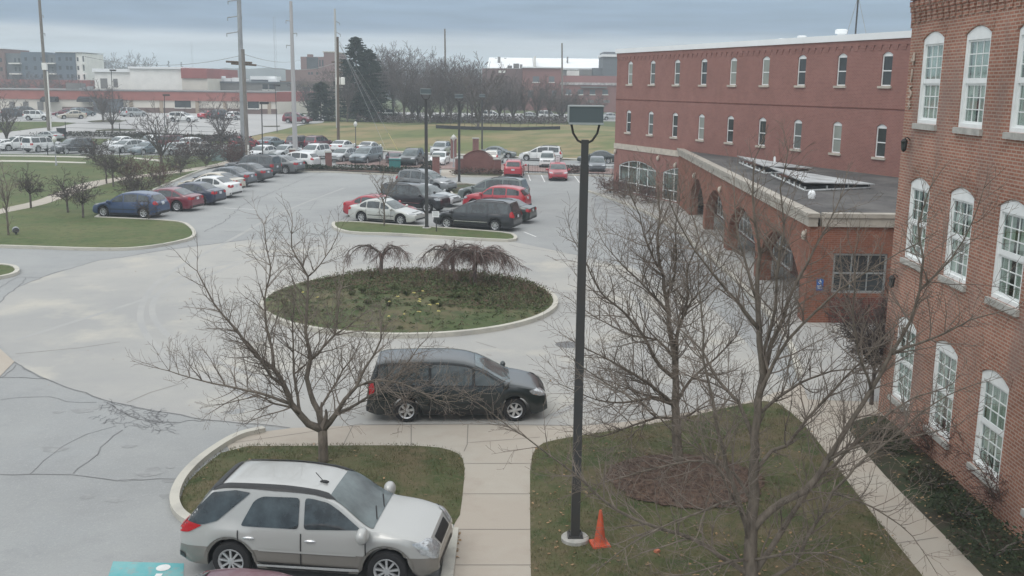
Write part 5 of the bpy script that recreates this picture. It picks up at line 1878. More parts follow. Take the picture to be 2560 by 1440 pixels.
arms(t, loc, [(838, 52, 849, 58), (840, 80, 851, 86)], M['galv'], .06)
m = MB(); m.tube([loc(829, 155), loc(856, 157)], .10, 6); m.tube([loc(824, 180), loc(856, 181)], .08, 6)
m.build("crossarm", M['wood_dark'], t)
for x in (846, 858):
    m = MB(); p = loc(x, 203)
    m.lathe([(0, -.55), (.34, -.5), (.34, .5), (.2, .58), (0, .6)], 12, c=(p.x, -.4, p.z))
    m.build("transformer", M['white_far'], t, smooth=True)
t, loc = upole(846, 372, 844, 92, .20, .15, M['wood_dark'], "brown wooden pole with guy wires at the street edge of the field")
m = MB()
for a, bq in (((849, 104), att(985, 312)), ((849, 112), att(960, 306)), ((848, 104), att(966, 376)), ((848, 112), att(994, 376))):
    bb = att(846, 372)
    m.tube([loc(*a), Vector(bq) - bb], .022, 4)
m.build("guy_wire", M['galv'], t)
for (a, c) in (((936, 343), (966, 375)), ((969, 340), (994, 376))):
    gq = att(*c)
    bb = att(846, 372)
    topv = bb + loc(848, 108)
    g = thing("guy_guard", gq, 0, "yellow guy wire guard at the field kerb" + (", nearer the brown pole" if c[0] == 966 else ", further from the brown pole"), "guard")
    m = MB()
    d = (topv - Vector(gq)).normalized()
    m.tube([(0, 0, 0), d * 2.6], .05, 6)
    m.build("sleeve", pmat_cache('guard_yellow', (0.50, 0.42, 0.20), .7), g)
upole(1115, 300, 1112, 72, .22, .14, M['wood_pole'], "thin utility pole rising above the bare trees behind the field")
upole(1406, 298, 1405, 108, .22, .14, M['wood_pole'], "thin pole in front of the long white roof")
# mast on the roof of the long building, radio masts on the skyline
p = atY(2139, 80, 62)
t = thing("roof_mast", (p.x, 62, 0), 0, "slim black mast on the roof of the long brick building", "mast")
zt_ = atY(2142, -30, 62).z
m = MB(); m.tube([(0, 0, 11.78), (0, 0, zt_)], .05, 6); m.build("mast", M['steel_dark'], t)
m = MB(); m.tube([(.8, .2, 11.78), (.0, 0, zt_ - .5)], .02, 4); m.tube([(-.1, 1.5, 11.78), (.0, 0, zt_ - .5)], .02, 4); m.build("stay", M['galv'], t)
for px, ty, by, Y, lab in ((690, 42, 190, 400, "tall faint radio mast on the skyline between the utility poles"), (483, 104, 190, 600, "short faint radio mast on the skyline above the shop roof")):
    p, tp = atY(px, by, Y), atY(px, ty, Y)
    t = thing("radio_mast", (p.x, Y, 2.3), 0, lab, "mast")
    m = MB()
    h = tp.z - 2.3
    for k in range(3):
        a = 2.1 * k
        m.tube([(.5 * math.cos(a), .5 * math.sin(a), 0), (.5 * math.cos(a), .5 * math.sin(a), h)], .04, 4)
    for k in range(int(h / 3)):
        a = 2.1 * k
        m.tube([(.5 * math.cos(a), .5 * math.sin(a), 3 * k), (.5 * math.cos(a + 2.1), .5 * math.sin(a + 2.1), 3 * k + 3)], .03, 3)
    m.build("lattice", M['galv'], t)
wl = MB()
def wire(a, b, sag, r=.03):
    a, b = Vector(a), Vector(b)
    wl.tube([a + (b - a) * (i / 14) - Vector((0, 0, sag * 4 * (i / 14) * (1 - i / 14))) for i in range(15)], r, 4)
P2, P4, P5 = att(611, 402), att(739, 400), att(844, 320)
wire(atY(212, 141, 112), atY(600, 139, P2.y), 1.0, .028)
wire(atY(612, 136, P2.y), atY(750, 150, 185), .6, .028)
wire(atY(640, 162, P2.y), atY(838, 157, P5.y), .8, .03)
tag(wl.build("power_cable", M['galv']), "thin black overhead cables running between the utility poles", "cable")

# railings with brick pillars
def railing(pts, h, label, gap=.14, rail=(.12, .92), name="railing", post=2.2, r=.012, mat=None):
    base = Vector(pts[0])
    t = thing(name, (base.x, base.y, base.z), 0, label, "fence")
    pk, rl = MB(), MB()
    for a, b in zip(pts, pts[1:]):
        a, b = Vector(a) - base, Vector(b) - base
        L = (b - a).length
        n = max(1, int(L / gap)) if gap else 0
        for i in range(n):
            p = a + (b - a) * i / n
            pk.tube([p, p + Vector((0, 0, h))], r, 4, cap=False)
        for f in rail:
            rl.tube([a + Vector((0, 0, h * f)), b + Vector((0, 0, h * f))], .022, 4)
        k = max(1, int(L / post))
        for i in range(k + 1):
            p = a + (b - a) * i / k
            q = MB()
            q.box(p.x, p.y, p.z + h * .53, .07, .07, h * 1.06)
            q.build("post", mat or M['steel_black'], t)
    if gap: pk.build("pickets", mat or M['steel_black'], t)
    rl.build("rail", mat or M['steel_black'], t)
def pl(pts): return [att(*p) for p in pts]
railing(pl([(622, 422), (726, 420)]), 1.35, "black picket railing from the wooden pole to a brick pillar")
railing(pl([(738, 420), (816, 421)]), 1.35, "black picket railing between the two short brick pillars by the white hatchback")
railing(pl([(828, 423), (950, 430), (1084, 438)]), 1.35, "long black picket railing in front of the street-facing cars")
railing(pl([(1262, 434), (1380, 436), (1532, 438)]), .95, "low dark railing in front of the red hatchback, close to the long building", gap=.16)
railing(pl([(-60, 391), (120, 391), (300, 395), (470, 399), (590, 402)]), 1.2, "thin grey picket railing along the lawn in front of the parked rows", gap=.22, r=.009, mat=M['galv'])
railing(pl([(165, 332), (300, 335), (480, 341), (610, 346)]), 1.5, "black rail fence along the edge of the shop car park", gap=0, rail=(.5, .97), post=5.0)
def pillar(px, py, h, label, w=.62, cap=True):
    b = att(px, py)
    t = thing("brick_pillar", b, R_(15), label, "pillar")
    m = MB(); m.b2(-w / 2, w / 2, -w / 2, w / 2, 0, h); m.build("shaft", M['brickF'], t)
    m = MB(); m.b2(-w / 2 - .06, w / 2 + .06, -w / 2 - .06, w / 2 + .06, h + .001, h + .12); m.build("capstone", M['stone_grey'] if cap else M['brickF'], t)
pillar(732, 420, 1.9, "short brick fence pillar beside the whitish utility pole")
pillar(822, 424, 1.75, "short brick fence pillar between the white hatchback and the silver hatchback")
pillar(1090, 441, 1.9, "brick fence pillar at the edge of the entrance path")
pillar(1134, 396, 2.35, "tall brick gate pillar beside the pale globe lamp")
pillar(1189, 396, 2.35, "tall brick gate pillar behind the brick sign wall")
pillar(1147, 436, 1.55, "low brick end pillar of the sign wall, next to the entrance path")
pillar(1243, 436, 1.45, "low brick end pillar of the sign wall, next to the red crossover")
b0, b1 = att(1153, 434), att(1237, 434)
t = thing("sign_wall", b0, math.atan2(b1.y - b0.y, b1.x - b0.x), "brick sign wall with an arched top between two low pillars", "wall")
LW_ = (b1 - b0).length
m = MB()
q = [(0, 0), (LW_, 0), (LW_, 1.5)] + [(LW_ * (.92 - .84 * i / 12), 1.62 + .62 * (1 - (2 * i / 12 - 1) ** 2)) for i in range(13)] + [(0, 1.5)]
m.prism(q, 0, .45, lambda a, b, h: (a, h, b))
fixnormals(m.build("wall_panel", M['brickF'], t))
m = MB()
q = [(LW_ * (.93 - .86 * i / 12), 1.625 + .62 * (1 - (2 * i / 12 - 1) ** 2)) for i in range(13)]
q = q + [(a, b + .10) for a, b in reversed(q)]
m.prism(q, -.05, .5, lambda a, b, h: (a, h, b))
fixnormals(m.build("coping", M['brickDark'], t))

# parking sign, notice, bins, boxes
def sign(px, py, bx0, by0, bx1, by1, label, post=M['steel_dark'], board=M['sign_white'], lines=0, frame=False):
    b = att(px, py)
    A, C = atY(bx0, by0, b.y), atY(bx1, by1, b.y)
    t = thing("parking_sign", b, 0, label, "sign")
    m = MB(); m.tube([(0, .02, 0), (0, .02, A.z - b.z - .02)], .035, 6); m.build("post", post, t)
    m = MB(); x0, x1, z0, z1 = A.x - b.x, C.x - b.x, C.z - b.z, A.z - b.z
    m.b2(x0, x1, -.035, -.015, z0, z1); o = m.build("board", board, t)
    if frame:
        m = MB()
        m.b2(x0 - .05, x0, -.04, -.01, z0, z1); m.b2(x1, x1 + .05, -.04, -.01, z0, z1); m.b2(x0 - .05, x1 + .05, -.04, -.01, z1, z1 + .05); m.b2(x0 - .05, x1 + .05, -.04, -.01, z0 - .05, z0)
        m.build("frame", M['steel_black'], t)
    if lines:
        m = MB()
        for k in range(lines):
            z = z1 - (z1 - z0) * (k + .9) / (lines + .9)
            m.b2(x0 + (x1 - x0) * .18, x1 - (x1 - x0) * .18, -.038, -.0355, z, z + (z1 - z0) * .07)
        m.build("lettering", M['steel_dark'], o)
sign(1091, 583, 1080, 528, 1098, 543, "small white parking sign on a post at the grass island", lines=2)
sign(1393, 446, 1389, 390, 1399, 407, "white notice in a black frame standing between the white and red cars", lines=3, frame=True)
def bin_box(px, py, w, d, h, mat, label, name="bin", cat="bin"):
    b = att(px, py)
    t = thing(name, b, R_(8), label, cat)
    m = MB(); m.b2(-w / 2, w / 2, -d / 2, d / 2, .08, h); m.build("box", mat, t)
    m = MB(); m.b2(-w / 2 - .04, w / 2 + .04, -d / 2 - .04, d / 2 + .04, h + .001, h + .07); m.build("lid", mat, t)
    m = MB()
    for i in (-1, 1):
        m.b2(i * w * .38 - .06, i * w * .38 + .06, -d * .4, d * .4, 0, .079)
    m.build("foot", M['steel_black'], t)
bin_box(155, 347, 1.05, .9, 1.45, M['awning'], "dark bin at the end of the black rail fence")
bin_box(987, 421, 1.2, .7, .95, M['teal_box'], "turquoise box behind the long black railing", "utility_box", "box")
bin_box(676, 415, 1.1, .8, 1.2, pmat_cache('teal_grey', (0.20, 0.27, 0.26), .6), "teal-grey bin beside the white sedan at the railing")
bin_box(548, 404, 1.5, 1.0, 1.3, pmat_cache('teal_grey', (0.20, 0.27, 0.26), .6), "low teal-grey utility cabinet beside the dense dark bush", "utility_cabinet", "cabinet")
bin_box(592, 402, 1.1, 1.0, 1.75, pmat_cache('teal_grey', (0.20, 0.27, 0.26), .6), "tall teal-grey utility cabinet beside the tallest grey pole", "utility_cabinet", "cabinet")
# cone
b = at(1499, 1368)
t = thing("traffic_cone", (b.x, b.y, .06), R_(12), "orange traffic cone on the lawn beside the tall dark lamp post", "cone")
m = MB()
m.box(0, 0, .018, .36, .36, .035, tx=.96)
m.build("base", M['orange'], t)
m = MB()
m.lathe([(.135, .0352), (.13, .055), (.118, .07), (.108, .10), (.030, .69), (.022, .71), (.0, .712)], 24)
m.build("cone_body", M['orange'], t, smooth=True)
# small things on the lawns
b = at(41, 591)
t = thing("spotlight", (b.x, b.y, .12), R_(30), "small grey ground spotlight in the lawn beside a thin tree", "lamp")
m = MB(); m.lathe([(.05, 0), (.05, .12), (.0, .13)], 8); m.build("stake", M['steel_dark'], t)
m = MB(); m.lathe([(.16, -.12), (.20, .1), (.17, .12), (0, .10)], 12, 'y', (0, 0, .24)); m.build("lamp_head", M['galv'], t, smooth=True)
b = at(1642, 1389)
t = thing("broken_brick", (b.x, b.y, .07), R_(40), "piece of orange brick lying on the leafy lawn", "brick")
m = MB(); m.box(0, 0, .025, .11, .08, .05, tx=.85); m.build("lump", pmat_cache('bricklump', (.45, .16, .09), .9), t)

# ------------------------------------------------------------------ trees, shrubs, leaves
def spline(pts, seg=.22):
    """resample a polyline as a smooth curve"""
    pts = [Vector(p) for p in pts]
    out = []
    n = len(pts)
    for i in range(n - 1):
        p0, p1, p2, p3 = pts[max(i - 1, 0)], pts[i], pts[i + 1], pts[min(i + 2, n - 1)]
        k = max(1, int((p2 - p1).length / seg))
        for j in range(k):
            t = j / k
            out.append(.5 * ((2 * p1) + (p2 - p0) * t + (2 * p0 - 5 * p1 + 4 * p2 - p3) * t * t + (3 * p1 - p0 - 3 * p2 + p3) * t ** 3))
    out.append(pts[-1])
    return out

def perp(d, r):
    a = Vector((r.gauss(0, 1), r.gauss(0, 1), r.gauss(0, 1)))
    a -= d * a.dot(d)
    return a.normalized()

def twig(mb, p, d, L, r0, lev, r, P):
    """one branch and its own side branches"""
    n = max(3, int(L / P['seg']))
    pts, rad = [p.copy()], [r0]
    dd = d.copy()
    for i in range(n):
        dd = (dd + perp(dd, r) * P['wig'] + Vector((0, 0, P['up'] * (1 if lev < 3 else .5)))).normalized()
        pts.append(pts[-1] + dd * (L / n))
        rad.append(max(P['rmin'], r0 * (1 - .8 * (i + 1) / n)))
    mb.tube(pts, rad, 5 if r0 > .022 else (4 if r0 > .012 else 3), cap=False)
    if lev >= P['levels']: return
    sp = P['space'][min(lev, len(P['space']) - 1)]
    k = max(1, int(L * .85 / sp))
    for i in range(k):
        t = .18 + .80 * (i + r.random()) / k
        j = min(n - 1, int(t * n))
        q = pts[j].lerp(pts[j + 1], t * n - j)
        td = (pts[j + 1] - pts[j]).normalized()
        nd = (td * r.uniform(.45, .9) + perp(td, r) * r.uniform(.6, 1.0) + Vector((0, 0, P['bias']))).normalized()
        ll = L * r.uniform(*P['ratio']) * (1.05 - .55 * t)
        if ll < P['lmin']: ll = P['lmin'] * r.uniform(.7, 1.2)
        twig(mb, q, nd, ll, max(P['rmin'], min(rad[j] * .60, P.get('tk', .012) + ll * P.get('tl', .011))), lev + 1, r, P)

def limb_tree(name, base, limbs, label, group, seed, P, mat=None, mat2=None, cat="tree"):
    """a tree from traced limbs: every limb a list of points in the tree's own space with a start and an end radius"""
    r = random.Random(seed)
    t = thing(name, base, 0, label, cat, group)
    tr, cw = MB(), MB()
    laid = []                                                 # every limb springs from the nearest wood laid before it
    for li, (pts, r0, r1) in enumerate(limbs):
        pts = [Vector(p) for p in pts]
        if laid:
            q, qr = min(laid, key=lambda e: (e[0] - pts[0]).length)
            d0 = q - pts[0]
            m_ = len(pts)
            pts = [p + d0 * max(0, 1 - i / (m_ * .7)) for i, p in enumerate(pts)]
            r0 = min(r0, qr * .92)
        c = spline(pts)
        n = len(c)
        rad = [r0 + (r1 - r0) * (i / (n - 1)) ** P.get('tp', .8) for i in range(n)]
        c = [q + (Vector((noise.noise(q * 2.3 + Vector((seed, 0, 0))), noise.noise(q * 2.3 + Vector((0, seed, 5))), 0)) * .05 if 0 < i < n - 1 else Vector()) for i, q in enumerate(c)]
        tr.tube(c, rad, 8 if r0 > .05 else 6)
        laid += [(q, rq) for q, rq in zip(c, rad)]
        L = sum((b - a).length for a, b in zip(c, c[1:]))
        k = int(L / P['lspace'])
        for i in range(k):
            f = P.get('start', .18) + (1 - P.get('start', .18)) * (i + r.random() * .9) / k
            j = min(n - 2, int(f * (n - 1)))
            if rad[j] > P.get('bare', .075): continue
            q = c[j]
            td = (c[j + 1] - c[j]).normalized()
            nd = (td * r.uniform(.35, .9) + perp(td, r) * r.uniform(.6, 1.0) + Vector((0, 0, P['bias']))).normalized()
            ll = r.uniform(*P['sec']) * (1.15 - .6 * f)
            twig(cw, q, nd, ll, max(P['rmin'], min(rad[j] * .65, P.get('tk', .012) + ll * P.get('tl', .011))), 1, r, P)
        # the tip carries on as twigs
        td = (c[-1] - c[-2]).normalized()
        for _ in range(2):
            twig(cw, c[-1], (td + perp(td, r) * .35).normalized(), P['sec'][0] * r.uniform(.7, 1.1), max(P['rmin'], r1 * .9), 2, r, P)
    tr.build("trunk", mat or M['bark'], t, smooth=True, angle=0)
    cw.build("crown", mat2 or M['twig'], t)
    return t

def traced(base, specs):
    """pixel traces with a depth offset at each end -> limbs in the tree's own space"""
    out = []
    for px, y0, y1, r0, r1 in specs:
        n = len(px)
        pts = []
        for i, (x, y) in enumerate(px):
            q = atY(x, y, base.y + y0 + (y1 - y0) * (i / (n - 1)))
            pts.append(q - base)
        out.append((pts, r0, r1))
    return out

NEAR = dict(seg=.16, wig=.17, up=.05, bias=.18, space=(.3, .15, .10), ratio=(.40, .68), lmin=.11, rmin=.0029, levels=3, lspace=.125, sec=(.75, 1.5), tk=.005, tl=.009, tp=.6)
# tree on the small lawn
bL = at(809, 1160); bL.z = .05
limb_tree("bare_tree", bL, [([(0, 0, -.1), (0, 0, .4), (.0, 0, .80)], .125, .112)] + traced(bL, [
    ([(807, 1069), (773, 1056), (751, 1033), (729, 1007), (707, 962), (684, 918), (640, 891), (613, 851), (573, 802), (533, 758), (511, 718), (493, 678)], 0, -.5, .105, .012),
    ([(684, 918), (680, 869), (667, 807), (662, 749), (676, 691), (667, 607), (660, 562)], -.2, .6, .055, .010),
    ([(729, 1003), (706, 997), (684, 989), (649, 980), (591, 969), (533, 958), (476, 944), (400, 922)], -.1, .4, .05, .010),
    ([(676, 975), (650, 950), (640, 914), (610, 860), (590, 830), (556, 784)], -.2, -1.0, .045, .010),
    ([(807, 1064), (796, 1020), (778, 976), (769, 940), (773, 896), (764, 824), (767, 753), (769, 691), (729, 620), (731, 558)], .05, .5, .085, .010),
    ([(769, 691), (800, 660), (827, 624), (844, 589)], .3, .1, .03, .008),
    ([(773, 918), (809, 878), (836, 847), (844, 789), (849, 749), (858, 700)], .1, 1.0, .05, .010),
    ([(838, 858), (870, 830), (895, 800), (916, 780)], .5, 1.2, .03, .008),
    ([(812, 1066), (844, 1029), (867, 993), (893, 962), (916, 922), (938, 887), (951, 851), (955, 800)], 0, -.3, .09, .010),
    ([(856, 1034), (889, 1020), (929, 993), (973, 967), (1004, 927), (1031, 887), (1067, 847)], 0, .5, .05, .009),
    ([(929, 990), (985, 970), (1040, 978), (1090, 1003), (1140, 1005), (1190, 985)], -.3, -.9, .03, .007),
    ([(893, 962), (930, 950), (1000, 960), (1060, 985), (1130, 990)], -.4, -1.2, .03, .007),
    ([(751, 1033), (738, 960), (733, 880), (731, 810), (740, 740), (728, 690)], .1, 1.4, .045, .009),
    ([(760, 1040), (735, 1020), (690, 1010), (650, 990), (600, 1000), (560, 1010)], -.1, -1.3, .04, .008),
    ([(800, 1040), (830, 990), (860, 930), (890, 880), (910, 830)], .2, 1.5, .04, .008),
]), "spreading bare tree with a forked trunk on the small lawn behind the two-tone crossover", "bare trees around the drive", 3, NEAR, M['bark'], M['twig'])
# tree in the mulch ring
bR = at(1695, 1168); bR.z = .08
MID = dict(NEAR, lspace=.125, rmin=.0028, sec=(.8, 1.7))
limb_tree("bare_tree", bR, traced(bR, [
    ([(1696, 1172), (1693, 1110), (1691, 1073), (1689, 1013), (1684, 898), (1670, 784), (1659, 692), (1643, 623), (1648, 509), (1640, 450)], 0, .2, .155, .010),
    ([(1688, 1030), (1640, 985), (1606, 958), (1538, 912), (1469, 875), (1418, 843)], 0, -.7, .06, .008),
    ([(1686, 960), (1650, 930), (1620, 870), (1570, 798), (1501, 733), (1469, 660), (1428, 587)], 0, -.4, .06, .008),
    ([(1675, 798), (1640, 755), (1606, 715), (1551, 660), (1505, 600)], 0, .6, .04, .008),
    ([(1690, 1020), (1660, 1000), (1600, 985), (1540, 960), (1480, 940)], 0, .8, .045, .008),
    ([(1692, 1030), (1715, 985), (1730, 958), (1790, 898), (1840, 843), (1860, 790)], 0, .6, .055, .008),
    ([(1688, 960), (1693, 853), (1716, 761), (1721, 669), (1744, 600), (1730, 532), (1740, 470)], 0, .8, .055, .008),
    ([(1680, 880), (1705, 800), (1740, 740), (1780, 690), (1800, 620)], 0, -.9, .045, .008),
    ([(1665, 740), (1690, 650), (1690, 560), (1700, 480)], 0, -.6, .035, .008),
    ([(1660, 700), (1620, 620), (1600, 540), (1570, 470)], 0, -.8, .035, .008),
    ([(1684, 900), (1640, 850), (1580, 840), (1500, 800), (1440, 760)], 0, 1.3, .045, .008),
    ([(1692, 1050), (1725, 1040), (1770, 1015), (1830, 1010)], 0, -1.0, .045, .008),
    ([(1689, 1040), (1640, 1040), (1580, 1060), (1500, 1090), (1440, 1080)], 0, -1.0, .045, .008),
    ([(1688, 1020), (1630, 1000), (1560, 1010), (1490, 1000), (1400, 960)], 0, -1.6, .045, .008),
]), "bare tree with a straight trunk standing in the brown mulch ring", "bare trees around the drive", 5, MID, M['bark'], M['twig'])
# the large tree nearest the window
bN = at(1886, 1520); bN.z = .05
BIG = dict(NEAR, lspace=.125, sec=(.6, 1.3), rmin=.0027)
limb_tree("bare_tree", bN, traced(bN, [
    ([(1886, 1540), (1877, 1440), (1877, 1327), (1883, 1227), (1887, 1093), (1900, 1000), (1909, 940), (1900, 853), (1895, 715), (1897, 600), (1881, 486), (1885, 400)], 0, .3, .165, .010),
    ([(1905, 960), (1927, 876), (1955, 807), (1978, 738), (2014, 669), (2056, 591), (2083, 532), (2110, 470)], .1, .9, .055, .008),
    ([(1900, 1000), (1940, 900), (1973, 848), (2010, 807), (2056, 770), (2100, 724), (2200, 660), (2290, 610)], 0, -.8, .05, .007),
    ([(1897, 840), (1840, 770), (1799, 715), (1758, 660), (1693, 550), (1670, 480)], .1, -.6, .045, .007),
    ([(1875, 1440), (1800, 1390), (1725, 1346), (1582, 1297), (1507, 1252), (1440, 1189), (1346, 1117), (1275, 1069), (1200, 1012)], 0, -.8, .055, .007),
    ([(1876, 1330), (1850, 1270), (1837, 1252), (1762, 1275), (1650, 1320), (1560, 1370), (1500, 1420)], 0, -1.2, .035, .006),
    ([(1872, 1380), (1863, 1327), (1840, 1253), (1817, 1177), (1800, 1110), (1783, 1037), (1767, 960), (1762, 898), (1753, 761), (1744, 637)], 0, -.6, .06, .007),
    ([(1835, 1230), (1800, 1165), (1767, 1127), (1700, 1083), (1667, 1060), (1600, 1003), (1500, 950), (1440, 905)], -.3, -1.4, .045, .007),
    ([(1882, 1345), (1907, 1313), (1960, 1267), (2017, 1240), (2067, 1163), (2093, 1120), (2133, 1053), (2180, 980), (2226, 890), (2275, 805), (2299, 725), (2305, 645), (2300, 560), (2325, 470)], 0, -.3, .085, .010),
    ([(1890, 1435), (1933, 1370), (1983, 1293), (2030, 1220), (2090, 1160), (2170, 1080), (2260, 1010), (2380, 960)], .1, 1.0, .07, .008),
    ([(1900, 1470), (1950, 1433), (2000, 1410), (2033, 1333), (2067, 1277), (2090, 1227), (2120, 1190), (2167, 1147), (2233, 1093), (2330, 1010), (2440, 960)], 0, -1.0, .05, .007),
    ([(1886, 1205), (1910, 1165), (1933, 1133), (1967, 1120), (2013, 1053), (2073, 993), (2110, 950), (2200, 850), (2290, 770)], .1, .8, .045, .007),
    ([(2067, 1163), (2150, 1120), (2260, 1100), (2400, 1060)], -.1, -1.2, .03, .006),
    ([(2090, 1230), (2150, 1250), (2220, 1290), (2280, 1340), (2340, 1430)], -.4, -1.4, .025, .005),
    ([(1890, 1095), (1850, 1010), (1800, 950), (1760, 880), (1700, 820), (1650, 770)], .1, 1.4, .05, .007),
    ([(1895, 1050), (1930, 1010), (2000, 960), (2080, 930), (2180, 920)], .2, 1.6, .04, .007),
    ([(1880, 1260), (1830, 1180), (1760, 1150), (1680, 1160), (1560, 1190), (1440, 1230)], 0, .9, .04, .006),
    ([(1905, 900), (1935, 780), (1945, 660), (1960, 560), (1950, 470), (1970, 380)], .2, -.5, .04, .007),
    ([(1896, 760), (1860, 650), (1840, 560), (1835, 450)], .2, .9, .035, .007),
    ([(2180, 980), (2150, 880), (2130, 790), (2140, 690), (2120, 600)], -.2, -1.0, .03, .006),
    ([(2226, 890), (2320, 850), (2430, 800), (2540, 770)], -.3, -1.2, .03, .006),
    ([(2299, 725), (2380, 640), (2430, 560), (2460, 470)], -.3, -.9, .03, .006),
    ([(1878, 1400), (1830, 1400), (1740, 1430), (1660, 1440)], 0, -1.3, .035, .006),
    ([(1884, 1420), (1950, 1400), (2060, 1390), (2150, 1420), (2230, 1470)], 0, -1.3, .035, .006),
]), "large bare many-limbed tree nearest the window, rising from the leafy lawn", "bare trees around the drive", 11, BIG, M['bark'], M['twig'])

def vase_tree(name, loc, h, spread, label, seed, P, trunk_h=.25, r0=.12, nl=6, mat=None, mat2=None, group=None, cat="tree", droop=0.0, lean=0.0):
    """a bare tree whose limbs rise from the top of a short trunk"""
    r = random.Random(seed)
    th = h * trunk_h
    limbs = [([(0, 0, -.15), (lean * .3 * th, 0, th * .5), (lean * th, 0, th)], r0, r0 * .82)]
    limbs.append(([(lean * th, 0, th * .9), (r.uniform(-.06, .06) * h, r.uniform(-.06, .06) * h, h * .6), (r.uniform(-.1, .1) * h, r.uniform(-.1, .1) * h, h * .97)], r0 * .7, .012))
    for i in range(nl):
        a = 2 * math.pi * (i + r.uniform(-.25, .25)) / nl
        s = spread * r.uniform(.75, 1.05)
        zz = th * r.uniform(.85, 1.25)
        top = h * r.uniform(.62, .95) * (1 - droop * .35)
        c, sn = math.cos(a), math.sin(a)
        limbs.append(([(0, 0, zz), (c * s * .35, sn * s * .35, zz + (top - zz) * .42), (c * s * .7, sn * s * .7, zz + (top - zz) * .78), (c * s, sn * s, top - droop * (top - zz) * .5)], r0 * .55, .010))
    return limb_tree(name, loc, limbs, label, group, seed, P, mat, mat2, cat)

SMALL = dict(seg=.22, wig=.2, up=.03, bias=.15, space=(.3, .24), ratio=(.4, .65), lmin=.16, rmin=.007, levels=3, lspace=.17, sec=(.5, 1.0), bare=.06)
def on(px, py, z=0.): 
    p = att(px, py); p.z += z
    return p
vase_tree("young_tree", on(961, 568, .12), 3.9, 1.3, "young bare tree in front of the silver sedan on the grass island", 21, dict(SMALL, lspace=.22, rmin=.008), .34, .055, 5, group="young bare trees")
vase_tree("young_tree", on(22, 592, .12), 4.6, 1.0, "thin tall bare tree on the lawn beside the ground spotlight", 22, dict(SMALL, lspace=.26), .3, .06, 5, mat=M['bark'], group="young bare trees")
DENSE = dict(seg=.2, wig=.24, up=.0, bias=.05, space=(.2, .17), ratio=(.45, .7), lmin=.2, rmin=.010, levels=3, lspace=.13, sec=(.5, .95), bare=.05)
GC = "small round-headed bare trees on the lawn"
for i, (px, py, h, s, lab) in enumerate(((78, 524, 2.7, 1.2, "small round-headed bare tree on the far side of the lawn footpath"), (170, 535, 2.6, 1.5, "small round-headed bare tree where the footpath bends, with a wide crown"), (209, 548, 2.4, 1.1, "small dark-trunked bare tree close in front of the wide-crowned one by the footpath"),
    (267, 462, 3.3, 1.5, "twiggy bare tree growing through the middle of the lawn footpath"), (284, 470, 3.0, 1.3, "twiggy bare tree just in front of another beside the footpath"), (371, 553, 1.2, .6, "thin bare sapling at the kerb before the blue hatchback"))):
    vase_tree("small_tree", on(px, py, .12), h, s, lab, 31 + i, dict(DENSE, lspace=.13 if h > 2 else .25), .36, .075 if h > 2 else .03, 7, mat=M['bark_dark'], mat2=M['twig_dark'], group=GC, droop=.2)
# thicket along the lawn row
TH = dict(DENSE, lspace=.2, levels=2, space=(.2,), sec=(.7, 1.3), rmin=.014)
for i, (px, py, h, s, lab) in enumerate(((345, 505, 2.0, 1.6, "low brown thicket behind the blue hatchback, beside the lawn kerb"), (400, 470, 2.2, 1.7, "brown twiggy thicket between the footpath and the dark red coupe"), (452, 440, 2.6, 1.9, "brown twiggy thicket behind the navy and beige sedans"),
    (330, 460, 2.2, 1.6, "grey-brown thicket beside the bend of the footpath"), (515, 420, 3.2, 2.0, "tall reddish thicket at the upper end of the footpath"), (580, 418, 2.6, 1.8, "brown bush on the lawn below the utility cabinets"), (240, 415, 3.0, 2.2, "grey bush on the lawn in front of the silver hatchback"), (470, 405, 3.0, 2.0, "grey-brown bush in front of the silver sedans"))):
    vase_tree("bare_shrub", on(px, py, .1), h, s, lab, 51 + i, TH, .08, .04, 10, mat2=M['twig_red'] if i % 2 else M['twig_dark'], group="bare thickets on the lawn", cat="shrub")
# bare trees among the far parked cars
FT = dict(seg=.5, wig=.16, up=.05, bias=.2, space=(.5, .45), ratio=(.4, .65), lmin=.4, rmin=.018, levels=3, lspace=.42, sec=(1.0, 2.2), bare=.14)
for i, (px, py, ty, s, lab) in enumerate(((404, 412, 270, 2.9, "many-stemmed bare tree on the lawn between the blue-grey and dark red cars"), (553, 366, 236, 3.4, "bare vase-shaped tree beside the tallest grey pole"), (282, 330, 225, 3.0, "bare tree with a dense grey crown in front of the shop's dark doorway"), (18, 372, 235, 2.6, "bare tree at the edge of the view beside the shop lawn"), (258, 305, 205, 2.5, "bare tree on the island in the shop car park"))):
    b = on(px, py)
    vase_tree("bare_tree", b, atY(px, ty, b.y).z - b.z, s, lab, 71 + i, FT, .16, .16, 8, mat=M['bark_dark'], mat2=M['twig_far'], group="bare trees by the far car parks")

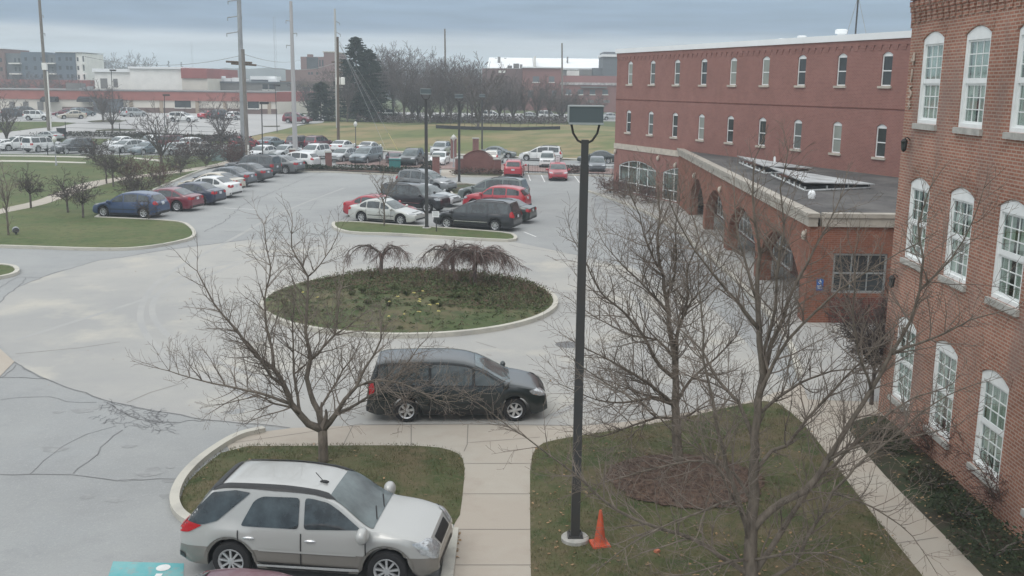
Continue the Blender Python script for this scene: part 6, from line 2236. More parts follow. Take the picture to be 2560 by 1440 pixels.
# weeping trees of the round bed
def weeping(loc, h, s, label, seed, dense=1.0, low=.15):
    r = random.Random(seed)
    t = thing("weeping_tree", loc, r.uniform(0, 6), label, "tree", "low weeping trees in the round bed")
    tr, cw = MB(), MB()
    tr.tube(spline([(0, 0, -.2), (.04, .02, h * .3), (0, 0, h * .62)], .1), .085, 8)
    nl = int(11 * dense)
    for i in range(nl):
        a = 2 * math.pi * (i + r.uniform(-.3, .3)) / nl
        c, sn = math.cos(a), math.sin(a)
        ss = s * r.uniform(.7, 1.05)
        hz = h * r.uniform(.82, 1.0)
        pts = spline([(0, 0, h * .58), (c * ss * .22, sn * ss * .22, hz * .92), (c * ss * .55, sn * ss * .55, hz), (c * ss * .85, sn * ss * .85, hz * .80), (c * ss, sn * ss, hz * .58)], .09)
        pts = [p + Vector((noise.noise(p * 4 + Vector((seed, i, 0))), noise.noise(p * 4 + Vector((i, seed, 9))), noise.noise(p * 4))) * .07 for p in pts]
        n = len(pts)
        tr.tube(pts, [.05 - .040 * k / n for k in range(n)], 5)
        for k in range(int(30 * dense)):
            j = r.randint(2, n - 2)
            d = (pts[j + 1] - pts[j]).normalized()
            q = pts[j]
            dd = (d * .7 + perp(d, r) * .75 + Vector((0, 0, .22))).normalized()
            L = r.uniform(.3, .62)
            m = 6
            tw = [q]
            for e in range(m):
                dd = (dd + Vector((0, 0, -.30)) + perp(dd, r) * .16).normalized()
                nx_ = tw[-1] + dd * L / m
                if nx_.z < low: break
                tw.append(nx_)
            if len(tw) > 2:
                cw.tube(tw, [.008 - .004 * e / len(tw) for e in range(len(tw))], 3, cap=False)
                for e in range(3):
                    z = r.randint(1, len(tw) - 2)
                    d2 = ((tw[z + 1] - tw[z]).normalized() + perp(dd, r) * .8).normalized()
                    cw.tube([tw[z], tw[z] + d2 * .14 + Vector((0, 0, .0)), tw[z] + d2 *   .24 + Vector((0, 0, -.06))], .004, 3, cap=False)
    tr.build("trunk", M['bark_dark'], t, smooth=True, angle=0)
    cw.build("crown", pmat_cache('twig_weeping', (.135, .090, .078), .95, var=.3, scale=2), t)
def onbed(px, py):
    p = at(px, py, .4)
    return Vector((p.x, p.y, mound(p.x, p.y)))
weeping(Vector((-5.9, 44.0, .2)), 1.5, 1.9, "open-crowned low weeping bare tree at the back of the round bed", 5, .8, .5)
weeping(Vector((-2.7, 44.3, .2)), 1.55, 1.8, "flat-topped weeping bare tree at the back of the round bed, nearest the island", 8, .9, .5)
weeping(Vector((-1.55, 41.4, .35)), 1.65, 2.0, "dense mop-headed weeping bare tree further forward in the round bed", 9, 1.6, .05)

# leaf clouds for hedges, ground cover and evergreens
def leafcloud(mb, c, rad, n, size, r, flat=.6, shell=.55):
    for _ in range(n):
        while True:
            x, y, z = r.uniform(-1, 1), r.uniform(-1, 1), r.uniform(-1, 1)
            q = math.sqrt(x * x + y * y + z * z)
            if shell < q <= 1 or (q <= shell and r.random() < .25): break
        k = 1 + .22 * noise.noise(Vector((x * 2.2 + c[0], y * 2.2 + c[1], z * 2.2 + c[2])))
        p = Vector((c[0] + x * rad[0] * k, c[1] + y * rad[1] * k, c[2] + z * rad[2] * k))
        a = Vector((r.gauss(0, 1), r.gauss(0, 1), r.gauss(0, 1) * flat)).normalized()
        b = perp(a, r)
        s = size * r.uniform(.5, 1.3)
        mb.add([p - a * s, p + b * s * .45, p + a * s, p - b * s * .45], [(0, 1, 2, 3)])
rg = random.Random(99)
# rough planting over the back of the round bed, and daffodils
gc, gd = MB(), MB()
for _ in range(6500):
    a, d = rg.uniform(0, 6.283), RR * math.sqrt(rg.random()) * .96
    x, y = RC.x + d * math.cos(a), RC.y + d * math.sin(a)
    # rough growth fills the back and one side, mown grass the front
    f = (y - RC.y) / RR + .55 * (x - RC.x) / RR + .25 * noise.noise((x * .6, y * .6, 1))
    if f < -.10 and rg.random() < .86: continue
    f = max(f, .02)
    hgt = (.10 + .28 * rg.random()) * min(1, (f + .14) * 1.6)
    z = mound(x, y)
    if rg.random() < .34:
        for _k in range(4):
            dx, dy = rg.gauss(0, .07), rg.gauss(0, .07)
            gc.tube([(x, y, z - .02), (x + dx, y + dy, z + hgt * .6), (x + dx * 2, y + dy * 2, z + hgt)], .006, 3, cap=False)
    else:
        leafcloud(gd, (x, y, z + hgt * .4), (.16, .16, hgt * .5), 12, .055, rg)
tag(gc.build("undergrowth", pmat_cache('dry_stems', (.155, .105, .075), .95, var=.4, scale=1.2)), kind="stuff")
tag(gd.build("ground_cover", M['leaf_green']), kind="stuff")
for i in range(18):
    x, y = RC.x + rg.uniform(-3.2, 3.6), RC.y + rg.uniform(-3.4, .6)
    z = mound(x, y)
    cl = thing("leafy_clump", (x, y, z), rg.uniform(0, 6), "low dark green leaf clump in the round bed", "plant", "green clumps in the round bed")
    m = MB()
    for _ in range(34):
        a = rg.uniform(0, 6.28)
        l, hh = rg.uniform(.06, .22), rg.uniform(.08, .22)
        c, sn = math.cos(a), math.sin(a)
        m.add([(c * .02 - sn * .012, sn * .02 + c * .012, 0), (c * .02 + sn * .012, sn * .02 - c * .012, 0), (c * l * .6 + sn * .012, sn * l * .6 - c * .012, hh), (c * l, sn * l, hh * .8), (c * l * .6 - sn * .012, sn * l * .6 + c * .012, hh)], [(0, 1, 2, 3, 4)])
    m.build("leaves", M['leaf_green'], cl)
for px, py in ((758, 733), (793, 748), (976, 762), (993, 752), (1036, 743), (1047, 757), (1055, 740), (1050, 762), (1076, 769), (1094, 767), (1048, 783), (1098, 781), (1013, 788), (970, 792)):
    p = at(px, py, .45)
    z = mound(p.x, p.y)
    t = thing("daffodil", (p.x, p.y, z), rg.uniform(0, 6), "pale yellow daffodil blooming in the round bed", "flower", "daffodils in the round bed")
    t.scale = (.68, .68, .68)
    m = MB()
    m.tube([(0, 0, -.02), (.01, 0, .16), (.02, .01, .30)], .008, 4)
    for a in range(5):
        c, sn = math.cos(a * 1.256), math.sin(a * 1.256)
        m.add([(c * .02, sn * .02, 0), (c * .10 - sn * .012, sn * .10 + c * .012, .2), (c * .16, sn * .16, .16), (c * .10 + sn * .012, sn * .10 - c * .012, .2)], [(0, 1, 2, 3)])
    m.build("stem", M['leaf_green'], t)
    m = MB()
    for k in range(3):
        ox, oy = rg.uniform(-.08, .08), rg.uniform(-.08, .08)
        for a in range(6):
            c, sn = math.cos(a * 1.047), math.sin(a * 1.047)
            m.add([(ox, oy, .30), (ox + c * .04 - sn * .02, oy + sn * .04 + c * .02, .32), (ox + c * .075, oy + sn * .075, .31), (ox + c * .04 + sn * .02, oy + sn * .04 - c * .02, .32)], [(0, 1, 2, 3)])
        m.lathe([(.018, .30), (.026, .35)], 6, c=(ox, oy, 0))
    m.build("bloom", M['yellow'], t)
# grass blades and fallen leaves on the near lawns
def inside(p, poly):
    c = False
    n = len(poly)
    for i in range(n):
        a, b = poly[i], poly[i - 1]
        if (a[1] > p[1]) != (b[1] > p[1]) and p[0] < (b[0] - a[0]) * (p[1] - a[1]) / (b[1] - a[1]) + a[0]:
            c = not c
    return c
def scatter(poly, n, r):
    x0, x1 = min(p[0] for p in poly), max(p[0] for p in poly)
    y0, y1 = min(p[1] for p in poly), max(p[1] for p in poly)
    k = 0
    while k < n:
        p = (r.uniform(x0, x1), r.uniform(y0, y1))
        if inside(p, poly):
            k += 1
            yield p
gb = MB()
for poly, n in ((L1, 16000), (L2, 30000)):
    for x, y in scatter(poly, n, rg):
        q = noise.noise((x * .8, y * .8, 4))
        if q < -.12 and rg.random() < .7: continue
        if math.hypot((x - 3.95) / 1.75, (y - 21) / 1.55) < .93: continue
        a = rg.uniform(0, 6.28)
        h = rg.uniform(.025, .075)
        c, sn = math.cos(a) * .007, math.sin(a) * .007
        lx, ly = rg.gauss(0, .028), rg.gauss(0, .028)
        gb.add([(x - c, y - sn, .06), (x + c, y + sn, .06), (x + lx, y + ly, .06 + h)], [(0, 1, 2)])
tag(gb.build("grass_blades", M['blade']), kind="stuff")
fl_ = MB()
def leaf(x, y, z, s, r):
    a = r.uniform(0, 6.28)
    c, sn = math.cos(a), math.sin(a)
    t1, t2 = r.uniform(-.4, .8) * s, r.uniform(-.2, .8) * s
    fl_.add([(x - c * s, y - sn * s, z), (x - sn * s * .6, y + c * s * .6, z + t1 * .5 + .01), (x + c * s, y + sn * s, z + t2 * .5 + .005), (x + sn * s * .6, y - c * s * .6, z + .005)], [(0, 1, 2, 3)])
for x, y in scatter(L2, 2200, rg):
    if rg.random() < .12 + .45 * (y < 18.5) * (x > 3) + .6 * noise.noise((x * .5, y * .5, 8)):
        leaf(x, y, .085, rg.uniform(.02, .05), rg)
for x, y in scatter(L1, 60, rg): leaf(x, y, .085, rg.uniform(.02, .05), rg)
for x, y in scatter(B1, 500, rg): leaf(x, y, .09, rg.uniform(.02, .05), rg)
for _ in range(60):
    p = at(rg.uniform(20, 1800), rg.uniform(660, 1040)); leaf(p.x, p.y, .016, rg.uniform(.02, .05), rg)
for _ in range(36):
    p = at(1138 + rg.gauss(0, 8), rg.uniform(1335, 1400)); leaf(p.x, p.y, .016, rg.uniform(.02, .06), rg)
tag(fl_.build("fallen_leaves", M['leaf_dry']), kind="stuff")
ch = MB()
for x, y in list(scatter(MU, 1500, rg)) + [(3.95 + 1.75 * q_ * math.cos(a_), 21 + 1.55 * q_ * math.sin(a_)) for q_, a_ in [(rg.uniform(.98, 1.2), rg.uniform(0, 6.28)) for _ in range(260)]]:
    a = rg.uniform(0, 6.28); c, sn = math.cos(a) * .045, math.sin(a) * .045
    z = .094 + .10 * max(0, 1 - ((x - 3.95) / 1.75) ** 2 - ((y - 21) / 1.55) ** 2) + rg.random() * .03
    ch.add([(x - c, y - sn, z), (x - sn * .25, y + c * .25, z + .012), (x + c, y + sn, z + rg.uniform(-.01, .02)), (x + sn * .25, y - c * .25, z)], [(0, 1, 2, 3)])
tag(ch.build("bark_chips", M['mulch']), kind="stuff")

# planting along the foot of the brick building
def shrub(name, loc, rad, n, size, mat, label, group=None, stems=None, seed=1, cat="shrub"):
    r = random.Random(seed)
    t = thing(name, loc, 0, label, cat, group)
    m = MB()
    leafcloud(m, (0, 0, rad[2] * .9), rad, n, size, r)
    m.build("foliage", mat, t)
    m = MB()
    for _ in range(stems or 7):
        a = r.uniform(0, 6.28)
        c, sn = math.cos(a), math.sin(a)
        m.tube([(0, 0, -.05), (c * rad[0] * .3, sn * rad[1] * .3, rad[2] * .8), (c * rad[0] * .7, sn * rad[1] * .7, rad[2] * 1.5)], [.02, .014, .008], 4)
    m.build("stems", M['bark_dark'], t)
    return t
SHR = dict(DENSE, lspace=.10, sec=(.35, .7), rmin=.0055, space=(.14, .12), lmin=.12, seg=.12)
for i, (px, py, h, s, lab) in enumerate(((2430, 1195, 1.5, .75, "reddish twiggy shrub under the ground floor window, covering its sill"), (2330, 1140, .9, .6, "low brown twiggy shrub against the brick wall between two ground windows"), (2500, 1290, 1.2, .7, "brown twiggy shrub at the brick wall nearest the window"))):
    vase_tree("bare_shrub", on(px, py, .06), h, s, lab, 90 + i, SHR, .06, .03, 12, mat2=M['twig_red'], group="twiggy shrubs against the brick building", cat="shrub")
for i, (px, py, rad, lab) in enumerate(((2480, 1395, (.8, 1.0, .30), "dark green low evergreen shrub at the end of the planting bed"), (2330, 1225, (.55, .9, .22), "dark low shrub between the path and the brick wall, middle of the bed"), (2225, 1120, (.5, .8, .20), "green ground-hugging shrub at the start of the planting bed"), (2400, 1300, (.6, .8, .22), "very dark low shrub beside the path, before the evergreen one"))):
    shrub("low_shrub", on(px, py, .05), rad, 900, .045, M['hedge'] if i in (0, 3) else M['bed_dark'], lab, "low shrubs in the planting bed", seed=110 + i)
vase_tree("small_tree", on(2178, 1012, .03), 3.6, 1.55, "dark twiggy small tree at the corner of the arcade and the brick building", 120, dict(SHR, lspace=.055, sec=(.45, .9), rmin=.0075), .28, .06, 9, mat=M['bark_dark'], mat2=M['twig_dark'], group=GC)
for i, (px, py, w) in enumerate(((1560, 500, 1.4), (1620, 512, 1.2), (1525, 486, 1.2))):
    vase_tree("bare_shrub", on(px, py, .1), 1.3, w, ("brown shrub below the large arched window of the long building", "brown shrub between the two arched windows of the long building", "brown shrub at the corner of the long building")[i], 130 + i, TH, .06, .03, 9, mat2=M['twig_red'], group="brown shrubs by the long building", cat="shrub")
for i, (px, py, rad, lab) in enumerate(((905, 428, (3.6, .5, .35), "clipped low hedge at the foot of the long railing"), (1020, 434, (3.0, .5, .35), "clipped low hedge in front of the very dark crossover"), (775, 426, (2.4, .5, .3), "clipped low hedge between the two brick fence pillars"), (905, 440, (.01, .01, .01), ""), (1075, 434, (1.0, .8, .65), "round green bush at the entrance path"), (1200, 438, (3.2, .8, .35), "brown grassy bed growth at the foot of the brick sign wall"), (1420, 432, (2.0, .5, .4), "straggly brown shrub behind the red hatchback"))):
    if not lab: continue
    shrub("hedge" if i < 3 else "bush", on(px, py, .05), rad, 900 if i < 3 else 800, .12, M['mulch'] if i in (5, 6) else M['hedge'], lab, seed=140 + i)
for i, (px, py, rad, lab) in enumerate(((260, 341, (11, 1.4, .42), "long dark hedge along the rail fence of the shop car park"), (420, 346, (9, 1.3, .42), "dark hedge between the rail fence and the white hatchback"), (572, 402, (2.9, 2.0, 1.9), "dense dark grey bush beside the utility cabinets"), (520, 350, (5, 1.2, .42), "dark hedge at the corner of the shop car park"))):
    shrub("hedge" if i != 2 else "bush", on(px, py, -.1), rad, 2600, .16, pmat_cache('hedge_brown', (0.062, 0.060, 0.045), .95, var=.5, scale=2) if i != 2 else M['twig_far'], lab, seed=150 + i)

# evergreens by the field
def evergreen(loc, h, w, label, seed, n=2600, bare=.06, mat=None, power=.9):
    r = random.Random(seed)
    t = thing("evergreen_tree", loc, 0, label, "tree", None)
    m = MB(); m.tube([(0, 0, -.2), (0, 0, h * .95)], [h * .022, .05], 8); m.build("trunk", M['bark_dark'], t)
    m = MB()
    k = int(n / 14)
    for i in range(k):
        f = bare + (1 - bare) * (i + r.random()) / k
        zz = h * f
        L = w * (1 - f) ** power * r.uniform(.5, 1.2) * (1 + .25 * noise.noise((f * 9, seed, math.cos(r.random() * 6)))) + .15
        a = r.uniform(0, 6.283)
        c, sn = math.cos(a), math.sin(a)
        for j in range(14):
            q = .25 + .75 * (j + r.random()) / 14
            p = Vector((c * L * q, sn * L * q, zz - L * q * .22 + L * q * q * .18))
            d = Vector((c, sn, r.uniform(-.7, .1))) + Vector((r.gauss(0, .6), r.gauss(0, .6), r.gauss(0, .25)))
            d.normalize()
            b = perp(d, r)
            s = (.20 + .28 * (1 - q)) * .72 * r.uniform(.6, 1.4)
            m.add([p - d * s, p + b * s * .5, p + d * s * 1.5, p - b * s * .5], [(0, 1, 2, 3)])
    m.build("crown", mat or M['needle'], t)
b = att(893, 303)
evergreen(b, atY(866, 92, b.y).z - b.z, 6.0, "tall dark pointed evergreen beside the slim pale utility pole", 1, 9000, power=.54)
b2 = Vector((b.x + 2.1, b.y + .6, b.z))
evergreen(b2, (atY(912, 124, b.y).z - b.z), 5.0, "second dark evergreen peak standing against the tallest evergreen", 2, 7500, power=.5)
b = att(803, 302)
evergreen(b, atY(796, 205, b.y).z - b.z, 3.3, "short bushy dull green evergreen at the corner of the shop car park", 3, 4200, bare=.0, mat=pmat_cache('needle_dull', (0.035, 0.050, 0.036), .9, var=.4, scale=1.0), power=.45)

# bare trees in the belt behind the field: four kinds, the rest copies
BELT = dict(seg=.8, wig=.15, up=.06, bias=.22, space=(.65, .6), ratio=(.4, .65), lmin=.6, rmin=.024, levels=3, lspace=.40, sec=(1.5, 3.0), bare=.2)
BP = []
for i, (h, s, nl, th) in enumerate(((11, 3.2, 7, .22), (9.5, 3.0, 8, .14), (8, 3.2, 8, .10), (12, 2.8, 6, .32))):
    t = vase_tree("bare_tree", Vector((0, 0, 0)), h, s, "", 200 + i, BELT, th, .20, nl, mat=M['bark_dark'], mat2=M['twig_far'])
    BP.append((t, h))
BG = [(952, 298, 118, 2, 0, "tall pale bare tree just behind the second dark evergreen"), (985, 303, 128, 2, 3, "tall feathery bare tree behind the field, next past the evergreens"), (1010, 306, 150, 0, 0, "bare tree behind the field with pale light under its crown"), (1045, 303, 168, 0, 1, "bare tree in the belt behind the island lamp post"),
      (1075, 308, 172, 0, 2, "bushy bare tree just before the thin utility pole behind the field"), (1100, 304, 152, 4, 3, "tall bare tree directly behind the thin utility pole"), (1128, 308, 146, 0, 0, "dark full bare tree between the thin pole and the lamp post"), (1152, 306, 150, 0, 1, "dense bare tree behind the planted-triangle lamp post"),
      (1195, 322, 165, 0, 2, "multi-stemmed pale-barked tree at the edge of the field"), (1168, 305, 158, 5, 3, "thin bare tree behind the multi-stemmed one"), (1222, 308, 182, 0, 0, "bare tree in front of the dim brick wing"), (1248, 306, 190, 3, 1, "bushy bare tree before the brick block with a white cornice"), (1282, 308, 196, 0, 2, "low spreading bare tree before the brick block"),
      (1312, 308, 198, 0, 3, "upright bare tree before the lone window of the brick block"), (1342, 306, 205, 2, 1, "dark bare tree near the corner of the brick block"), (1372, 308, 200, 0, 0, "bare tree at the corner of the brick block by the thin pole"), (1402, 307, 212, 3, 2, "low bare tree behind the big box lamp"), (1436, 305, 225, 0, 1, "bushy bare tree just past the box lamp's head"),
      (1470, 303, 232, 4, 2, "bare tree below the row of small square windows"), (1502, 300, 240, 0, 3, "slim bare tree nearest the long brick building"), (1030, 300, 160, 9, 2, "bare tree deep in the belt behind the field"), (1066, 300, 180, 10, 0, "grey bare tree deep in the belt, half hidden by its neighbours"), (1118, 300, 165, 10, 2, "spreading bare tree at the back of the belt"), (1180, 300, 172, 9, 1, "bare tree at the back of the belt behind the multi-stemmed one"), (1262, 300, 200, 8, 0, "bare tree at the back before the brick block"), (1420, 299, 230, 8, 0, "bare tree at the back before the small square windows"),
      (772, 296, 190, 14, 1, "bare tree beside the short bushy evergreen, in front of the brown block"), (868, 305, 180, -1, 3, "pale dead-topped tree standing before the dark evergreens"), (832, 300, 170, 10, 2, "bare tree behind the short bushy evergreen"), (930, 300, 175, 6, 1, "bare tree in the shade of the second evergreen")]
used = set()
for i, (px, py, ty, dy, kd, lab) in enumerate(BG):
    b = att(px, py)
    y = b.y + dy
    q = atY(px, py, y)
    b = Vector((q.x, y, terrain(q.x, y)))
    h = atY(px, ty, y).z - b.z
    src, h0 = BP[kd]
    if kd not in used:
        o = src
        used.add(kd)
    else:
        o = copy_tree(src)
    o.location = b
    o.rotation_euler.z = i * 2.4
    k = h / h0
    v_ = random.Random(i * 7 + 3)
    o.scale = (k * v_.uniform(.85, 1.5), k * v_.uniform(.85, 1.5), k * v_.uniform(.86, 1.04))
    o.rotation_euler.x, o.rotation_euler.y = v_.uniform(-.06, .06), v_.uniform(-.06, .06)
    tag(o, lab, "tree", "belt of bare trees behind the field")
sc_ = MB()
for _ in range(420):
    x = rg.uniform(-26, 12)
    y = 168 + rg.uniform(0, 14)
    b = Vector((x, y, terrain(x, y)))
    leafcloud(sc_, (b.x, b.y, b.z + .5), (1.3, 1.0, .8), 16, .22, rg)
tag(sc_.build("undergrowth", M['twig_far']), kind="stuff")
# silt fence along the belt
q0 = [att(1090, 321), att(1180, 325), att(1300, 327), att(1400, 324)]
t = thing("silt_fence", q0[0], 0, "low black cloth fence along the far edge of the field", "fence")
m = MB()
for a, b in zip(q0, q0[1:]):
    a, b = a - q0[0], b - q0[0]
    d = Vector((-(b - a).y, (b - a).x, 0)).normalized() * .03
    m.add([a - d, b - d, b - d + Vector((0, 0, .5)), a - d + Vector((0, 0, .5)), a + d, b + d, b + d + Vector((0, 0, .5)), a + d + Vector((0, 0, .5))], [(0, 1, 2, 3), (7, 6, 5, 4), (3, 2, 6, 7)])
m.build("cloth", M['awning'], t)
m = MB()
for a, b in zip(q0, q0[1:]):
    for k in range(5):
        p = a.lerp(b, k / 5) - q0[0]
        m.tube([p, p + Vector((0, 0, 1.0))], .035, 4)
m.build("stakes", M['wood_dark'], t)

# ------------------------------------------------------------------ the town beyond
GZ = 2.35
class Far:
    """a distant building whose front is laid out across the view at depth Y; X/Z give places on that front"""
    def __init__(s, name, px, Y, label, cat="building"):
        s.Y = Y
        s.o = atY(px, 200, Y)
        s.o.z = GZ
        s.t = thing(name, s.o, 0, label, cat)
    def X(s, px): return atY(px, 200, s.Y).x - s.o.x
    def Z(s, px, py): return atY(px, py, s.Y).z - GZ
    def block(s, name, x0, x1, yt, yb, mat, d0=0, d1=12, parent=None, xm=None):
        m = MB()
        xm = xm or (x0 + x1) / 2
        m.b2(s.X(x0), s.X(x1), d0, d1, 0 if yb is None else s.Z(xm, yb), s.Z(xm, yt))
        return m.build(name, mat, parent or s.t)
    def win(s, x0, x1, yt, yb, parent, mat=None, name="window", frame=None, d=0.0):
        m = MB()
        xm = (x0 + x1) / 2
        m.b2(s.X(x0), s.X(x1), d - .06, d + .05, s.Z(xm, yb), s.Z(xm, yt))
        o = m.build(name, mat or M['pane_dark'], parent)
        if frame:
            m = MB()
            m.b2(s.X(x0) - .1, s.X(x1) + .1, d - .12, d - .061, s.Z(xm, yb) - .18, s.Z(xm, yb))
            m.build("sill", frame, o)
        return o

# the long low shop
S_ = Far("shop_building", 300, 207, "long low shop with a red band over cream panels beyond the car park")
o = S_.block("wall", -160, 690, 249, None, pmat_cache('cream', (0.64, 0.60, 0.53), .8, var=.06, scale=.3), 0, 24, xm=300)
m = MB()
z0, z1 = S_.Z(300, 250), S_.Z(300, 228)
m.b2(S_.X(-160), S_.X(690), -.35, 24.2, z0, z1)
m.build("red_band", M['red_wall'], S_.t)
m = MB(); m.b2(S_.X(-160) - .1, S_.X(690) + .1, -.5, 24.4, z1 + .001, z1 + .22); m.build("roof", M['grey_wall'], S_.t)
m = MB(); m.b2(S_.X(150), S_.X(690), -.06, -.001, .02, 1.05); m.build("brick_base", pmat_cache('base_brown', (0.17, 0.115, 0.10), .9), S_.t)
m = MB()
q = [(S_.X(690) + .001, 0.0), (S_.X(690) + .001, 24), (S_.X(690) + 6, 24), (S_.X(690) + 3.2, 5)]
m.prism(q, 0, z0, lambda a, b, h: (a, b, h)); fixnormals(m.build("wall", pmat_cache('cream', ()), S_.t))
m = MB(); m.prism([(a + .0, b) for a, b in q], z0 + .001, z1 + .2, lambda a, b, h: (a, b, h)); fixnormals(m.build("red_band", M['red_clad'], S_.t))  # side turned away: its shade is put into a darker red
for x in (324, 400, 490, 560, 671):
    m = MB(); m.b2(S_.X(x) - .35, S_.X(x) + .35, -.16, -.0605, 0, z0 - .01); m.build("pilaster", M['tan_wall'], S_.t)
for x0, x1, a, b in ((434, 474, 250, 269), (617, 645, 253, 271), (19, 31, 254, 276), (53, 66, 254, 275), (89, 103, 254, 275)):
    S_.win(x0, x1, a, b, S_.t, M['pane_dark'] if x0 > 400 else M['grey_wall'], d=-.08, frame=M['white_far'] if x0 > 400 else None)
for x0, x1 in ((108, 145), (199, 240)):
    m = MB()
    a, b = S_.X(x0), S_.X(x1)
    zt, zb = S_.Z(x0, 241), S_.Z(x0, 254)
    q = [(-.001, zb)] + [(-1.9 * math.sin(t * 1.57 / 6), zb + (zt - zb) * math.cos(t * 1.57 / 6)) for t in range(7)][::-1]
    m.prism(q, a, b, lambda y, z, h: (h, y - .36, z)); fixnormals(m.build("awning", M['awning'], S_.t))
m = MB(); m.b2(S_.X(241), S_.X(306), -2.4, -.355, 0.02, S_.Z(270, 247)); m.build("entrance_porch", M['slate_wall'], S_.t)
m = MB(); m.b2(S_.X(147), S_.X(182), 3, 6, z1 + .23, z1 + 1.5); m.build("roof_unit", M['grey_wall'], S_.t)
m = MB()
for k in range(3): m.b2(S_.X(185 + 10 * k), S_.X(192 + 10 * k), 2, 4, z1 + .23, z1 + .5 + .2 * k)
m.build("roof_vents", M['galv'], S_.t)
# white building behind it
S_ = Far("white_building", 380, 236, "tall windowless white shop building with a dark red corner, rising behind the low shop")
S_.block("wall", 237, 328, 180, None, M['white_far'], 0, 25)
S_.block("cornice", 234, 330, 172, 180.2, M['roof_white'], -.5, 25.5)
S_.block("wall", 328.3, 458, 172, None, M['white_far'], -.6, 25)
S_.block("cornice", 326, 460, 167, 172.2, M['roof_white'], -1.1, 25.5)
S_.block("wall", 458.3, 522, 196, None, pmat_cache('cream', ()), -1.0, 25)
S_.block("red_band", 458.3, 522, 171, 196.2, M['red_clad'], -1.4, 25)
S_.win(251, 268, 196, 221, S_.t, M['grey_wall'])
S_.win(283, 294, 197, 218, S_.t, M['grey_wall'])
# jumble of low roofs
S_ = Far("low_building", 610, 245, "low grey building with white roof boxes and a small window pair, beside the white building")
S_.block("wall", 524, 694, 207, None, M['grey_wall'], 0, 14)
S_.block("roof", 520, 696, 204, 207.2, M['slate_wall'], -.3, 14.3)
for x0, x1, a in ((535, 553, 190), (556, 574, 195), (578, 596, 194), (600, 612, 197), (668, 690, 196)):
    S_.block("roof_unit", x0, x1, a, 204.2, M['roof_white'], 1, 4)
S_.block("skylight", 620, 682, 190, 199, M['roof_white'], 2, 9)
S_.block("skylight_base", 622, 680, 199.3, 204, M['slate_wall'], 2.2, 8.8)
S_.win(656, 669, 211, 224, S_.t, frame=M['white_far']); S_.win(673, 687, 211, 224, S_.t, frame=M['white_far'])
S_ = Far("tan_building", 770, 262, "tan brown building with a flat canopy behind the bushy evergreen")
S_.block("wall", 690, 850, 212, None, M['tan_wall'], 0, 15)
S_.block("canopy", 686, 852, 203, 212.2, pmat_cache('brown_fascia', (0.16, 0.12, 0.095), .85), -1.0, 15.3)
S_.block("dark_base", 738, 806, 246, None, M['grey_wall'], -.2, -.002)
for x in (700, 758, 782): S_.win(x, x + 16, 218, 232, S_.t, frame=M['white_far'])
S_ = Far("brick_tower", 795, 335, "blocky dull brick building with a dark glazed upper corner, behind the whitish pole")
bt = M['brick_far'] = pmat_cache('brick_far', (0.21, 0.125, 0.11), .9, var=.08, scale=.2)
S_.block("wall", 753, 812, 142, None, bt, 0, 20)
S_.block("wall", 812.3, 842, 131, None, bt, -1, 20)
S_.block("coping", 810, 844, 129, 131.2, M['stone'], -1.2, 20.2)
S_.block("chimney", 765, 776, 135, 141.9, bt, 3, 6)
S_.block("lower_wing", 725, 850, 175, None, bt, -6, -1.01)
g = S_.win(768, 797, 143, 172, S_.t, M['pane_dark'], "glazing")
for x in (780, 787, 800): S_.win(x, x + 5, 181, 187, S_.t, d=-6)
for x in (799, 806): S_.win(x, x + 4, 150, 166, S_.t)
# flats at the edge of the view
S_ = Far("apartment_building", 110, 300, "four storey blue and grey flats with white balconies at the edge of the view")
S_.block("brick_bay", -60, 15, 122, None, bt, 0, 16)
S_.block("grey_bay", 15.3, 57, 133, None, M['slate_wall'], 1, 16)
S_.block("blue_bay", 57.3, 118, 130, None, M['blue_wall'], 0, 16)
S_.block("grey_bay", 118.3, 143, 136, None, M['slate_wall'], 1, 16)
S_.block("blue_bay", 143.3, 192, 131, None, M['blue_wall'], 0, 16)
S_.block("white_bay", 192.3, 208, 133, None, M['white_far'], .3, 16)
S_.block("roof", 142, 210, 129.5, 130.9, M['roof_white'], -.4, 16.3)
S_.block("roof", -60, 16, 120.5, 121.9, M['roof_white'], -.4, 16.3)
S_.block("brick_podium", -60, 236, 199, None, M['red_clad'], -3, -.01)
for x0, x1 in ((28, 57), (119, 143), (209, 221)):
    for y in (157, 183):
        m = MB(); m.b2(S_.X(x0), S_.X(x1), -.9, .95, S_.Z(x0, y + 3), S_.Z(x0, y)); m.build("balcony", M['white_far'], S_.t)
for x in (66, 88, 105, 150, 168, 178):
    for y in (143, 165, 186): S_.win(x, x + 6, y, y + 9, S_.t)
for x in (195,):
    for y in (143, 165, 187): S_.win(x, x + 4, y, y + 10, S_.t, d=.3)
for x in (0, 5, 36, 46, 128):
    for y in (145, 168): S_.win(x, x + 4, y, y + 10, S_.t, d=0 if x < 15 else 1)
for y in (140, 163, 185): S_.win(209, 212, y, y + 14, S_.t, M['awning'], "balcony_post", d=.4)
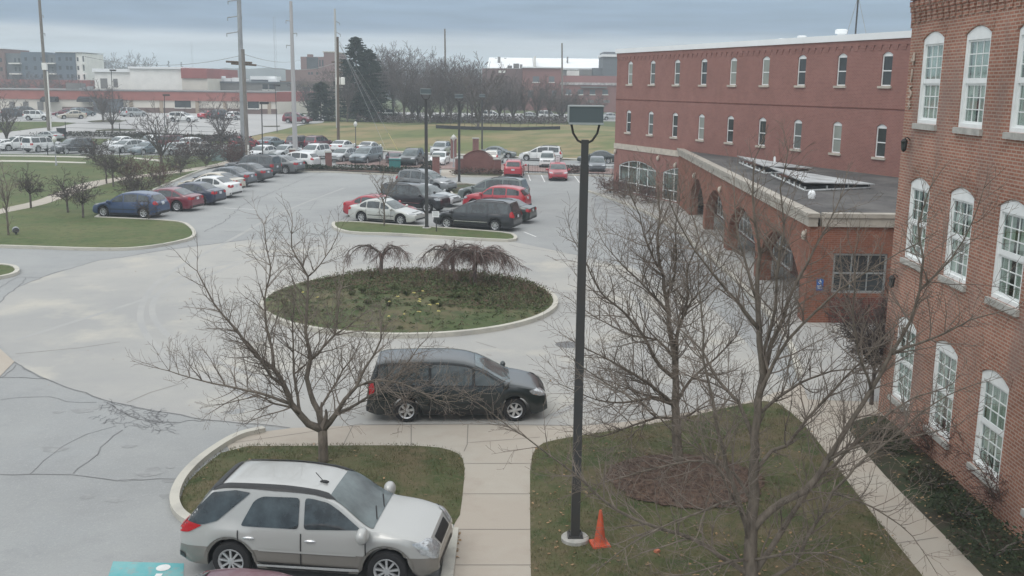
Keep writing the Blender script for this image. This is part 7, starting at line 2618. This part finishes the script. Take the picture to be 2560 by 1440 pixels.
# clinic block with white roofs
S_ = Far("brick_block", 1340, 262, "dull red brick block with a white cornice behind the bare tree belt")
br = pmat_cache('clinic_brick', (0.245, 0.115, 0.105), .9, var=.07, scale=.15)
S_.block("wall", 1306, 1405, 170, None, br, 0, 22)
S_.block("cornice", 1304, 1407, 167, 170.2, M['roof_white'], -.5, 22.4)
S_.block("wall", 1205, 1305.6, 171, None, pmat_cache('clinic_dim', (0.16, 0.10, 0.095), .9), 1.5, 22)
S_.win(1332, 1348, 191, 205, S_.t, M['slate_wall'], frame=M['white_far'])
S_.win(1372, 1386, 191, 205, S_.t, M['slate_wall'], frame=M['white_far'])
S_.win(1246, 1263, 176, 182, S_.t, M['white_far'], d=1.5)
for x in (1320, 1350, 1380): S_.win(x, x + 12, 226, 244, S_.t, M['slate_wall'])
for x0, x1, a in ((1283, 1298, 158), (1268, 1280, 163), (1300, 1306, 160)):
    S_.block("roof_unit", x0, x1, a, 170, M['grey_wall'], 4, 7)
S_ = Far("brick_wing", 1470, 252, "low brick wing with a row of small square windows below a white rail")
S_.block("wall", 1405.5, 1640, 213, None, br, 0, 10)
S_.block("parapet_rail", 1405.5, 1640, 207, 213.2, pmat_cache('rail_mix', (0.42, 0.38, 0.38), .8, var=.5, scale=1.5), -.3, 10.2)
S_.block("upper_wall", 1405.5, 1640, 189, None, br, 10.3, 20)
for x in (1415, 1445, 1475, 1507): S_.win(x, x + 14, 224, 236, S_.t, M['slate_wall'], frame=M['white_far'])
for x in (1470, 1510): S_.win(x, x + 16, 250, 257, S_.t, M['grey_wall'])
S_.block("awning", 1452, 1517, 216.5, 219.5, M['grey_wall'], -1.2, -.01)
S_ = Far("white_roofed_hall", 1370, 300, "big hall with long sloping white roofs behind the brick block")
for x0, x1, a, b in ((1217, 1334, 138, 170), (1340, 1526, 140, 170)):
    X0, X1 = S_.X(x0), S_.X(x1)
    za, zb = S_.Z((x0 + x1) / 2, a), S_.Z((x0 + x1) / 2, b)
    m = MB()
    m.prism([(0, zb), (26, za), (40, za - 2), (40, zb - .5), (0, zb - .5)], X0, X1, lambda y, z, h: (h, y, z))
    fixnormals(m.build("roof", M['roof_white'], S_.t))
    m = MB(); m.b2(X0, X1, .5, 40, 0, zb - .51); m.build("wall", M['grey_wall'], S_.t)
m = MB(); m.b2(S_.X(1335), S_.X(1339), 0, 38, 0, S_.Z(1337, 141)); m.build("parapet", M['white_far'], S_.t)
for x in (1233, 1258): S_.win(x, x + 6, 140, 147, S_.t, M['grey_wall'], "vent", d=23)
for x in (1242, 1422):
    m = MB(); m.b2(S_.X(x), S_.X(x + 3 + (4 if x < 1300 else 0)), 12, 15, S_.Z(x, 168), S_.Z(x, 139)); m.build("flue", M['grey_wall'], S_.t)
for k, (x0, x1, a, mt) in enumerate(((1412, 1440, 178, 'white_far'), (1440, 1470, 175, 'grey_wall'), (1472, 1500, 172, 'slate_wall'))):
    S_.block("roof_unit", x0, x1, a, 190, M[mt], -14, -10)
S_ = Far("grey_tower", 1525, 285, "dark grey slab with a white band next to the long brick building")
S_.block("wall", 1506, 1590, 142, None, M['slate_wall'], 0, 14)
S_.block("white_band", 1503, 1592, 136, 142.2, M['roof_white'], -.5, 14.4)
S_.block("cap", 1508, 1590, 130, 136.2, M['slate_wall'], 0, 14)
# pale yard and a few cars glimpsed under the belt
sheet("car_park", [(-30, 186), (40, 186), (40, 232), (-30, 232)], .03, M['lot_far'], 12)
for px, py, k, pk, hd, lab in ((975, 291, 'suv', 'white', 80, "white car glimpsed under the trees below the tall pale one"), (1232, 291, 'wagon', 'white', 95, "white car glimpsed under the trees before the brick block"), (1330, 292, 'sedan', 'silver', 85, "silver car glimpsed under the trees below the lone window"), (1372, 293, 'suv', 'white', 92, "white car glimpsed under the trees at the thin pole"), (1530, 290, 'sedan', 'silver', 80, "silver car beside the wall of the long brick building, far behind the field")):
    q = atY(px, py, 192)
    car(k, pk, (q.x, 192, GZ + .03), R_(hd), lab, 1.0, "cars glimpsed under the bare trees")
# far woods on the skyline
def ridge(name, Y, x0, x1, base, amp, seed, step=6.0):
    m = MB()
    n = int((x1 - x0) / step)
    vs = []
    for i in range(n + 1):
        x = x0 + (x1 - x0) * i / n
        h = base(x) + amp * (noise.noise((x * .012, seed, 0)) + .7 * noise.noise((x * .05, seed, 3)) + .6 * noise.noise((x * .16, seed, 6)))
        vs += [(x, Y, GZ - 1), (x, Y + 3 * noise.noise((x * .1, 1, seed)), h * .6), (x, Y + 8, h), (x, Y + 40, h * .95), (x, Y + 60, GZ - 1)]
    m.add(vs, [(i * 5 + k, (i + 1) * 5 + k, (i + 1) * 5 + k + 1, i * 5 + k + 1) for i in range(n) for k in range(4)])
    return tag(m.build(name, M['far_wood'], smooth=True, angle=0), kind="stuff")
ridge("far_woods", 860, -620, 600, lambda x: 21 + .004 * x, 3.2, 1)
ridge("far_woods", 620, -420, -230, lambda x: 13, 3.0, 5)
ridge("far_woods", 420, -150, 110, lambda x: 8.5, 2.5, 9, 3.0)
for i, (px, ty, Y, kd) in enumerate(((222, 145, 420, 0), (250, 143, 430, 1), (293, 141, 440, 0), (338, 142, 450, 2), (1095, 140, 330, 1), (1068, 138, 330, 2), (1160, 150, 320, 0), (1200, 158, 320, 1), (1020, 128, 300, 2), (985, 118, 290, 0), (950, 125, 280, 1), (15, 190, 270, 2), (60, 185, 275, 0), (105, 182, 272, 1), (40, 200, 262, 1), (150, 190, 262, 2), (190, 200, 262, 0), (225, 205, 262, 2))):
    src, h0 = BP[kd]
    q = atY(px, 200, Y)
    o = copy_tree(src)
    h = atY(px, ty, Y).z - GZ
    o.location = (q.x, Y, GZ)
    o.rotation_euler.z = i * 1.7
    o.scale = (h / h0 * 1.2, h / h0 * 1.2, h / h0)
    tag(o, "bare tree standing far off among the flats and shop roofs" if px < 400 else "tall bare tree far off behind the belt, its crown on the skyline", "tree", "far bare trees by the flats" if px < 400 else "far bare trees on the skyline")
for i, (px, ty, Y) in enumerate(((365, 152, 430), (394, 156, 430), (423, 152, 430), (455, 155, 440))):
    q = atY(px, 200, Y)
    evergreen(Vector((q.x, Y, GZ)), atY(px, ty, Y).z - GZ, 4.2, "far evergreen on the skyline above the white shop building", 300 + i, 700, mat=M['far_wood'])
for o in list(COL.objects):
    if o.parent is None and o.get("label", "").startswith("far evergreen"): o["group"] = "far evergreens on the skyline"

# ------------------------------------------------------------------ the damp air
HZ = MB()
HZ.b2(-910, 910, -70, 970, -1.5, 40)
hz = HZ.build("haze", [])
tag(hz, kind="stuff")
hm = bpy.data.materials.new("haze")
hm.use_nodes = True
ht = hm.node_tree
ht.nodes.clear()
ho = ht.nodes.new("ShaderNodeOutputMaterial")
hv = ht.nodes.new("ShaderNodeVolumePrincipled")
hv.inputs['Color'].default_value = (0.80, 0.88, 0.95, 1)
hv.inputs['Density'].default_value = 0.0009
hv.inputs['Anisotropy'].default_value = 0.2
ht.links.new(hv.outputs[0], ho.inputs['Volume'])
hz.data.materials.append(hm)
SC.cycles.volume_bounces = 3
SC.cycles.volume_max_steps = 64
